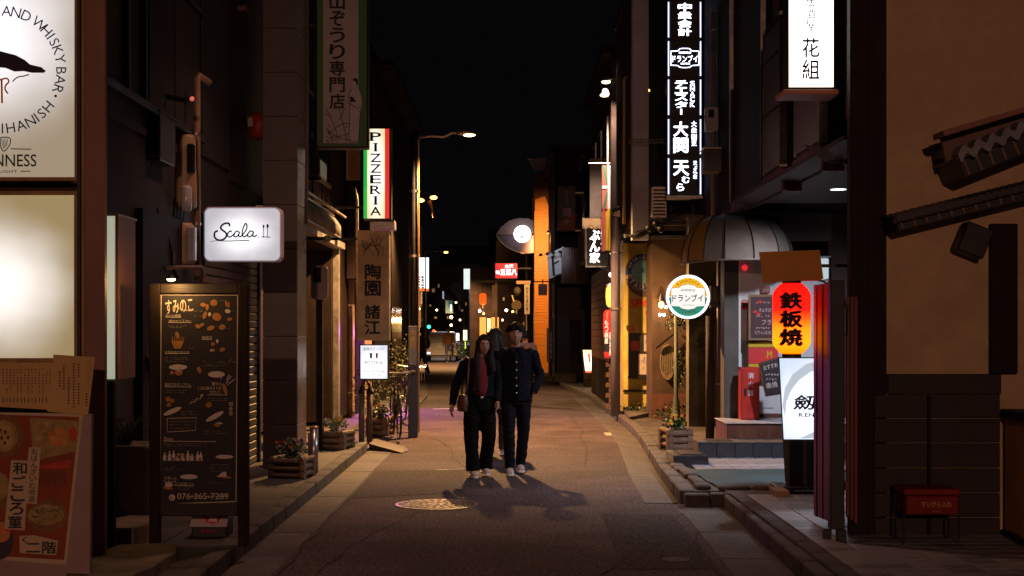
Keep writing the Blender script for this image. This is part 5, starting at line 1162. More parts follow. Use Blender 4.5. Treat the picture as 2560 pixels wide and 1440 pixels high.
part('chalk_lettering', q, M_chalkw, nf)
q = MB()
for a, b in ((1900, 754), (1888, 778), (1896, 784)): flat(q, [(a - 5, b + 4), (a - 4, b - 3), (a - 1, b), (a, b - 6), (a + 2, b), (a + 5, b - 3), (a + 5, b + 4)], 17.6865)
part('flame_picture', q, M_redink, nf)
sp = thing('small_notice', 'small dark square notice on the white door above the framed blackboard', 'notice', P(1914, 728, 17.8)); part('plate', MB().box(wx(1904, 17.9), wx(1925, 17.9), 17.9, 17.92, wz(733, 17.9), wz(717, 17.9)), M_rtin, sp); q = MB(); fit(q, '火気注意', 17.895, 1907, 722, 1922, 729); part('lettering', q, M_chalkw, sp)
rb = thing('flag_poster', 'red and yellow striped poster panel below the framed blackboard', 'poster', P(1905, 925, 17.8))
part('panel', MB().box(wx(1868, 17.8), wx(1945, 17.8), 17.8, 17.83, wz(940, 17.8), wz(852, 17.8)), M_blackp, rb); part('yellow_band', MB().box(wx(1871, 17.8), wx(1945, 17.8), 17.79, 17.799, wz(868, 17.8), wz(855, 17.8)).box(wx(1871, 17.8), wx(1945, 17.8), 17.79, 17.799, wz(922, 17.8), wz(910, 17.8)), mat('band_yellow', (.5, .35, .01), rough=.5, var=.05, bump=0), rb); part('red_band', MB().box(wx(1871, 17.8), wx(1945, 17.8), 17.79, 17.799, wz(909, 17.8), wz(869, 17.8)), M_redink, rb); q = MB(); fit(q, 'M', 17.786, 1918, 878, 1930, 894, bold=.03); part('lettering', q, MATS['band_yellow'], rb)
fe = thing('extinguisher_cabinet', 'tall red fire extinguisher cabinet with white characters at the doorway', 'cabinet', P(1876, 1040, 17.6))
yq = 17.6
part('cabinet', MB().box(wx(1852, yq), wx(1899, yq), yq, yq + .2, .507, wz(918, yq), b=.006), M_red, fe)
part('door', MB().box(wx(1855, yq), wx(1896, yq), yq - .01, yq - .001, .53, wz(921, yq), b=.003), M_red, fe)
q = MB()
for i, ch in enumerate('消火器'): fit(q, ch, yq - .013, 1870, 932 + i * 22, 1884, 946 + i * 22, bold=.02)
part('lettering', q, M_white, fe); part('handle', MB().box(wx(1860, yq), wx(1865, yq), yq - .02, yq - .011, wz(990, yq), wz(970, yq)), M_dark, fe)
for i in range(4): part('louvre', MB().box(wx(1866, yq), wx(1886, yq), yq - .016, yq - .011, wz(1012 + i * 5, yq), wz(1010 + i * 5, yq)), M_red, fe)
cbd = thing('leaning_blackboard', 'tilted small chalkboard leaning between the red cabinet and the standing sign', 'menu board', P(1925, 990, 17.2))
q = MB().prism([(wx(a, 17.2), wz(b, 17.2)) for a, b in ((1896, 908), (1948, 892), (1956, 985), (1914, 992))], 17.2, 17.22); part('frame', q, M_woodr, cbd)
q = MB().prism([(wx(a, 17.2), wz(b, 17.2)) for a, b in ((1901, 911), (1946, 897), (1953, 981), (1917, 987))], 17.19, 17.199); part('board', q, M_board, cbd)
q = MB(); fit(q, 'おすすめ', 17.186, 1908, 910, 1944, 922, rot=.25); fit(q, '串焼', 17.186, 1916, 955, 1944, 970, rot=.2); scribble(q, 1914, 936, 1944, 17.186, h=6, lw=1.4, step=7); scribble(q, 1916, 948, 1944, 17.186, h=5, lw=1.2, step=7); part('chalk_lettering', q, M_chalkw, cbd)
nt_ = thing('side_light_box', 'pale light box end glowing behind the lantern roof', 'light box', P(2060, 700, 13.5)); part('panel', MB().box(wx(2052, 14), wx(2072, 14), 14, 14.5, wz(697, 14), wz(646, 14), b=.01), emat('pale_box', (.8, .93, 1), .6), nt_); part('frame', MB().box(wx(2072, 14) + .001, wx(2077, 14), 13.99, 14.5, wz(700, 14), wz(643, 14)), M_dark, nt_)

# domed awning
da = thing('domed_awning', 'beige domed fabric awning with yellow light coloured into one end over the white doorway', 'awning', (2.85, 18, 2.46))
cx_, ry_, rx_, z0_, h_ = 2.88, 1.35, .70, 2.48, .62
M_awn = mat('awning_beige', (.26, .22, .19), rough=.75, scale=4, var=.15, bump=.08, dirt=.25); M_awy = mat('awning_yellow_lit', (.45, .28, .04), rough=.7, scale=4, var=.1, bump=.05)  # yellow light on the left end is put into the cloth colour
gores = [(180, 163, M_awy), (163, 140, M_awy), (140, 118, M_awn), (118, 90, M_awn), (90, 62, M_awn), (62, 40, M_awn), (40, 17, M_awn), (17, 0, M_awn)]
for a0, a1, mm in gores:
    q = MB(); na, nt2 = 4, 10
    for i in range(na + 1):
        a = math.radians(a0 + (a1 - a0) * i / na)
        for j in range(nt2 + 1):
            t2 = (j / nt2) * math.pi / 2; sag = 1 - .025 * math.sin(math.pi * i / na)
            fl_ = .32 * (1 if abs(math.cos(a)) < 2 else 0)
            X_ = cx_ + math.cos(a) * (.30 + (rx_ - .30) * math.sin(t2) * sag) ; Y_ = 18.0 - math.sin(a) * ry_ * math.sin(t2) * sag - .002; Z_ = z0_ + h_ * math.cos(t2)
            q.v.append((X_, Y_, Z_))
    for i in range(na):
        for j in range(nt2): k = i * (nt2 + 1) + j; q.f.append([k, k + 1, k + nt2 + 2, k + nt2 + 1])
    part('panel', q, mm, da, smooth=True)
for a in [g[0] for g in gores] + [0]:
    a = math.radians(a); part('rib', MB().tube([(cx_ + math.cos(a) * (.30 + (rx_ - .30) * math.sin(j * math.pi / 20)), 18.0 - math.sin(a) * ry_ * math.sin(j * math.pi / 20) - .004, z0_ + h_ * math.cos(j * math.pi / 20)) for j in range(11)], .009, 5), M_wood, da)
part('rim', MB().tube([(cx_ + math.cos(math.radians(a)) * rx_, 18 - math.sin(math.radians(a)) * ry_, z0_) for a in range(0, 181, 9)], .014, 6), M_awn, da, smooth=True)

# --- building with bays over the entrance
b4 = thing('overhanging_building', 'dark upper storey with two bay windows above the recessed entrance', 'building', (4, 14, 3.2))
wall_part('wall', 2.92, 8, 11.0, 18.45, 3.17, 6.8, M_dkr, b4)
part('soffit', MB().box(2.6, 8, 10.95, 16.5, 3.13, 3.168), M_wood_h, b4)
part('eave_beam', MB().box(2.88, 2.918, 11.0, 18.45, 3.10, 3.30, b=.006), M_wood_h, b4)
for y_, w_, m_ in ((16.1, .03, M_alu), (18.4, .03, M_alu), (15.3, .08, M_wallB)): part('pilaster', MB().box(2.86, 2.918, y_, y_ + w_, 3.31, 6.8), m_, b4)
part('siding', MB().box(2.905, 2.9195, 16.2, 18.35, 3.31, 6.8), M_wood, b4)
for (ya, yb) in ((14.05, 15.0), (12.25, 13.35)):
    w = part('bay_window', MB().box(2.70, 2.918, ya, yb, 3.26, 4.85, b=.004), M_wallB, b4)
    part('sill', MB().box(2.68, 2.918, ya - .03, yb + .03, 3.16, 3.255, b=.006), M_woodr, w)
    zz = 3.30
    for hgt in (.62, .56, .30):
        part('pane', MB().box(2.688, 2.699, ya + .05, yb - .05, zz, zz + hgt - .03), M_frost, w); part('glazing_bar', MB().box(2.684, 2.6995, ya + .02, yb - .02, zz + hgt - .028, zz + hgt - .004), M_wood, w); zz += hgt
    for yy in (ya, yb - .05): part('frame', MB().box(2.684, 2.699, yy, yy + .045, 3.28, 4.84), M_alu, w)
    part('front_frame', MB().box(2.70, 2.76, ya - .012, ya - .001, 3.28, 4.84), M_alu, w)
    for k in range(3): part('bracket_block', MB().box(2.72 + k * .065, 2.775 + k * .065, ya - .02, ya + .1, 3.03, 3.158, b=.004), M_woodr, w)
part('orange_lit_strip', MB().box(2.62, 2.70, 10.96, 11.0, 3.3, 5.6), mat('orange_lit_wood', (.35, .10, .02), rough=.6, scale=10, var=.2, bump=.1, stretch=(1, 1, .1)), b4)  # orange light on the timber pillar, made as a coloured strip
dl = thing('downlight', 'small lit round downlight in the dark soffit beside the timber post', 'lamp', P(2097, 473, 14.8)); c = Vector((3.45, 14.8, 3.128)); part('ring', MB().lathe([(.10, -.004), (.10, .0005)], c, 24), M_dark, dl); part('lens', MB().lathe([(.082, -.008), (.082, -.0045)], c, 24), emat('downlight_lens', (.9, 1, .9), 3), dl)
lamp('SPOT', c - Vector((0, 0, .05)), 480, (.86, .88, 1), dl, size=.08, spot=math.radians(150), aim=(3.2, 15.6, 0))
pf = thing('floodlight', 'dark unlit floodlight on an arm in front of the bay windows', 'lamp', P(2110, 400, 10.9))
part('head', MB().add([P(2008, 360, 10.6), P(2070, 372, 10.6), P(2088, 400, 10.6), P(2060, 405, 10.6), P(2008, 360, 10.9), P(2070, 372, 10.9), P(2088, 400, 10.9), P(2060, 405, 10.9)], [(3, 2, 1, 0), (4, 5, 6, 7), (0, 1, 5, 4), (1, 2, 6, 5), (2, 3, 7, 6), (3, 0, 4, 7)]), M_blackp, pf)
part('arm', MB().tube([P(2070, 403, 10.75), P(2112, 402, 10.75), P(2126, 400, 10.6)], .016, 8), M_blackp, pf); part('knuckle', MB().sphere(P(2116, 402, 10.7), .035, 6), M_dark, pf)

# izakaya sign
Yh = 10.9
E_iz = emat('izakaya_face', (.97, .99, 1), 4.5, edge=(1, .85, .6), es=.6, cen=(.5, 0, .55), rad=(1.1, 1.0))
iz = lightbox('light_sign', 'bright white vertical sign with black brush characters at the top right', 'sign', Yh, 1968, -190, 2087, 222, .2, E_iz, M_dark, 4)
q = MB(); vtext(q, '居酒屋', Yh - .014, 2026, -12, 78, 24, bold=.02); vtext(q, '花組', Yh - .014, 2027, 92, 200, 42, bold=.025); part('lettering', q, mat('indigo_ink', (.03, .03, .08), rough=.6, var=.1, bump=0), iz)
part('bottom_tray', MB().box(wx(1955, Yh), wx(2095, Yh), Yh - .05, Yh + .28, wz(238, Yh), wz(226, Yh), b=.004), mat('tray_orange', (.45, .16, .08), rough=.5, var=.2, bump=0), iz)
part('arm', MB().box(wx(2095, Yh), wx(2100, Yh) + .2, Yh + .05, Yh + .09, wz(60, Yh), wz(54, Yh)).box(wx(2087, Yh), wx(2100, Yh) + .2, Yh + .05, Yh + .09, wz(180, Yh), wz(174, Yh)), M_dark, iz)

# ================================================================= RIGHT MIDDLE
b5 = thing('corner_building', 'tall dark building with a pale column and glass behind the stacked neon sign', 'building', (3, 24, 3.3))
wall_part('wall', 1.95, 9, 22.7, 26.2, 3.32, 7.2, M_dkr, b5)
wall_part('column', wx(1580, 22.5), wx(1620, 22.5), 22.4, 22.69, wz(600, 22.5), 7.2, mat('pale_column', (.34, .33, .37), rough=.5, scale=3, var=.12, bump=.05, dirt=.2), b5)
for i in range(4): part('glass_panel', MB().box(2.22 + i * .36, 2.56 + i * .36, 22.66, 22.695, 3.7, 6.9), M_glass, b5)
for i in range(5): part('mullion', MB().box(2.19 + i * .36, 2.215 + i * .36, 22.62, 22.69, 3.5, 7.1), M_dark, b5)
wall_part('side_wall', 3.0, 9, 18.5, 22.6, 3.3, 7.2, M_dkr, b5)
part('roof_slab', MB().box(1.9, 9, 22.4, 26.3, 7.202, 7.32), M_dkr, b5)
wall_part('beam', 1.95, 2.95, 22.6, 22.69, 3.32, 3.5, M_wallC, b5)
# pipes and boxes behind the neon sign
pipe('down_pipe', 'grey vertical pipe right of the stacked neon sign', [P(1783, 560, 20.5), P(1783, 30, 20.5)], .035, M_pvc, clamps=[P(1783, 75, 20.5)])
pipe('down_pipe', 'broad pale duct right of the stacked neon sign', [P(1801, 380, 20.6), P(1801, 30, 20.6)], .055, M_wallC)
ab = thing('meter_box', 'pale grey meter box on the pipe right of the neon sign', 'box', P(1778, 325, 20.3)); part('casing', MB().box(wx(1763, 20.3), wx(1795, 20.3), 20.25, 20.45, wz(327, 20.3), wz(268, 20.3), b=.008), mat('box_grey', (.28, .28, .32), rough=.5, var=.1, bump=0), ab); part('slot', MB().box(wx(1770, 20.3), wx(1784, 20.3), 20.24, 20.249, wz(295, 20.3), wz(276, 20.3)), M_glass, ab)
ab = thing('cable_box', 'brown cable box below the grey meter box', 'box', P(1785, 430, 20.2)); part('casing', MB().box(wx(1758, 20.2), wx(1815, 20.2), 20.05, 20.45, wz(432, 20.2), wz(375, 20.2), b=.01), M_wallC, ab); part('lid_edge', MB().box(wx(1756, 20.2), wx(1817, 20.2), 20.03, 20.46, wz(375, 20.2) + .001, wz(372, 20.2)), M_alu, ab)

# stacked neon sign
Ys2 = 21.8
E_neon = emat('neon_white', (.72, .78, 1), 5)
ns = thing('stacked_light_sign', 'tall black sign column of five panels with glowing white lettering', 'sign', P(1711, 495, Ys2))
x = lambda p: wx(p, Ys2); z = lambda p: wz(p, Ys2)
part('cabinet', MB().box(x(1668), x(1755), Ys2 + .02, Ys2 + .25, z(495), z(-60), b=.006), M_dark, ns)
for (ya, yb) in ((2, 96), (100, 192), (196, 290), (295, 388), (393, 488), (-60, -2)):
    part('panel', MB().box(x(1676), x(1749), Ys2, Ys2 + .018, z(yb), z(ya), b=.003), M_blackp, ns)
    for xx in (1671.5, 1751.5): part('light_tube', MB().box(x(xx - 1.3), x(xx + 1.3), Ys2 - .004, Ys2 + .018, z(yb - 3), z(ya + 3)), emat('side_tube', (.6, .66, 1), 2.2), ns)
part('bottom_lip', MB().box(x(1666), x(1757), Ys2 - .02, Ys2 + .26, z(497), z(489), b=.004), M_alu, ns)
q = MB(); vtext(q, '中衆会計', Ys2 - .003, 1712, 7, 90, 32, bold=.05)
fit(q, 'ドランブイ', Ys2 - .003, 1681, 138, 1744, 155, bold=.015); fit(q, '純喫茶店', Ys2 - .003, 1697, 129, 1728, 134, bold=.02); fit(q, 'DRAMBUIE', Ys2 - .003, 1702, 157, 1725, 161, bold=.02)
stroke(q, [(1677, 128), (1694, 127), (1700, 122), (1712, 121), (1724, 122), (1730, 127), (1747, 128)], 1.8, Ys2 - .003); stroke(q, [(1677, 163), (1694, 164), (1700, 168), (1712, 169), (1724, 168), (1730, 164), (1747, 163)], 1.8, Ys2 - .003); stroke(q, [(1677, 128), (1677, 163)], 1.8, Ys2 - .003, False); stroke(q, [(1747, 128), (1747, 163)], 1.8, Ys2 - .003, False)
vtext(q, 'チェスター', Ys2 - .003, 1703, 200, 288, 30, bold=.03); vtext(q, 'SNACK', Ys2 - .003, 1731, 202, 268, 11, bold=.015)
vtext(q, '大関', Ys2 - .003, 1702, 302, 384, 35, bold=.03); vtext(q, '大衆割烹', Ys2 - .003, 1735, 302, 366, 13, bold=.01)
fit(q, '天', Ys2 - .003, 1684, 402, 1722, 438, bold=.03); fit(q, 'む', Ys2 - .003, 1705, 441, 1724, 457, bold=.02); fit(q, 'ら', Ys2 - .003, 1692, 459, 1710, 477, bold=.02); vtext(q, '天ぷら家', Ys2 - .003, 1738, 402, 448, 10, bold=.0)
part('lettering', q, E_neon, ns)
br = MB()
for y in (349, 357): br.tube([P(1572, y, Ys2 + .35), P(1670, y, Ys2 + .1)], .008, 5)
for i in range(12): br.tube([P(1574 + i * 8, 349 if i % 2 else 357, Ys2 + .33 - i * .02), P(1582 + i * 8, 357 if i % 2 else 349, Ys2 + .31 - i * .02)], .006, 4)
part('lattice_bracket', br, M_steel, ns)
part('wall_arm', MB().box(x(1755), x(1756) + .5, Ys2 + .1, Ys2 + .14, z(60), z(54)).box(x(1755), x(1756) + .5, Ys2 + .1, Ys2 + .14, z(440), z(434)), M_dark, ns)
lamp('AREA', (x(1711), Ys2 - .1, z(250)), 6, COOL, ns, size=.6, aim=(x(1650), Ys2 + .55, z(300)), name='sign_glow') if False else None

# grey-green wall, brown pier, yellow wall
Yw = 22.0
w1 = thing('boundary_wall', 'stained grey green wall behind the round green and yellow sign', 'wall', (3.2, 22, .11))
part('wall', MB().box(wx(1722, Yw), 4.3, Yw, 22.35, .1, wz(545, Yw)), M_green, w1); part('coping', MB().box(wx(1718, Yw), 4.3, Yw - .03, 22.38, wz(545, Yw) + .001, wz(537, Yw), b=.006), M_wallC, w1)
q = MB()
for a in (((1740, 855), (1745, 850), (1752, 856), (1748, 864), (1756, 858), (1765, 862), (1775, 855)), ((1738, 866), (1750, 868), (1762, 864))): stroke(q, a, 2, Yw - .003)
part('graffiti', q, M_ink, w1)
for i, (xp, r, m_) in enumerate(((1775, .075, M_wallB), (1798, .045, M_pvc), (1826, .05, mat('ochre_pipe', (.20, .14, .06), rough=.5, var=.2, bump=0)), (1838, .03, M_wallC))):
    pipe('down_pipe', ['thick brown pipe in front of the grey green wall', 'slim grey pipe in front of the grey green wall', 'ochre stained pipe beside the entrance column', 'thin pale pipe touching the entrance column'][i], [Vector((wx(xp, 19.5), 19.5, .1)), P(xp, 790 if i == 0 else 652 if i < 2 else 600, 19.5)], r * .8, m_, clamps=[P(xp, 960, 19.5)] if i else [], cm=M_alu)
pb2 = thing('pipe_box', 'brown square box on the pipes beside the round sign', 'box', P(1785, 770, 19.3)); part('casing', MB().box(wx(1775, 19.3), wx(1800, 19.3), 19.2, 19.4, wz(770, 19.3), wz(715, 19.3), b=.006), M_wallB, pb2); part('lid', MB().box(wx(1774, 19.3), wx(1801, 19.3), 19.19, 19.199, wz(768, 19.3), wz(718, 19.3)), M_wallC, pb2)
Yx = 23.9
w2 = thing('brown_pier', 'dark brown rendered pier hiding half of the stadium emblem', 'wall', (2.7, 23.9, .11))
part('pier', MB().box(wx(1630, Yx), 2.98, Yx, 24.9, .1, wz(598, Yx)), mat('pier_brown', (.085, .05, .028), rough=.8, scale=3, var=.25, bump=.4, fine=40, dirt=.3), w2); part('coping', MB().box(wx(1627, Yx), 2.985, Yx - .03, 24.92, wz(598, Yx) + .001, wz(588, Yx), b=.006), M_wallC, w2)
part('base_band', MB().box(wx(1628, Yx), 2.983, Yx - .015, Yx - .001, .1, wz(985, Yx)), mat('base_red', (.13, .05, .035), rough=.8, scale=5, var=.3, bump=.4), w2)
Yy = 25.3
w3 = thing('yellow_wall', 'yellow painted wall with painted stadium emblem and sports lettering', 'wall', (2.3, 25.3, .11))
part('wall', MB().box(wx(1560, Yy), 2.97, Yy, 26.15, .1, wz(608, Yy)), M_yel, w3); part('ledge', MB().box(wx(1558, Yy), 2.975, Yy - .03, Yy - .001, wz(980, Yy), wz(974, Yy)), M_dark, w3)
part('lead_flashing', MB().box(wx(1557, Yy), 2.975, Yy - .05, 26.2, wz(608, Yy) + .001, wz(600, Yy)), M_dark, w3)
q = MB(); flat(q, ell(1592, 717, 27, 27), Yy - .003)
# layered emblem
def disc(r, m_, dy, cx=1608, cy=680, nm='emblem_disc', ry=None):
    pl_ = [p for p in ell(cx, cy, r, ry or r, 48)]; q = MB(); flat(q, pl_, Yy - dy); part(nm, q, m_, w3)
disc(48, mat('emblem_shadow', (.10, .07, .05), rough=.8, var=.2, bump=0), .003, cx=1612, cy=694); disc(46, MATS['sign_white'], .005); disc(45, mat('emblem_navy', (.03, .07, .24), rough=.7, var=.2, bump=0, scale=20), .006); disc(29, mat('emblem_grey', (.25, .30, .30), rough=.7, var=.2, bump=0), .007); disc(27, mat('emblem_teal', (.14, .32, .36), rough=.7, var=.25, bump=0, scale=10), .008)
q = MB()
for i, ch in enumerate('STADIUM'):
    a = math.radians(198 + i * 22); xx = 1608 + 37 * math.cos(a); yy = 680 - 37 * math.sin(a); fit(q, ch, Yy - .009, xx - (5 if ch != 'I' else 1.6), yy - 6, xx + (5 if ch != 'I' else 1.6), yy + 6, bold=.04, rot=a + math.pi / 2)
for i, ch in enumerate('SPORTS BAR'):
    if ch == ' ': continue
    a = math.radians(158 - i * 14); xx = 1608 + 37 * math.cos(a); yy = 680 - 37 * math.sin(a); fit(q, ch, Yy - .009, xx - 3, yy - 4, xx + 3, yy + 4, bold=.0, rot=a - math.pi / 2)
part('emblem_lettering', q, mat('cream_letter', (.6, .5, .3), rough=.7, var=.1, bump=0), w3)
q = MB(); fit(q, 'SPORTS', Yy - .004, 1575, 749, 1690, 769, bold=.05); fit(q, 'CAFE', Yy - .004, 1614, 773, 1680, 792, bold=.05); part('red_lettering', q, mat('sports_red', (.6, .05, .012), rough=.7, var=.15, bump=0), w3)
ps2 = thing('yellow_notice', 'small yellow notice with red characters on the yellow wall', 'notice', P(1581, 830, Yy - .01)); part('plate', MB().box(wx(1570, Yy), wx(1591, Yy), Yy - .012, Yy - .004, wz(832, Yy), wz(811, Yy)), mat('notice_yellow', (.6, .36, .04), rough=.5, var=.05, bump=0), ps2); q = MB(); fit(q, '禁煙', Yy - .014, 1573, 820, 1588, 829, bold=.03); part('lettering', q, M_redink, ps2); q = MB(); fit(q, '店内全面', Yy - .014, 1573, 813, 1588, 818, bold=.02); part('lettering', q, M_ink, ps2)
nbd = thing('notice_board', 'dark framed notice board with posters low on the yellow wall', 'notice board', P(1600, 945, Yy - .05))
part('board', MB().box(wx(1571, Yy), wx(1640, Yy), Yy - .06, Yy - .002, wz(945, Yy), wz(833, Yy), b=.004), M_blackp, nbd)
part('tray', MB().box(wx(1569, Yy), wx(1641, Yy), Yy - .1, Yy - .061, wz(946, Yy), wz(939, Yy)), M_dark, nbd)
for k, (a0, b0, a1, b1, m_) in enumerate(((1577, 852, 1597, 876, mat('poster_red', (.4, .07, .03), rough=.6, var=.4, bump=0, scale=30)), (1609, 837, 1634, 878, mat('poster_pale', (.42, .36, .28), rough=.6, var=.15, bump=0)), (1595, 885, 1634, 936, MATS['poster_pale']))): part('poster', MB().box(wx(a0, Yy), wx(a1, Yy), Yy - .066, Yy - .061, wz(b1, Yy), wz(b0, Yy)), m_, nbd)
q = MB()
for i in range(26):
    xx, yy = random.choice([(random.uniform(1612, 1630), random.uniform(842, 872)), (random.uniform(1598, 1630), random.uniform(890, 932))]); stroke(q, [(xx, yy), (xx + random.uniform(-5, 5), yy + random.uniform(-5, 5)), (xx + random.uniform(-6, 6), yy + random.uniform(-4, 4))], 1.3, Yy - .068, False)
part('poster_print', q, M_blue, nbd)
# lamp post, creeper, wall lantern and pendant lights by the pier
vp = thing('garden_lamp_post', 'slim dark green cast post with foliage beside the brown pier', 'post', (wx(1690, 23.2), 23.2, .11))
part('post', MB().lathe([(.12, 0), (.11, .05), (.07, .12), (.06, .3), (.035, .42), (.03, 2.0)], (wx(1690, 23.2), 23.2, .11), 16), mat('post_green', (.07, .08, .05), rough=.5, var=.2, bump=0), vp, smooth=True)
q = MB(); leafball(q, (wx(1702, 23.3), 23.3, 1.0), (.14, .16, .42), 500, .045); leafball(q, (wx(1700, 23.4), 23.4, 1.75), (.28, .2, .16), 380, .045); leafball(q, (wx(1700, 23), 23.2, .3), (.3, .2, .16), 200, .05)
cp_ = tag(part('creeper', q, mat('creeper_leaf', (.045, .06, .015), rough=.5, var=.4, bump=0, scale=20)), 'green creeper growing up the post between pier and round sign', 'plant')
q = MB(); leafball(q, (wx(1600, 24.9), 24.95, .2), (.5, .08, .12), 260, .05); leafball(q, (wx(1665, 23.6), 23.6, .2), (.3, .1, .12), 160, .05); tag(part('weeds', q, MATS['creeper_leaf']), 'weeds growing along the foot of the yellow wall and brown pier', 'weeds')
mk_ = thing('wall_ornament', 'carved wooden shield ornament on the brown pier', 'ornament', P(1668, 900, Yx))
q = MB().prism([(wx(a, Yx), wz(b, Yx)) for a, b in ell(1668, 905, 19, 45, 18)], Yx - .06, Yx - .016); part('shield', q, mat('carved_wood', (.22, .16, .09), rough=.7, scale=16, var=.4, bump=.4), mk_)
q = MB()
for i in range(7): stroke(q, [(1655 + i * 4, 870 + abs(i - 3) * 3), (1653 + i * 4.6, 905), (1656 + i * 4, 942 - abs(i - 3) * 4)], 1.4, Yx - .062)
part('carving', q, M_ink, mk_)
part('arm', MB().tube([P(1640, 870, Yx - .1), P(1662, 852, Yx - .12), P(1690, 830, Yx - .1)], .022, 6), M_wood, mk_)
wl2 = thing('wall_lantern', 'small lit amber wall lantern on the brown pier', 'lamp', P(1653, 762, Yx - .1))
part('hood', MB().lathe([(.06, 0), (.04, .06), (.012, .12)], P(1653, 752, Yx - .12), 10), M_dark, wl2); part('globe', MB().sphere(P(1653, 762, Yx - .12), (.05, .05, .06), 8), emat('amber_globe', (1, .42, .10), 9), wl2, smooth=True); part('bracket', MB().box(wx(1651, Yx), wx(1655, Yx), Yx - .1, Yx - .001, wz(746, Yx), wz(742, Yx)), M_dark, wl2)
lamp('POINT', P(1653, 765, Yx - .35), 22, (1, .50, .18), wl2, size=.04)
for i, (a, b) in enumerate(((1650, 787), (1660, 787), (1665, 768))):
    tag(part('fairy_light', MB().sphere(P(a, b, Yx - .2), .022, 6), E_white, smooth=True), ['tiny white bulb below the amber wall lantern, left one', 'tiny white bulb below the amber wall lantern, right one', 'tiny white bulb just left of the round sign'][i], 'light')
# round sign
Yo = 18.6
E_rim = emat('round_rim', (.86, .90, 1), 2.2)
rs2 = thing('round_light_sign', 'round lit sign with yellow top, green bottom and a white centre label', 'sign', P(1720, 798, Yo))
def rdisc(nm, poly, m_, dy, th=.006):
    part(nm, MB().prism([(wx(a, Yo), wz(b, Yo)) for a, b in poly], Yo - dy, Yo - dy + th), m_, rs2)
rdisc('housing', ell(1720, 742, 56, 56, 48), M_dark, -.012, .12); rdisc('rim', ell(1720, 742, 55, 55, 48), E_rim, 0, .011)
top = [(1720 + 48 * math.cos(math.radians(a)), 742 - 48 * math.sin(math.radians(a))) for a in range(0, 181, 9)]; bot = [(1720 + 48 * math.cos(math.radians(a)), 743 - 48 * math.sin(math.radians(a))) for a in range(180, 361, 9)]
rdisc('yellow_half', top, emat('glow_yellow', (1, .52, .02), .95), .004, .003); rdisc('green_half', bot, emat('glow_green', (.01, .32, .22), .8), .004, .003)
lab = [(1678, 721), (1698, 719), (1704, 714), (1720, 711), (1736, 714), (1742, 719), (1762, 721), (1762, 765), (1742, 766), (1736, 771), (1720, 774), (1704, 771), (1698, 766), (1678, 765)]
rdisc('label_edge', [(1720 + (a - 1720) * 1.03, 742 + (b - 742) * 1.04) for a, b in lab], mat('label_brown', (.3, .16, .08), rough=.6, var=.1, bump=0), .006, .0015); rdisc('label', lab, emat('label_white', (1, .97, .90), 1.0), .0075, .001)
q = MB(); fit(q, 'ドランブイ', Yo - .010, 1681, 736, 1758, 754, bold=.025); fit(q, '純喫茶店', Yo - .010, 1702, 722, 1738, 729); fit(q, 'DRAMBUIE', Yo - .010, 1708, 761, 1736, 764); part('lettering', q, mat('deep_green', (.01, .06, .05), rough=.6, var=.1, bump=0), rs2)
q = MB()
for i, ch in enumerate('KANAZAWA'):
    a = math.radians(128 - i * 11); fit(q, ch, Yo - .008, 1720 + 40 * math.cos(a) - 3, 742 - 40 * math.sin(a) - 4, 1720 + 40 * math.cos(a) + 3, 742 - 40 * math.sin(a) + 4, rot=a - math.pi / 2)
for i, ch in enumerate('COFFEE'):
    a = math.radians(242 + i * 11); fit(q, ch, Yo - .008, 1720 + 40 * math.cos(a) - 3, 742 - 40 * math.sin(a) - 4, 1720 + 40 * math.cos(a) + 3, 742 - 40 * math.sin(a) + 4, rot=a + math.pi / 2)
part('rim_lettering', q, mat('ochre_ink', (.35, .18, .01), rough=.6, var=.1, bump=0), rs2)
part('arm', MB().box(wx(1776, Yo), wx(1812, Yo) , Yo + .03, Yo + .07, wz(762, Yo), wz(754, Yo)), M_dark, rs2)

# duct, the violet light on it put into its metal colour
pipe('ventilation_duct', 'fat grey metal duct with elbow coloured as lit violet in front of the yellow wall', [Vector((1.84, 24.9, .1)), Vector((1.84, 24.9, wz(548, 24.9))), Vector((1.88, 24.9, wz(535, 24.9))), Vector((2.0, 24.92, wz(530, 24.9))), Vector((2.15, 24.95, wz(533, 24.9)))], .085, mat('duct_metal', (.22, .19, .27), rough=.4, metal=.3, scale=4, var=.2, bump=.03), clamps=[Vector((1.84, 24.9, 2.0)), Vector((1.84, 24.9, 3.0))], n=14)
hl = part('hood', MB().sphere(P(1548, 530, 24.7), (.13, .12, .10), 8), M_steel, smooth=True); tag(hl, 'shiny rounded vent cowl on top of the violet duct', 'vent cowl')

# ---- building E with sign cluster
b6 = thing('siding_building', 'narrow dark building with brown siding behind the flags', 'building', (2.5, 30, .1))
wall_part('wall', 1.93, 8, 27.2, 34, .1, 7.0, M_dkr, b6); wall_part('roof', 1.75, 8, 27.1, 34.2, 7.0, 7.15, M_dkr, b6)
bx = [(1.905, 1.928, 27.8, 33.6, 1.0 + i * .16, 1.0 + i * .16 + .15) for i in range(12)]; pieces('siding_board', bx, M_woodr, b6)
bx = []
for r in range(9):
    for c in range(4): bx.append((1.82 + c * .26 + (.06 if r % 2 else 0), 1.82 + c * .26 + .25 + (.06 if r % 2 else 0), 27.16, 27.2, .11 + r * .1, .11 + r * .1 + .092))
pieces('brick', bx, mat('brick_brown', (.12, .07, .05), rough=.8, scale=8, var=.35, bump=.3), b6)
wall_part('white_panel', wx(1474, 30), wx(1503, 30), 29.9, 30, wz(545, 30), wz(398, 30), M_pvc, b6)
wall_part('dark_panel', wx(1504, 30), wx(1545, 30), 29.95, 30, wz(545, 30), wz(400, 30), M_dark, b6)
wall_part('balcony', 1.62, 1.928, 31, 34, 3.2, 3.9, M_wallC, b6)
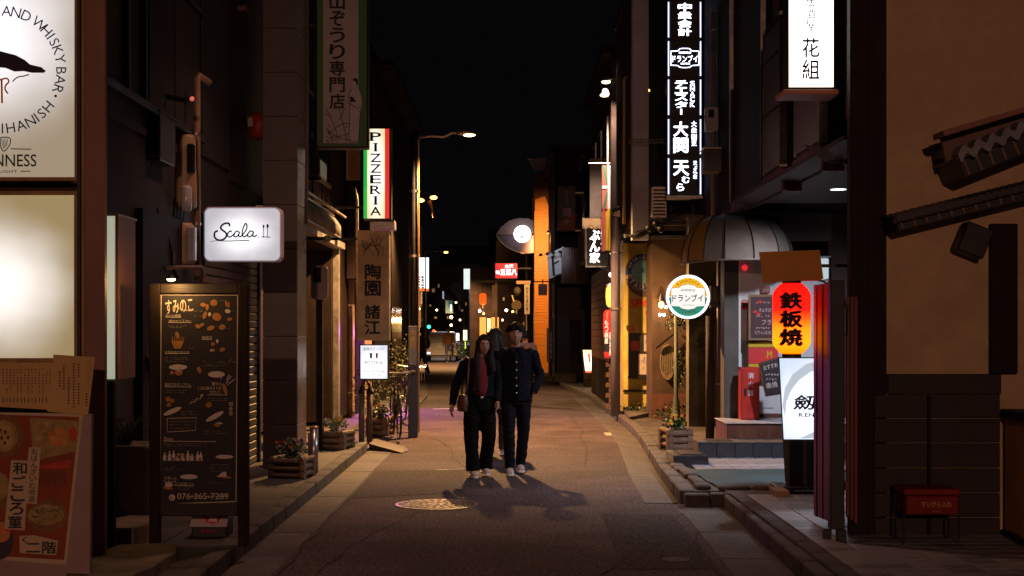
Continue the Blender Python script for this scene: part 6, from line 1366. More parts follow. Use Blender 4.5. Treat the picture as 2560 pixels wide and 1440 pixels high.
for i in range(10): part('baluster', MB().box(1.60, 1.618, 31 + i * .3, 31.14 + i * .3, 3.2, 3.9), M_wallB, b6)
part('flood_bracket', MB().box(1.75, 1.93, 28.4, 28.44, 6.2, 6.24), M_dark, b6)
for i, (a, b) in enumerate(((1515, 205), (1511, 238))):
    t = thing('spotlight', ['upper of two warm spotlights high on the right buildings', 'lower brighter of two warm spotlights high on the right buildings'][i], 'lamp', P(a, b, 26.7)); part('hood', MB().lathe([(.085, 0), (.06, .06), (.03, .1)], P(a + 2, b - 2, 26.7), 12), M_steel, t); part('lens', MB().sphere(P(a, b, 26.7), (.085, .05, .035), 8), emat('spot_lens', (1, .66, .35), 14 if i else 6), t, smooth=True); part('arm', MB().tube([P(a + 2, b - 6, 26.7), P(1546, 195, 26.2)], .012, 5), M_dark, t)
    lamp('SPOT', P(a, b + 4, 26.7) - Vector((0, .05, .05)), 800, (1, .72, .5), t, size=.05, spot=math.radians(95), aim=P(1515, 520, 27.6))
# flags
fp = thing('hanging_banner', 'long hanging banner with red green white cross design above a red and yellow cloth', 'flag', P(1523, 408, 27.5))
part('rod', MB().tube([P(1472, 408, 27.5), P(1552, 409, 27.5)], .014, 8), M_alu, fp)
Yf2 = 27.5
def cloth(nm, poly, m_, dy, wav=.0):
    q = MB(); q.prism([(wx(a, Yf2), wz(b, Yf2)) for a, b in poly], Yf2 - dy, Yf2 - dy + .002); part(nm, q, m_, fp)
C_red = mat('flag_red_cloth', (.42, .10, .10), rough=.8, var=.1, bump=0); C_gr = mat('flag_green_cloth', (.02, .17, .08), rough=.8, var=.1, bump=0); C_wh = mat('flag_white_cloth', (.48, .52, .62), rough=.8, var=.05, bump=0); C_ye = mat('flag_yellow_cloth', (.50, .32, .02), rough=.8, var=.1, bump=0)
cloth('red_cloth', [(1505, 413), (1540, 413), (1540, 522), (1505, 522)], C_red, 0)
for pl_ in ([(1505, 415), (1511, 414), (1521, 462), (1517, 465)], [(1540, 415), (1534, 414), (1525, 462), (1529, 465)], [(1507, 519), (1513, 521), (1522, 474), (1518, 472)], [(1540, 518), (1535, 521), (1525, 474), (1529, 472)]): cloth('green_bar', pl_, C_gr, .004)
cloth('white_bar', [(1519, 413), (1527, 413), (1527, 522), (1519, 522)], C_wh, .007); cloth('white_bar', [(1505, 464), (1540, 464), (1540, 472), (1505, 472)], C_wh, .0095)
q = MB(); n = 10
def wave(nm, xa, xb, ya, yb, m_, ph):
    q = MB(); NX, NZ = 8, 10
    for i in range(NX + 1):
        for j in range(NZ + 1):
            X_ = xa + (xb - xa) * i / NX; Y2 = ya + (yb - ya) * j / NZ; p = P(X_ - 2 * math.sin(j / NZ * 2), Y2, Yf2); p.y += .03 * math.sin(i * 1.1 + ph + j * .2); q.v.append(tuple(p))
    for i in range(NX):
        for j in range(NZ): k = i * (NZ + 1) + j; q.f.append([k, k + NZ + 1, k + NZ + 2, k + 1])
    part(nm, q, m_, fp, smooth=True)
wave('red_tail', 1505, 1515, 522, 628, C_red, 0); wave('yellow_tail', 1515, 1534, 522, 626, C_ye, 1); wave('red_tail', 1534, 1540, 522, 600, C_red, 2)
# buN-ya sign
Yu = 28.2
bs = lightbox('light_sign', 'black vertical sign with glowing white brush characters under a thatch roof', 'sign', Yu, 1464, 566, 1522, 668, .14, mat('sign_black', (.02, .018, .02), rough=.4, var=.1, bump=0), M_alu, 3)
q = MB(); vtext(q, 'ぶん家', Yu - .014, 1487, 574, 658, 24, bold=.05); vtext(q, '居酒屋', Yu - .014, 1507, 572, 612, 10, bold=.03); part('lettering', q, emat('warm_letter', (1, .95, .92), 3), bs)
tr = thing('thatch_hood', 'small straw hood on top of the black brush character sign', 'roof', P(1485, 568, 28)); q = MB(); q.box(wx(1457, 28), wx(1512, 28), 27.95, 28.35, wz(562, 28), wz(550, 28)); part('core', q, M_plank, tr)
q = MB()
for i in range(160):
    X_ = wx(random.uniform(1455, 1512), 28); Y_ = random.choice([27.93, 27.94]); zt = wz(random.uniform(545, 552), 28); zb = wz(random.uniform(563, 574), 28); q.add([(X_, Y_, zt), (X_ + .012, Y_, zt), (X_ + .012 + random.uniform(-.01, .01), Y_ - .03, zb), (X_, Y_ - .03, zb)], [(0, 1, 2, 3)])
part('straw', q, mat('straw', (.36, .24, .14), rough=.9, var=.3, bump=0, scale=30), tr, stuff=True)
# bulb, yellow lantern, red lantern banner
t = thing('bare_bulb', 'bare white bulb hanging above the yellow lantern', 'lamp', P(1528, 687, 27)); part('bulb', MB().sphere(P(1528, 687, 27), .045, 8), emat('bare_bulb_glass', (1, .88, .75), 14), t, smooth=True); part('cord', MB().tube([P(1528, 680, 27), P(1490, 665, 27.6)], .006, 5), M_cable, t); lamp('POINT', P(1520, 692, 26.8), 14, (1, .72, .5), t, size=.05)
t = thing('yellow_lantern', 'tall glowing yellow paper lantern above the red lantern banner', 'lantern', P(1525, 768, 27)); c = P(1525, 768, 27); hh = wz(715, 27) - c.z; part('paper', MB().lathe([(.03, 0), (.07, .05), (.085, hh * .5), (.075, hh - .04), (.04, hh)], c, 20), emat('yellow_paper', (1, .50, .06), 2.2), t, smooth=True); part('cap', MB().lathe([(.09, 0), (.02, .05)], c + Vector((0, 0, hh + .001)), 12), M_alu, t); lamp('POINT', c + Vector((-.05, -.25, hh / 2)), 5, (1, .6, .2), t, size=.06)
t = thing('red_banner_lantern', 'long red lantern banner with white characters at the alley corner', 'banner', P(1520, 895, 27)); c = P(1520, 895, 27.05); hh = wz(775, 27.05) - c.z
part('cloth', MB().lathe([(.07, 0), (.08, .1), (.10, hh * .7), (.09, hh - .06), (.05, hh)], c, 20), emat('red_paper_glow', (.9, .05, .04), .5), t, smooth=True); q = MB(); vtext(q, 'もつ鍋屋', 26.94, 1516, 800, 860, 9, bold=.03); vtext(q, '居酒屋', 26.94, 1527, 830, 890, 8, bold=.03); part('lettering', q, emat('cream_glow', (1, .85, .7), .8), t); part('black_band', MB().lathe([(.082, 0), (.095, .28)], c + Vector((0, 0, .12)), 20), M_ink, t)
t = thing('teal_notice', 'narrow teal notice strip with white print on the dark wall', 'notice', P(1541, 878, 27.1)); part('plate', MB().box(wx(1535, 27.1), wx(1549, 27.1), 27.12, 27.14, wz(850, 27.1), wz(811, 27.1)), mat('teal_plate', (.02, .20, .18), rough=.5, var=.1, bump=0), t); q = MB(); vtext(q, '県公認店舗', 27.115, 1542, 813, 848, 6); part('lettering', q, M_white, t)
t = thing('plank_threshold', 'pale sloping step board at the foot of the brick base', 'step', (2.1, 24.6, .11)); part('board', MB().zprism([(1.98, 23.6), (2.45, 24.7), (2.45, 25.2), (2.0, 25.2)], .112, [.16, .18, .2, .2]), M_conc, t); part('riser', MB().box(2.0, 2.44, 25.21, 25.28, .112, .24), M_kerb, t)

# small standing light sign
Yi = 37.0
E_red = emat('stand_face', (1, .92, .78), 2.0, edge=(1, .7, .35), es=.6, cen=(.5, 0, .45), rad=(.8, .8))
t = thing('standing_light_sign', 'small white standing light sign with a red stroke by the dark steps', 'sign', (wx(1476, Yi), Yi, .11))
part('panel', MB().prism([(wx(a, Yi), wz(b, Yi)) for a, b in ((1457, 875), (1489, 875), (1492, 928), (1463, 928))], Yi - .006, Yi + .006), E_red, t); part('cabinet', MB().prism([(wx(a, Yi), wz(b, Yi)) for a, b in ((1455, 873), (1492, 873), (1496, 950), (1460, 950))], Yi + .008, Yi + .2), M_wood, t); part('red_foot', MB().prism([(wx(a, Yi), wz(b, Yi)) for a, b in ((1463, 929), (1492, 929), (1492, 932), (1464, 932))], Yi - .006, Yi + .006), emat('red_edge', (1, .15, .04), .8), t)
q = MB(); stroke(q, [(1472, 884), (1474, 906)], (5, 4), Yi - .01, False); part('red_mark', q, mat('mark_red', (.6, .03, .01), rough=.5, var=.05, bump=0), t)
part('stand', MB().box(wx(1460, Yi), wx(1496, Yi), Yi, Yi + .25, .08, wz(951, Yi)), M_wood, t); lamp('POINT', P(1474, 900, Yi - .5), 9, (1, .62, .3), t, size=.1)
# building F with dark doorway
b7 = thing('dark_shop', 'dark shop front with open doorway and steps beyond the standing light sign', 'building', (2.5, 43, .1))
wall_part('wall', 1.30, 8, 42.5, 50, .08, 7.0, M_dkr, b7); wall_part('doorway', wx(1392, 42.4), wx(1462, 42.4), 42.42, 42.49, .1, 2.9, M_blackp, b7); wall_part('recess_wall', 2.2, 8, 34.1, 42.4, .08, 6.6, M_dkr, b7)
part('upper_box', MB().box(1.45, 2.3, 40.5, 42.4, 3.0, 4.0), M_wallC, b7)
for i in range(12): part('fluted_panel', MB().box(1.45 + i * .071, 1.45 + i * .071 + .06, 40.46, 40.495, 2.95, 4.0, b=.008), mat('flute_mauve', (.17, .12, .13), rough=.6, var=.2, bump=0), b7)
part('step', MB().box(.98, 1.7, 42.0, 42.48, .08, .22, b=.01), M_conc, b7); part('step', MB().box(1.25, 1.9, 41.2, 41.98, .08, .34, b=.01), M_conc, b7)
wall_part('trim', 1.22, 1.29, 42.3, 42.48, .08, 3.0, M_pvc, b7); wall_part('shutter_door', 1.75, 2.1, 42.2, 42.4, .1, 1.9, M_wallB, b7)
wall_part('roof', 1.1, 8, 42.3, 50, 7.0, 7.2, M_dkr, b7)
t = thing('hanging_cloth_sign', 'narrow pale upright board with black characters at the dark shop corner', 'sign', (wx(1370, 42), 42, .3)); part('board', MB().box(wx(1367, 42), wx(1374, 42), 42, 42.04, wz(905, 42), wz(820, 42)), M_cream, t); q = MB(); vtext(q, '本日営業中', 41.99, 1378, 830, 900, 5); part('board_dark', MB().box(wx(1375, 42), wx(1383, 42), 42, 42.04, wz(910, 42), wz(795, 42)), M_blackp, t); part('lettering', q, M_white, t)
# white To sign
Yj = 41.0
t = thing('spotlit_sign', 'white sign with big black katakana strokes and a row of small lamps on top', 'sign', P(1388, 697, Yj))
part('board', MB().prism([(wx(a, Yj), wz(b, Yj)) for a, b in ((1368, 637), (1409, 616), (1410, 682), (1372, 698))], Yj, Yj + .08), mat('board_white', (.62, .66, .70), rough=.5, var=.06, bump=0), t)
q = MB(); q2 = [((1381, 640), (1385, 690)), ((1385, 660), (1397, 652)), ((1388, 690), (1408, 684))]
for a in q2: stroke(q, a, 6 if a[0][0] == 1381 else 4, Yj - .01, False)
part('lettering', q, M_ink, t)
for i in range(4): part('lamp_head', MB().sphere(P(1352 + i * 16, 637 - i * 2.5, Yj - .3), .05, 6), M_blackp, t)
part('lamp_rail', MB().tube([P(1345, 640, Yj - .3), P(1412, 628, Yj - .3)], .01, 5), M_blackp, t); lamp('SPOT', P(1385, 600, Yj - 1.2), 26, COOL, t, size=.1, spot=math.radians(70), aim=P(1390, 660, Yj)); part('wall_fixing', MB().box(wx(1408, Yj), wx(1425, Yj), Yj + .02, Yj + 1.3, wz(660, Yj), wz(655, Yj)), M_dark, t)
# black red board
Yk2 = 39.5
t = thing('projecting_sign', 'unlit dark sign fading to red with pale brush characters', 'sign', P(1420, 578, Yk2)); part('board', MB().box(wx(1394, Yk2), wx(1439, Yk2), Yk2, Yk2 + .15, wz(577, Yk2), wz(465, Yk2), b=.01), mat('board_dim', (.06, .05, .06), rough=.5, var=.2, bump=0), t); q = MB(); flat(q, [(1397, 560), (1415, 545), (1437, 528), (1437, 574), (1397, 574)], Yk2 - .004); part('red_field', q, mat('red_field', (.25, .05, .04), rough=.5, var=.2, bump=0), t); q = MB(); fit(q, '蒲', Yk2 - .008, 1406, 520, 1429, 542, bold=.03); fit(q, '木', Yk2 - .008, 1403, 546, 1430, 566, bold=.03); vtext(q, '肉料理酒場', Yk2 - .008, 1416, 476, 512, 6); part('lettering', q, mat('pale_letter', (.36, .30, .30), rough=.6, var=.1, bump=0), t); part('arm', MB().box(wx(1439, Yk2), wx(1443, Yk2) + .4, Yk2 + .05, Yk2 + .08, wz(500, Yk2), wz(496, Yk2)), M_dark, t)

# ---- orange building G
b8 = thing('orange_building', 'tall narrow building faced with lit orange tile courses', 'building', (1.2, 52, .05))
Yg2 = 51.0; xa, xb = wx(1336, Yg2), wx(1390, Yg2)
wall_part('wall', xa + .02, 7, Yg2 + .03, 58, .0, wz(455, Yg2), M_orbrick, b8)
q = MB(); zz = .05; k = 0
while zz < wz(532, Yg2): q.box(xa, wx(1356, Yg2), Yg2, Yg2 + .028, zz, zz + .085); q.box(wx(1357, Yg2), xb, Yg2 - .004, Yg2 + .028, zz, zz + .085); zz += .1
part('tile_courses', q, M_orbrick, b8, stuff=True)
part('dark_gable', MB().prism([(xa, wz(500, Yg2)), (xa, wz(440, Yg2)), (wx(1375, Yg2), wz(430, Yg2)), (xb, wz(530, Yg2)), (wx(1376, Yg2), wz(528, Yg2)), (wx(1362, Yg2), wz(490, Yg2))], Yg2 - .02, Yg2 - .005), mat('gable_maroon', (.10, .025, .02), rough=.7, var=.2, bump=0), b8)
part('side_post', MB().box(wx(1374, Yg2), wx(1384, Yg2), Yg2 - .3, Yg2 - .1, .05, wz(400, Yg2)), M_dark, b8)
t = thing('torn_canopy', 'pale triangular sail cloth on top of the orange building', 'canopy', P(1350, 440, Yg2 - .5)); q = MB(); q.prism([(wx(a, Yg2), wz(b, Yg2)) for a, b in ((1318, 397), (1378, 396), (1380, 414), (1352, 428), (1335, 430))], Yg2 - .3, Yg2 - .2); part('cloth', q, mat('sail_cloth', (.26, .20, .22), rough=.8, scale=4, var=.5, bump=.3), t); part('edge', MB().tube([P(1318, 397, Yg2 - .3), P(1378, 396, Yg2 - .3)], .03, 6), M_alu, t)
t = thing('square_lantern', 'small dark square lantern on a bracket before the orange wall', 'lantern', P(1357, 740, 46)); part('cage', MB().box(wx(1346, 46), wx(1368, 46), 46, 46.2, wz(738, 46), wz(710, 46), b=.01), mat('lantern_mauve', (.15, .10, .12), rough=.3, var=.2, bump=0), t); part('bracket', MB().tube([P(1330, 704, 46), P(1384, 703, 46)], .02, 6).tube([P(1357, 711, 46.1), P(1357, 698, 46.1)], .02, 6), M_blackp, t)
lamp('POINT', P(1300, 560, 44), 0, SOD) if False else None
o = thing('added_wall_washer', 'small added floodlight on the dark shop corner to brighten the orange wall', 'lamp', Vector((1.22, 47.5, 4.9))); part('head', MB().lathe([(.05, 0), (.04, .08)], Vector((1.22, 47.5, 4.9)), 12), M_dark, o); part('arm', MB().box(1.22, 1.31, 47.49, 47.52, 4.94, 4.97), M_dark, o); part('lens', MB().sphere((1.22, 47.5, 4.9), .035, 6), emat('washer_lens', (1, .5, .15), 4), o, smooth=True); lamp('SPOT', (1.16, 47.45, 4.75), 1300, (1, .50, .16), o, size=.1, spot=math.radians(110), aim=(1.2, 51, 3.2))  # added lamp, brightens the orange wall

# ---- H : grey building with boat sign, red sign
b9 = thing('grey_building', 'dim brown building with warm lit doorway behind the couple', 'building', (.3, 62, .05))
wall_part('wall', wx(1240, 62), 6, 62, 70, 0, wz(600, 62), M_wallB, b9); wall_part('wall', wx(1178, 66), wx(1240, 62), 64, 72, 0, wz(668, 64), M_dkr, b9)
wall_part('grey_strip', wx(1318, 55), wx(1336, 55), 55, 61.9, 0, wz(580, 55), M_wallC, b9)
wall_part('column', wx(1237, 61), wx(1243, 61), 61.5, 61.99, 0, wz(700, 61), M_cream, b9); wall_part('eaves', wx(1180, 60), wx(1320, 60), 61, 61.98, wz(705, 61), wz(700, 61), M_wood_h, b9)
E_win = emat('warm_window', (1, .45, .08), 1.1)
for a0, a1, b0, b1 in ((1199, 1215, 793, 845), (1218, 1226, 796, 830), (1228, 1247, 793, 822)): w = part('window', MB().box(wx(a0 - 1, 61.6), wx(a1 + 1, 61.6), 61.7, 61.98, wz(b1 + 2, 61.6), wz(b0 - 2, 61.6)), M_wood, b9); part('pane', MB().box(wx(a0, 61.6), wx(a1, 61.6), 61.65, 61.69, wz(b1, 61.6), wz(b0, 61.6)), E_win if a0 != 1218 else emat('bright_strip', (1, .75, .25), 3), w)
part('window', MB().box(wx(1230, 61), wx(1243, 61), 61.4, 61.49, wz(782, 61), wz(712, 61)), M_cream, b9)
t = thing('vertical_sign', 'narrow pale vertical sign with faded characters left of the orange wall', 'sign', P(1318, 785, 50)); part('board', MB().box(wx(1311, 50), wx(1324, 50), 50, 50.1, wz(785, 50), wz(711, 50)), mat('sign_dim_cream', (.34, .29, .21), rough=.6, var=.15, bump=0), t); q = MB(); vtext(q, '割烹旬魚料亭', 49.99, 1318, 716, 778, 7); part('lettering', q, M_ink, t); part('top_board', MB().box(wx(1291, 50), wx(1326, 50), 49.98, 50.1, wz(710, 50), wz(702, 50)), M_cream, t)
t = thing('pole', 'pale vertical pole left of the orange wall', 'pole', P(1311, 880, 50)); part('shaft', MB().tube([(wx(1309, 50), 50.3, 0), (wx(1309, 50), 50.3, wz(785, 50))], .03, 8), M_cream, t)
t = thing('round_plaque', 'round ornamental plaque with a figure above it near the vertical sign', 'ornament', P(1291, 765, 52)); part('disc', MB().tube([P(1291, 763, 52), P(1291, 763, 52.06)], .16, 20), mat('plaque_olive', (.14, .12, .07), rough=.6, var=.3, bump=0), t); part('ring', MB().tube([(wx(1291, 52) + .17 * math.cos(a * math.pi / 10), 51.98, wz(763, 52) + .17 * math.sin(a * math.pi / 10)) for a in range(21)], .015, 5, caps=False), M_cream, t); part('figure', MB().sphere(P(1293, 727, 52), (.14, .1, .15), 8), MATS['plaque_olive'], t, smooth=True); part('stick', MB().tube([P(1280, 738, 51.9), P(1285, 754, 51.9)], .02, 6), E_win, t); part('hanger', MB().tube([P(1262, 739, 52), P(1300, 739, 52)], .012, 5), M_dark, t)
# boat shaped sign + round globe
Yb2 = 48.0
t = thing('boat_shaped_sign', 'dim boat shaped oval sign behind the glowing round globe', 'sign', P(1290, 635, Yb2))
pl_ = [(1240, 586), (1252, 568), (1272, 552), (1296, 545), (1322, 546), (1334, 552), (1334, 586)]; q = MB().prism([(wx(a, Yb2), wz(b, Yb2)) for a, b in pl_], Yb2, Yb2 + .1); part('upper_hull', q, mat('hull_brown', (.20, .14, .12), rough=.6, scale=6, var=.2, bump=0), t)
pl_ = [(1240, 588), (1334, 588), (1334, 632), (1312, 634), (1290, 629), (1266, 617), (1248, 602)]; q = MB().prism([(wx(a, Yb2), wz(b, Yb2)) for a, b in pl_], Yb2, Yb2 + .1); part('lower_hull', q, mat('hull_dark', (.09, .055, .065), rough=.6, var=.2, bump=0), t)
q = MB(); stroke(q, [(1241, 588), (1255, 607), (1280, 624), (1310, 634)], 2, Yb2 - .01); part('rim', q, MATS['cream_paper'], t); q = MB(); fit(q, 'YOTTE', Yb2 - .01, 1258, 575, 1290, 583); part('lettering', q, MATS['red_field'], t)
Yb3 = 47.5
t = thing('round_globe_sign', 'bright white round lit sign before the boat shaped board', 'sign', P(1306, 606, Yb3)); part('disc', MB().tube([P(1306, 585, Yb3 - .05), P(1306, 585, Yb3 + .05)], 21.5 * Yb3 / F, 36), emat('globe_white', (1, .95, 1), 5), t); part('arm', MB().box(wx(1327, Yb3), wx(1336, Yb3), Yb3, Yb3 + .04, wz(586, Yb3), wz(583, Yb3)), M_dark, t); q = MB(); flat(q, [(1300, 597), (1302, 590), (1309, 590), (1311, 597), (1306, 594)], Yb3 - .06); part('emblem', q, M_ink, t)
# red goroahachi sign
Yr2 = 52.0
t = thing('red_light_sign', 'red lit sign with white brush characters over the street', 'sign', P(1266, 696, Yr2)); part('housing', MB().box(wx(1237, Yr2), wx(1294, Yr2), Yr2 + .02, Yr2 + .25, wz(697, Yr2), wz(657, Yr2), b=.01), M_dark, t); part('panel', MB().box(wx(1239, Yr2), wx(1293, Yr2), Yr2, Yr2 + .018, wz(695, Yr2), wz(659, Yr2)), emat('red_panel', (1, .008, .03), 1.0), t)
q = MB(); fit(q, '金沢', Yr2 - .008, 1262, 661, 1283, 670, bold=.02); fit(q, '五郎八', Yr2 - .008, 1251, 672, 1292, 688, bold=.05); fit(q, '味', Yr2 - .008, 1240, 676, 1250, 686, bold=.02); part('lettering', q, emat('letter_white', (1, .85, .95), 2.5), t); part('arm', MB().box(wx(1294, Yr2), wx(1336, Yr2), Yr2 + .1, Yr2 + .14, wz(672, Yr2), wz(669, Yr2)), M_dark, t)
# orange lantern
t = thing('orange_lantern', 'glowing orange paper lantern hanging over the far lit doorway', 'lantern', P(1207, 762, 57)); c = P(1207, 762, 57); hh = wz(733, 57) - c.z; part('paper', MB().lathe([(.08, 0), (.14, .06), (.15, hh * .5), (.14, hh - .06), (.08, hh)], c, 20), emat('orange_paper', (1, .12, .01), 1.1), t, smooth=True); part('cord', MB().tube([c + Vector((0, 0, hh)), c + Vector((0, 0, hh + .5))], .012, 5), M_dark, t); part('tassel', MB().tube([c, c - Vector((0, 0, .15))], .02, 6), E_win, t)
lamp('POINT', P(1215, 800, 57), 50, (1, .52, .15), t, size=.1)
for i, (a, b, m_) in enumerate(((1199, 777, E_white), (1266, 776, E_white), (1282, 779, E_sod), (1209, 784, E_sod))):
    t = thing('distant_bulb', ['bare bulb beside the orange lantern', 'bare white bulb in front of the dim brown building', 'small yellow bulb beside the round plaque', 'amber bulb just under the orange lantern'][i], 'lamp', P(a, b, 60)); part('bulb', MB().sphere(P(a, b, 60), .055 if i < 2 else .05, 6), m_, t, smooth=True); part('cord', MB().tube([P(a, b - 3, 60), P(a, b - 8, 60.4)], .01, 4), M_dark, t)
# ---- far left cluster
b10 = thing('far_building', 'dark building at the far left end of the street', 'building', (-5, 55, 0)); wall_part('wall', -9, -3.85, 46, 60, 0, 6.0, M_wallA, b10); wall_part('lit_strip', wx(1052, 50), wx(1058, 50), 50, 50.1, wz(830, 50), wz(762, 50), M_yel, b10)
b11 = thing('far_building', 'dark building closing the end of the street', 'building', (-4, 105, 0)); wall_part('wall', -14, -1.5, 100, 112, 0, 6.2, M_wallA, b11)
for i in range(4): w = part('window', MB().box(-6 + i * 1.1, -5.3 + i * 1.1, 99.9, 99.98, 3, 4.2), M_glass, b11)
b12 = thing('far_building', 'dim building with pale roof slope behind the white vertical light box', 'building', (-1.5, 80, 0)); wall_part('wall', wx(1150, 82), wx(1200, 82), 82, 96, 0, wz(660, 82), M_wallB, b12); part('roof', MB().prism([(wx(1122, 82), wz(715, 82)), (wx(1152, 82), wz(700, 82)), (wx(1152, 82), wz(755, 82))], 81.9, 81.98), M_wallC, b12)
b13 = thing('far_building', 'large black building rising behind all the far signs', 'building', (0, 120, 0)); wall_part('wall', -6, 14, 118, 135, 0, 8.6, M_blackp, b13); wall_part('penthouse', -2, 6, 120, 130, 8.61, 10.2, M_blackp, b13)
def farsign(label, x0, y0, x1, y1, Y, m_, d=.2, fr=M_dark):
    return lightbox('far_light_sign', label, 'sign', Y, x0, y0, x1, y1, d, m_, fr, 1.2)
fs1 = farsign('lit white and orange vertical sign just right of the lamp pole', 1040, 643, 1073, 729, 44, emat('far_white', (1, .95, 1), 2.4))
q = MB(); fit(q, '居酒', 43.98, 1043, 690, 1060, 722, bold=.04); part('lettering', q, M_ink, fs1); part('orange_band', MB().box(wx(1041, 44), wx(1072, 44), 43.97, 43.985, wz(728, 44), wz(721, 44)), emat('far_orange', (1, .2, .05), 1), fs1); part('post', MB().box(wx(1062, 43.9), wx(1065, 43.9), 43.8, 43.9, 0, wz(640, 43.9)), M_dark, fs1)
farsign('plain white vertical light box hanging in the middle distance', 1158, 671, 1179, 724, 70, emat('far_pale', (.85, 1, .95), .95))
farsign('tiny pale blue vertical sign in the far left darkness', 1105, 727, 1111, 748, 80, emat('far_bluish', (.6, .7, 1), .5))
farsign('teal sign with a lit cyan edge at the end of the street', 1113, 750, 1133, 784, 85, emat('far_teal', (.10, .22, .20), .3)); farsign('narrow glowing cyan strip on the far teal sign', 1124, 760, 1131, 779, 84.5, emat('far_cyan', (.45, .9, .95), .9))
farsign('little white light box standing at the far roadside', 1139, 832, 1149, 853, 66, emat('far_white2', (.95, .98, 1), 1.6)); farsign('bright vending light with greenish edge at the far roadside', 1157, 824, 1169, 852, 67, emat('far_green', (.9, 1, .7), 1.1)); farsign('tiny bright green light panel near the ground far away', 1161, 852, 1165, 873, 64, emat('far_green2', (.5, 1, .15), .9))
t = thing('pole', 'pale slim pole below the plain white vertical light box', 'pole', (wx(1161, 69), 69, 0)); part('shaft', MB().tube([(wx(1161, 69), 69, 0), (wx(1161, 69), 69, wz(735, 69))], .06, 8), M_wallC, t)
t = thing('traffic_light', 'distant traffic light showing green above the parked car', 'traffic light', (wx(1072, 95), 95, 0)); part('pole', MB().tube([(wx(1066, 95), 95, 0), (wx(1066, 95), 95, wz(806, 95))], .06, 6), M_dark, t); part('housing', MB().box(wx(1064, 95), wx(1080, 95), 94.9, 95.05, wz(821, 95), wz(812, 95)), M_dark, t); part('green_lens', MB().sphere(P(1072, 817, 94.85), .12, 6), emat('go_green', (.05, 1, .65), 3), t, smooth=True)
t = thing('traffic_light', 'distant red signal lamp above the parked car', 'traffic light', (wx(1085, 93), 93, 0)); part('pole', MB().tube([(wx(1089, 93), 93, 0), (wx(1089, 93), 93, wz(824, 93))], .05, 6), M_dark, t); part('red_lens', MB().sphere(P(1084, 827, 92.8), .09, 6), emat('stop_red', (1, .08, .02), 3), t, smooth=True); part('amber_lens', MB().sphere(P(1088, 829, 92.8), .06, 6), emat('amber', (1, .4, .05), 2.5), t, smooth=True)
for i, (a, b) in enumerate(((1128, 793), (1128, 813))):
    t = thing('far_street_light', ['higher of two warm lights stacked above the far walker', 'lower of two warm lights stacked above the far walker'][i], 'lamp', P(a, b, 88)); part('globe', MB().sphere(P(a, b, 88), .10 if not i else .08, 6), emat('far_globe', (1, .62, .25), 14), t, smooth=True); part('bracket', MB().tube([P(a, b, 88), P(a + 1, b + 12, 88)], .02, 5), M_dark, t)
lamp('POINT', P(1128, 800, 84), 380, SOD, t, size=.1)
q = MB()
for i in range(5): leafball(q, (wx(1150 + i * 4, 68), 68 + i, .6), (.3, .3, .5), 120, .1)
tag(part('far_plants', q, M_leaf), 'dark potted greenery along the far right roadside', 'plants')
# ---- car
Yca = 70.0
car = thing('parked_car', 'silver hatchback seen from behind at the far end of the street', 'car', (wx(1100, Yca), Yca, 0)); cxx = wx(1103, Yca)
def cs(pts, y0, y1): return [(cxx + a, b) for a, b in pts]
body = MB()
secs = [(0, .80, .42, .78, .92), (.12, .84, .28, .80, 1.0), (1.2, .86, .26, .84, .98), (2.6, .86, .26, .84, .95), (3.5, .84, .28, .78, .88), (3.9, .74, .35, .66, .72)]
for yy, w, zb, w2, zt in secs: body.v += [(cxx - w, Yca + yy, zb), (cxx - w, Yca + yy, .62), (cxx - w2, Yca + yy, zt), (cxx + w2, Yca + yy, zt), (cxx + w, Yca + yy, .62), (cxx + w, Yca + yy, zb)]
for i in range(5):
    for k in range(6): body.f.append([i * 6 + k, i * 6 + (k + 1) % 6, (i + 1) * 6 + (k + 1) % 6, (i + 1) * 6 + k])
body.f.append([5, 4, 3, 2, 1, 0]); body.f.append([30, 31, 32, 33, 34, 35])
M_car = mat('car_silver', (.55, .54, .55), rough=.35, metal=0, var=.05, bump=0); part('body', body, M_car, car, bev=.04)
part('cabin', MB().add([(cxx - .76, Yca + .12, .99), (cxx + .76, Yca + .12, .99), (cxx + .78, Yca + 2.7, .97), (cxx - .78, Yca + 2.7, .97), (cxx - .60, Yca + .45, 1.48), (cxx + .60, Yca + .45, 1.48), (cxx + .60, Yca + 1.9, 1.50), (cxx - .60, Yca + 1.9, 1.50)], [(3, 2, 1, 0), (4, 5, 6, 7), (0, 1, 5, 4), (1, 2, 6, 5), (2, 3, 7, 6), (3, 0, 4, 7)]), M_car, car, bev=.04)
part('rear_window', MB().add([(cxx - .62, Yca + .17, 1.05), (cxx + .62, Yca + .17, 1.05), (cxx + .53, Yca + .40, 1.40), (cxx - .53, Yca + .40, 1.40), (cxx - .62, Yca + .2, 1.05), (cxx + .62, Yca + .2, 1.05), (cxx + .53, Yca + .43, 1.40), (cxx - .53, Yca + .43, 1.40)], [(0, 1, 2, 3), (7, 6, 5, 4), (0, 4, 5, 1), (1, 5, 6, 2), (2, 6, 7, 3), (3, 7, 4, 0)]), M_glass, car)
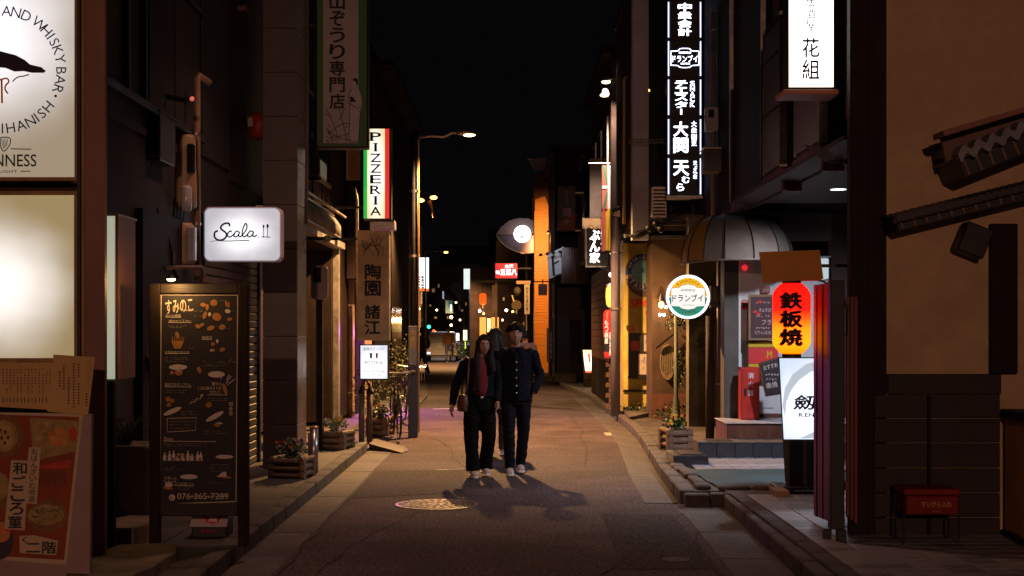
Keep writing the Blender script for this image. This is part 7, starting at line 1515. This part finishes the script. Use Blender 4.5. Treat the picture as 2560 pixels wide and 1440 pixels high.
for s_ in (-1, 1):
    part('side_window', MB().add([(cxx + s_ * .775, Yca + .35, 1.03), (cxx + s_ * .79, Yca + 2.5, 1.02), (cxx + s_ * .64, Yca + 1.95, 1.42), (cxx + s_ * .64, Yca + .6, 1.42)], [(0, 1, 2, 3)]), M_glass, car)
    part('tail_lamp', MB().box(cxx + s_ * .80 - .06, cxx + s_ * .80 + .03, Yca - .03, Yca + .1, .72, .92, b=.01), M_red, car)
    for yy in (.7, 3.2): w = part('wheel', MB().tube([(cxx + s_ * .70, Yca + yy, .31), (cxx + s_ * .875, Yca + yy, .31)], .31, 20), M_cable, car); part('rim', MB().tube([(cxx + s_ * .876, Yca + yy, .31), (cxx + s_ * .882, Yca + yy, .31)], .19, 14), M_steel, w)
part('number_plate', MB().box(cxx - .17, cxx + .17, Yca - .035, Yca - .015, .66, .82), M_white, car); part('bumper', MB().box(cxx - .82, cxx + .82, Yca - .08, Yca + .1, .32, .52, b=.03), M_car, car); part('reversing_lamp', MB().sphere((cxx - .62, Yca - .09, .44), (.10, .03, .06), 6), emat('lamp_cool', (.75, .85, 1), 1.2), car, smooth=True)

# ================================================================= small things that make the walls lived in
def aircon(label, x0, y0, x1, y1, Y, X_wall, group=None):
    X0, X1, Z1, Z0 = wx(x0, Y), wx(x1, Y), wz(y0, Y), wz(y1, Y); t = thing('air_conditioner', label, 'air conditioner', ((X0 + X1) / 2, Y, Z0), group)
    part('casing', MB().box(X0, X1, Y, Y + .7, Z0, Z1, b=.015), M_alu, t); n = int((Z1 - Z0) / .06)
    for i in range(n): part('louvre', MB().box(X0 + .03, X1 - .03, Y - .008, Y - .001, Z0 + .04 + i * .055, Z0 + .07 + i * .055), M_wallC, t)
    part('bracket', MB().box(min(X0, X_wall), max(X1, X_wall), Y + .1, Y + .14, Z0 - .04, Z0 - .001), M_dark, t)
aircon('grey air conditioner casing low under the corner building overhang', 1628, 465, 1668, 545, 22.2, 3.0)
aircon('dusty air conditioner on the dark wall above the fluted awning', 772, 395, 800, 440, 18.5, -2.99)
def wire(label, pts, r=.008, m=None): return tag(part('wire', MB().tube(chain2(pts), r, 5, caps=True), m or M_cable, smooth=True), label, 'wire')
def chain2(pts, n=6):
    out = []
    for a, b in zip(pts, pts[1:]):
        for k in range(n): out.append(a + (b - a) * (k / n) - Vector((0, 0, math.sin(k / n * math.pi) * .04 * (b - a).length)))
    return out + [pts[-1]]
cbx = thing('cable_bundle', 'thick messy bundle of black cables under the corner building overhang', 'cables', P(1640, 585, 22.4))
for i in range(9):
    pts = [P(1562 + random.uniform(-3, 3), 592 + random.uniform(-5, 6), 22.4), P(1600 + random.uniform(-8, 8), 585 + random.uniform(-9, 9), 22.3), P(1640 + random.uniform(-8, 8), 570 + random.uniform(-10, 10), 22.3), P(1700 + random.uniform(-10, 10), 520 + random.uniform(-14, 18), 22.3)]
    part('cable', MB().tube(chain2(pts), random.uniform(.008, .018), 6), M_cable, cbx, smooth=True)
for i, (a, b, Y) in enumerate(((1640, 560, 22.25), (1652, 573, 22.2), (1622, 570, 22.25))): part('junction', MB().sphere(P(a, b, Y), .06, 6), M_blackp, cbx)
cbx = thing('cable_bundle', 'loose black cables sagging down the dark wall beside the unlit red board', 'cables', P(1450, 430, 34))
for i in range(5):
    part('cable', MB().tube(chain2([P(1462 - i * 3, 385, 30.5), P(1452 + random.uniform(-8, 8), 430, 32), P(1465 + random.uniform(-6, 6), 470, 31), P(1458, 540 + i * 6, 30.5)]), .014, 5), M_cable, cbx, smooth=True)
pipe('conduit', 'thin conduit on the edge of the tiled pier', [P(765, 560, 15.5), P(768, 330, 15.5), P(768, -30, 15.5)], .02, M_pvc)
pipe('down_pipe', 'thin brass toned pipe at the left of the pizzeria sign', [P(893, 850, 21), P(893, 500, 21), P(886, 470, 21)], .022, M_alu)
pipe('down_pipe', 'slim pipe on the corner right of the pale column', [P(1560, 560, 22.3), P(1560, 200, 22.3), P(1566, 190, 22.3)], .022, M_brass)
for i, (a, b, Y, s_) in enumerate(((575, 252, 15.8, .014), (1594, 137, 23, .016), (1622, 226, 22.55, .02))):
    t = thing('tiny_light', ['tiny amber indicator light high on the dark left wall', 'tiny yellow light near the roof of the corner building', 'tiny amber light on the glass of the corner building'][i], 'light', P(a, b, Y)); part('bulb', MB().sphere(P(a, b, Y), s_, 6), emat('tiny_amber', (1, .6, .15), 4), t, smooth=True); part('base', MB().box(wx(a, Y) - s_, wx(a, Y) + s_, Y, Y + .06, wz(b, Y) - s_ * 1.4, wz(b, Y) - s_), M_dark, t)
# entrance frames and window lights above the dark left shop
for i in range(3): w = part('window', MB().box(-2.95, -2.915, 17 + i * 2.0, 18.6 + i * 2.0, 3.9, 5.1), M_alu, b2); part('pane', MB().box(-2.914, -2.908, 17.06 + i * 2.0, 18.54 + i * 2.0, 3.96, 5.04), M_glass, w)
for i in range(3): w = part('window', MB().box(1.90, 1.929, 28 + i * 2, 29.2 + i * 2, 4.6, 5.9), M_alu, b6); part('pane', MB().box(1.893, 1.8995, 28.05 + i * 2, 29.15 + i * 2, 4.65, 5.85), M_glass, w)
for i in range(2): w = part('window', MB().box(1.5 + i * 1.4, 2.5 + i * 1.4, 42.44, 42.49, 4.6, 5.8), M_alu, b7); part('pane', MB().box(1.55 + i * 1.4, 2.45 + i * 1.4, 42.43, 42.439, 4.65, 5.75), M_glass, w)

# lit openings and lamps of the far end
random.seed(5)
for (bb, Y, x0, x1, y0, y1, n) in ((b11, 99.8, 1062, 1148, 700, 800, 7), (b12, 81.8, 1152, 1176, 740, 820, 4), (b9, 61.6, 1252, 1330, 712, 800, 4), (b10, 45.9, 1042, 1060, 740, 800, 2)):
    for i in range(n):
        a = random.uniform(x0, x1); b = random.uniform(y0, y1); w_, h_ = random.uniform(3, 7), random.uniform(4, 10)
        fr2 = part('window', MB().box(wx(a - 1, Y), wx(a + w_ + 1, Y), Y, Y + .15, wz(b + h_ + 1, Y), wz(b - 1, Y)), M_wood, bb); part('pane', MB().box(wx(a, Y), wx(a + w_, Y), Y - .03, Y - .001, wz(b + h_, Y), wz(b, Y)), random.choice([emat('far_pane_warm', (1, .5, .15), .35), emat('far_pane_dim', (.9, .6, .4), .12), emat('far_pane_cool', (.5, .65, .8), .15)]), fr2)
for i, (a, b, Y, nm) in enumerate(((1140, 756, 84, 'tiny amber lamp left of the white vertical light box pole'), (1150, 800, 80, 'tiny white lamp low beside the far slim pole'), (1187, 812, 66, 'tiny amber lamp left of the warm lit doorway'), (1092, 775, 92, 'tiny warm lamp high above the parked car'), (1256, 800, 60, 'tiny warm lamp right of the warm lit doorway'), (1048, 772, 45, 'tiny warm lamp under the white and orange sign'))):
    t = thing('distant_lamp', nm, 'lamp', P(a, b, Y)); part('globe', MB().sphere(P(a, b, Y), .0007 * Y, 6), emat('distant_globe', (1, .68, .36), 12), t, smooth=True); part('bracket', MB().tube([P(a, b, Y) + Vector((0, .05, .02)), P(a, b - 2, Y) + Vector((0, .3, 0))], .015, 5), M_dark, t)
# ================================================================= PEOPLE
M_skin = mat('skin', (.32, .18, .13), rough=.55, scale=10, var=.08, bump=.02)
M_hair = mat('black_hair', (.008, .006, .005), spec=.15, rough=.6, scale=40, var=.4, bump=.3, stretch=(1, 1, .1))
M_hairb = mat('brown_hair', (.05, .03, .02), rough=.5, scale=40, var=.4, bump=.3, stretch=(1, 1, .1))
M_navyc = mat('navy_cloth', (.004, .005, .010), spec=.1, rough=.9, scale=20, var=.3, bump=.2)
M_blkc = mat('black_cloth', (.003, .003, .003), spec=.1, rough=.9, scale=20, var=.3, bump=.2)
M_redc = mat('red_cloth', (.11, .004, .006), rough=.85, scale=20, var=.2, bump=.2)
M_shoe = mat('white_shoe', (.38, .33, .32), rough=.6, scale=10, var=.15, bump=.05)
M_bag = mat('brown_leather', (.075, .035, .016), rough=.5, scale=14, var=.3, bump=.1)
def chain(pts, n=3):
    P_ = [Vector(p) for p in pts]; out = []
    for i in range(len(P_) - 1):
        p0, p1, p2, p3 = P_[max(i - 1, 0)], P_[i], P_[i + 1], P_[min(i + 2, len(P_) - 1)]
        for k in range(n):
            t = k / n; out.append(.5 * ((2 * p1) + (p2 - p0) * t + (2 * p0 - 5 * p1 + 4 * p2 - p3) * t * t + (3 * p1 - p0 - 3 * p2 + p3) * t ** 3))
    out.append(P_[-1]); return out
def rchain(rs, n=3):
    out = []
    for a, b in zip(rs, rs[1:]):
        a = a if isinstance(a, tuple) else (a, a); b = b if isinstance(b, tuple) else (b, b)
        for k in range(n): t = k / n; out.append((a[0] + (b[0] - a[0]) * t, a[1] + (b[1] - a[1]) * t))
    b = rs[-1]; out.append(b if isinstance(b, tuple) else (b, b)); return out
def limb(mb, pts, rs, n=12, k=3): mb.tube(chain(pts, k), rchain(rs, k), n)
def fuse(o, vox, smooth=2, folds=0., fs=.12):
    r = o.modifiers.new('fuse', 'REMESH'); r.mode = 'VOXEL'; r.voxel_size = vox; r.use_smooth_shade = True
    if smooth: s = o.modifiers.new('soften', 'SMOOTH'); s.factor = .6; s.iterations = smooth
    if folds:
        tx = bpy.data.textures.get('folds') or bpy.data.textures.new('folds', 'CLOUDS'); tx.noise_scale = fs; tx.noise_depth = 2
        d = o.modifiers.new('folds', 'DISPLACE'); d.texture = tx; d.strength = folds; d.texture_coords = 'LOCAL'
def head_mesh(mb, c, s=1.):
    n = 20; prof = []; base = len(mb.v); q = MB().sphere((0, 0, 0), (1, 1, 1), n)
    for v in q.v:
        x_, y_, z_ = v; X_ = x_ * .076; Y_ = y_ * .094; Z_ = z_ * .118
        if z_ < -.1: X_ *= 1 - .28 * min(1, (-z_ - .1)) ** 1.1; Y_ = Y_ * (1 - .18 * (-z_)) - .010 * (-z_)
        if y_ < -.2:
            d = lambda a, b, ra, rb: math.exp(-((x_ - a) / ra) ** 2 - ((z_ - b) / rb) ** 2)
            Y_ -= .020 * d(0, -.18, .13, .17) + .012 * d(0, .0, .09, .2) + .006 * d(0, .26, .6, .1) + .007 * d(0, -.52, .28, .07) + .010 * d(0, -.85, .3, .15)
            Y_ += .010 * d(.42, .06, .2, .12) + .010 * d(-.42, .06, .2, .12) + .004 * d(0, -.66, .3, .05)
        v2 = (c[0] + X_ * s, c[1] + Y_ * s, c[2] + Z_ * s); q.v[q.v.index(v)] = v2
    mb.add(q.v, q.f)
def hand(mb, w, d, side, curl=.5):
    """palm and five fingers from wrist w along direction d; side=+1/-1 puts the thumb"""
    d = Vector(d).normalized(); up = Vector((0, -1, 0)); sp = (up - d * up.dot(d)).normalized(); nrm = d.cross(sp) * side
    w = Vector(w)
    mb.tube([w, w + d * .03, w + d * .085], [(.022, .022), (.030, .026), (.034, .026)] if False else [.024, .028, .030], 10)
    L_ = [.062, .074, .078, .070]
    for i in range(4):
        off = sp * (.026 - i * .0175); b0 = w + d * .07 + off; ln = L_[3 - i] if i else .060
        mb.tube([b0, b0 + d * ln * .45 - nrm * .004, b0 + d * ln * .8 - nrm * ln * .25 * curl * 2, b0 + d * ln - nrm * ln * .55 * curl * 2], [.009, .0085, .008, .006], 7)
    b0 = w + d * .02 + sp * .022; mb.tube([b0, b0 + d * .03 + sp * .022, b0 + d * .06 + sp * .026 - nrm * .01], [.012, .0105, .008], 7)
def person(label, X, Y, height, yaw, p, vox=.011, z=0.):
    s = height / 1.72; t = thing('person', label, 'person', (0, 0, 0)); H_ = p.get('lean', (0, 0))
    g = lambda k, d: [Vector(v) for v in p.get(k, d)]
    aL = g('armL', [(-.19, 0, 1.39), (-.25, .02, 1.12), (-.27, -.04, .88)]); aR = g('armR', [(.19, 0, 1.39), (.25, .02, 1.12), (.27, -.04, .88)])
    lL = g('legL', [(-.09, 0, .90), (-.10, -.02, .48), (-.10, .02, .09)]); lR = g('legR', [(.09, 0, .90), (.10, -.02, .48), (.10, .02, .09)])
    hd = Vector(p.get('head', (0, -.02, 1.60))); nk = Vector((hd.x * .4, .005, 1.44))
    body = MB()
    body.tube(chain([(0, 0, .84), (0, 0, .95), (0, 0, 1.08), (0, 0, 1.22), (0, 0, 1.34), (0, .01, 1.405), (0, .01, 1.44)], 2), rchain([(.13, .09), (.155, .105), (.13, .095), (.15, .105), (.165, .105), (.12, .085), (.06, .06)], 2), 16)
    limb(body, [nk + Vector((0, 0, -.03)), (nk + hd) / 2, hd + Vector((0, .015, -.04))], [.056, .050, .052])
    head_mesh(body, hd)
    for sg in (-1, 1): body.sphere(hd + Vector((sg * .077, .012, -.005)), (.012, .020, .032), 5)
    for a, sg in ((aL, -1), (aR, 1)):
        limb(body, [Vector((sg * .12, 0, 1.38)), a[0], (a[0] + a[1]) / 2, a[1], (a[1] + a[2]) / 2, a[2]], [.05, .052, .045, .038, .036, .025])
        if not p.get('pocket' + ('L' if sg < 0 else 'R')): hand(body, a[2] - (a[2] - a[1]).normalized() * .01, (a[2] - a[1]), -sg, p.get('curl', .5))
    for l in (lL, lR): limb(body, [l[0], (l[0] + l[1]) / 2, l[1], (l[1] + l[2]) / 2, l[2]], [.082, .070, .052, .050, .036]); limb(body, [l[2] + Vector((0, .03, -.03)), l[2] + Vector((0, -.05, -.045)), l[2] + Vector((0, -.15, -.06))], [.035, .035, .02], k=2)
    o = part('body', body, M_skin, t); fuse(o, vox * .7, 1)
    # face
    if p.get('face', 1):
        for sg in (-1, 1):
            part('eye', MB().sphere(hd + Vector((sg * .031, -.083, .006)), (.013, .006, .006), 6), M_white, t, smooth=True); part('iris', MB().sphere(hd + Vector((sg * .031, -.0885, .006)), (.006, .003, .006), 5), M_ink, t)
            part('eyebrow', MB().tube([hd + Vector((sg * .015, -.093, .027)), hd + Vector((sg * .034, -.092, .032)), hd + Vector((sg * .052, -.079, .026))], [.003, .004, .002], 5), M_hair, t)
        part('lips', MB().tube([hd + Vector((-.022, -.083, -.062)), hd + Vector((0, -.096, -.060)), hd + Vector((.022, -.083, -.062))], [.003, .0065, .003], 6), mat('lip', (.30, .08, .07), rough=.5, var=.05, bump=0), t, smooth=True)
    # trousers
    q = MB(); w = p.get('leg_w', 1.); 
    q.tube(chain([(0, 0, 1.02), (0, 0, .92), (0, 0, .80)], 3), rchain([(.145, .11), (.165, .125), (.15, .115)], 3), 18)
    for l in (lL, lR):
        l2 = l[2] + Vector((0, .01, -.02)); limb(q, [l[0] + Vector((0, 0, -.02)), (l[0] + l[1]) / 2, l[1], (l[1] + l2) / 2, l2], [.098, .088 * w, .072 * w, .066 * w, .062 * w * p.get('hem', 1.)], 14)
    o = part('trousers', q, p.get('m_leg', M_blkc), t); fuse(o, vox, 2, .02)
    # jacket / shirt
    q = MB(); hem = p.get('hemz', .86)
    q.tube(chain([(0, 0, hem), (0, 0, .98), (0, 0, 1.10), (0, 0, 1.24), (0, 0, 1.35), (0, .01, 1.415), (0, .012, 1.46)], 2), rchain([(.19, .135), (.18, .13), (.165, .125), (.18, .13), (.19, .125), (.14, .10), (.068, .07)], 2), 18)
    for a, sg in ((aL, -1), (aR, 1)):
        wr = a[1] + (a[2] - a[1]) * (.97 if not p.get('short') else .1); limb(q, [Vector((sg * .13, 0, 1.375)), a[0], (a[0] + a[1]) / 2, a[1], (a[1] + wr) / 2, wr], [.066, .070, .062, .056, .052, .043])
    o = part(p.get('top', 'jacket'), q, p.get('m_top', M_navyc), t); fuse(o, vox, 2, .022, .15)
    for l in (lL, lR):
        q = MB(); an = l[2]; limb(q, [an + Vector((0, .06, -.045)), an + Vector((0, 0, -.045)), an + Vector((0, -.09, -.052)), an + Vector((0, -.17, -.060))], [(.036, .042), (.042, .046), (.046, .032), (.030, .020)], 12); 
        sh_ = part('shoe', q, p.get('m_shoe', M_shoe), t); fuse(sh_, .009, 1)
        part('sole', MB().zprism([(an.x - .04, an.y + .075), (an.x - .046, an.y - .10), (an.x - .02, an.y - .19), (an.x + .02, an.y - .19), (an.x + .046, an.y - .10), (an.x + .04, an.y + .075)], an.z - .09, an.z - .068), p.get('m_sole', M_white), sh_)
    # hair
    q = MB().sphere((0, 0, 0), (1, 1, 1), 18); vs = []
    for v in q.v:
        x_, y_, z_ = v; f = (1.16 if p.get('tuft') and z_ > .1 else 1.13) + .06 * noise.noise(Vector(v) * 3.1 + Vector((height * 9, 0, 0)))
        if y_ < -.25 and z_ < (.30 if p.get('tuft') else .42): f = .80
        if z_ < -.45 and not p.get('long'): f = .82
        vs.append((hd.x + x_ * .077 * f, hd.y + .006 + y_ * .095 * f, hd.z + .006 + z_ * .119 * f))
    q.v = vs
    if p.get('tuft'):
        for i in range(44):
            a = random.uniform(-1.9, 1.9); b = Vector((hd.x + .082 * math.sin(a), hd.y + .01 - .085 * max(0, math.cos(a)) + random.uniform(-.01, .05), hd.z + .07 + random.uniform(-.02, .03))); q.tube([b + Vector((0, .02, .01)), b + Vector((random.uniform(-.01, .01), -.025, .012)), b + Vector((random.uniform(-.03, .03) + .02 * math.sin(a), -.02 * max(0, math.cos(a)), -random.uniform(.02, .06)))], [.014, .012, .005], 6)
    if p.get('long'):
        lh = p['long']
        limb(q, [hd + Vector((0, .05, .06)), hd + Vector((0, .075, -.05)), hd + Vector((0, .09, -.22)), hd + Vector((0, .10, -lh))], [(.085, .06), (.095, .055), (.11, .05), (.09, .03)], 14)
        for sg in (-1, 1): limb(q, [hd + Vector((sg * .035, -.055, .095)), hd + Vector((sg * .072, -.045, .03)), hd + Vector((sg * .083, -.04, -.1)), hd + Vector((sg * (.10 if sg < 0 else .08), -.085, -.22)), hd + Vector((sg * .10, -.12, -(lh if sg < 0 else lh * .6)))], [.018, .026, (.035, .03), (.045, .03), (.03, .015)], 10)
    o = part('hair', q, p.get('m_hair', M_hair), t); fuse(o, .011, 1, .012, .05)
    for nm, m_, f_ in p.get('extra', ()):
        q = MB(); f_(q); part(nm, q, m_, t, smooth=True)
    t.scale = (s, s, s); t.location = (X, Y, z); t.rotation_euler = (0, 0, yaw); return t
def buttons(q):
    for z_, y_ in ((1.37, -.128), (1.29, -.142), (1.20, -.142), (1.11, -.136), (1.02, -.140), (.94, -.146)): q.sphere((0, y_ - .004, z_), (.0085, .005, .0085), 5)
def placket(q): q.box(-.018, .018, -.143, -.12, .87, 1.40)
def collar(q):
    for sg in (-1, 1): q.add([(sg * .01, -.105, 1.435), (sg * .075, -.04, 1.475), (sg * .095, -.075, 1.43), (sg * .04, -.13, 1.375), (sg * .01, -.10, 1.432), (sg * .073, -.035, 1.472), (sg * .093, -.07, 1.427), (sg * .04, -.125, 1.372)], [(0, 1, 2, 3), (7, 6, 5, 4), (0, 3, 7, 4), (1, 5, 6, 2), (2, 6, 7, 3), (0, 4, 5, 1)])
man = person('man in a dark navy shirt with white buttons walking with one hand in his pocket', wx(1290, 15.75), 15.9, 1.70, .04, dict(
    head=(-.005, -.03, 1.605), armL=[(-.19, 0, 1.385), (-.235, .03, 1.12), (-.225, -.07, .88)], armR=[(.19, 0, 1.385), (.275, .05, 1.13), (.20, -.05, .93)], pocketR=1,
    legL=[(-.085, 0, .90), (-.085, -.10, .50), (-.075, -.12, .10)], legR=[(.085, 0, .90), (.085, .02, .48), (.055, .06, .12)], tuft=1, leg_w=.98, hem=.9, hemz=.84, top='shirt', m_leg=mat('dark_trousers', (.006, .006, .010), spec=.1, rough=.9, scale=20, var=.2, bump=.1),
    extra=(('buttons', M_white, buttons), ('placket', M_navyc, placket), ('collar', M_navyc, collar))), vox=.011)
def redtop(q): q.tube(chain([(-.005, -.045, .99), (-.005, -.05, 1.2), (-.005, -.05, 1.33), (-.005, -.03, 1.44)], 3), rchain([(.10, .098), (.11, .10), (.10, .094), (.055, .06)], 3), 18)
def buckle(q): q.tube([(-.02, -.148, .98), (.02, -.148, .98), (.02, -.148, .95), (-.02, -.148, .95), (-.02, -.148, .98)], .005, 5); q.box(-.02, .005, -.15, -.146, .955, .975)
def bagf(q): q.tube(chain([(-.205, -.03, 1.0), (-.215, -.03, .90), (-.22, -.03, .80)], 3), rchain([(.05, .12), (.065, .15), (.055, .14)], 3), 14)
def strap(q): q.tube([(-.19, -.12, .98), (-.17, -.13, 1.2), (-.14, -.07, 1.43), (-.15, .02, 1.45), (-.20, .08, 1.1), (-.21, .07, .98)], .012, 6)
woman = person('woman with long black hair, dark jacket, red top and brown shoulder bag', wx(1199, 15.6), 15.62, 1.58, .22, dict(
    head=(.045, -.03, 1.595), armL=[(-.18, 0, 1.37), (-.285, .03, 1.12), (-.345, -.04, .87)], armR=[(.18, 0, 1.37), (.235, .03, 1.12), (.20, -.09, .90)],
    legL=[(-.085, 0, .90), (-.11, -.03, .48), (-.095, -.08, .10)], legR=[(.085, 0, .90), (.10, -.06, .50), (.08, .05, .12)], long=.56, leg_w=1.22, hem=1.15, hemz=.98, m_top=M_navyc, m_leg=M_blkc,
    extra=(('top', M_redc, redtop), ('belt_buckle', M_steel, buckle), ('bag', M_bag, bagf), ('bag_strap', M_bag, strap))), vox=.011)
person('person in dark clothes almost hidden behind the woman, only the dark hair showing', wx(1236, 18.2), 18.2, 1.66, 2.7, dict(m_top=M_blkc, m_leg=mat('plum_trousers', (.035, .014, .022), rough=.85, var=.2, bump=.1), m_hair=mat('grey_brown_hair', (.025, .02, .018), rough=.6, var=.3, bump=0), leg_w=1.1, long=.22, legL=[(-.085, 0, .90), (-.085, -.12, .50), (-.07, -.15, .10)]), vox=.015)
person('person in a dusky pink shirt behind the right shoulder of the man', wx(1314, 30), 30, 1.60, 2.9, dict(m_top=mat('pink_cloth', (.14, .075, .085), rough=.85, var=.1, bump=.1), m_leg=M_blkc, face=0, top='shirt'), vox=.02)
def pack(q): q.tube(chain([(0, .14, .98), (0, .18, 1.15), (0, .15, 1.36)], 3), rchain([(.13, .07), (.15, .10), (.11, .06)], 3), 12)
person('person in a pale shirt with a dark backpack and white shoes at the left roadside', wx(1057, 49), 49, 1.70, -1.2, dict(top='shirt', m_top=mat('pale_cloth', (.50, .36, .28), rough=.85, var=.1, bump=.1), m_leg=M_blkc, m_hair=M_hairb, legL=[(-.09, 0, .90), (-.09, -.14, .48), (-.09, -.16, .09)], legR=[(.09, 0, .90), (.09, .06, .50), (.09, .18, .12)], extra=(('backpack', mat('plum_pack', (.06, .04, .07), rough=.7, var=.2, bump=0), pack),)), vox=.022)
person('distant person in a brown top and blue jeans pushing a bicycle', wx(1121, 70), 70, 1.72, .3, dict(m_top=mat('ochre_cloth', (.30, .15, .04), rough=.85, var=.2, bump=0), m_leg=mat('blue_jeans', (.15, .17, .26), rough=.85, var=.2, bump=0), m_hair=M_hair, leg_w=1.05, m_shoe=M_blkc), vox=.025)
bicycle('bicycle pushed by the distant person in blue jeans', (wx(1134, 70), 70, 0), math.radians(80), group='parked bicycles')

# ---------------------------------------------------------------- unseen lamps added behind the camera and above the view, for front light
def back_lamp(label, X, Y, Z, power, col):
    t = thing('street_lamp', label, 'street lamp', (X, Y, 0))
    sx = -1 if X < 0 else 1
    part('pole', MB().tube([(X + sx * .9, Y, 0), (X + sx * .9, Y, Z + .1)], .07, 10), M_dark, t); part('arm', MB().tube([(X + sx * .9, Y, Z + .05), (X, Y, Z + .08)], .03, 8), M_dark, t)
    part('head', MB().box(X - .15, X + .15, Y - .1, Y + .1, Z, Z + .08, b=.02), M_alu, t); part('lens', MB().box(X - .12, X + .12, Y - .08, Y + .08, Z - .02, Z - .001), E_sod, t)
    lamp('POINT', (X, Y, Z - .08), power, col, t, size=.12)
back_lamp('unseen street lamp added behind the camera to light the fronts', -.3, -14.0, 4.9, 4200, (1, .50, .34))
tl = thing('street_lamp', 'unseen street lamp added high above the menu board to light the street', 'street lamp', (-2.9, 12.2, 6.3))  # unseen lamp added above the view for the mid-distance light
part('arm', MB().tube([(-2.96, 12.2, 6.0), (-2.4, 12.2, 6.35), (-.9, 12.2, 6.4)], .03, 8), M_dark, tl); part('head', MB().box(-1.0, -.5, 12.05, 12.35, 6.30, 6.40, b=.02), M_alu, tl); part('lens', MB().box(-.95, -.55, 12.1, 12.3, 6.28, 6.299), E_sod, tl)
lamp('SPOT', (-.75, 12.2, 6.22), 360, (1, .50, .36), tl, size=.12, spot=math.radians(108), aim=(-.1, 13.0, 0), blend=.7)
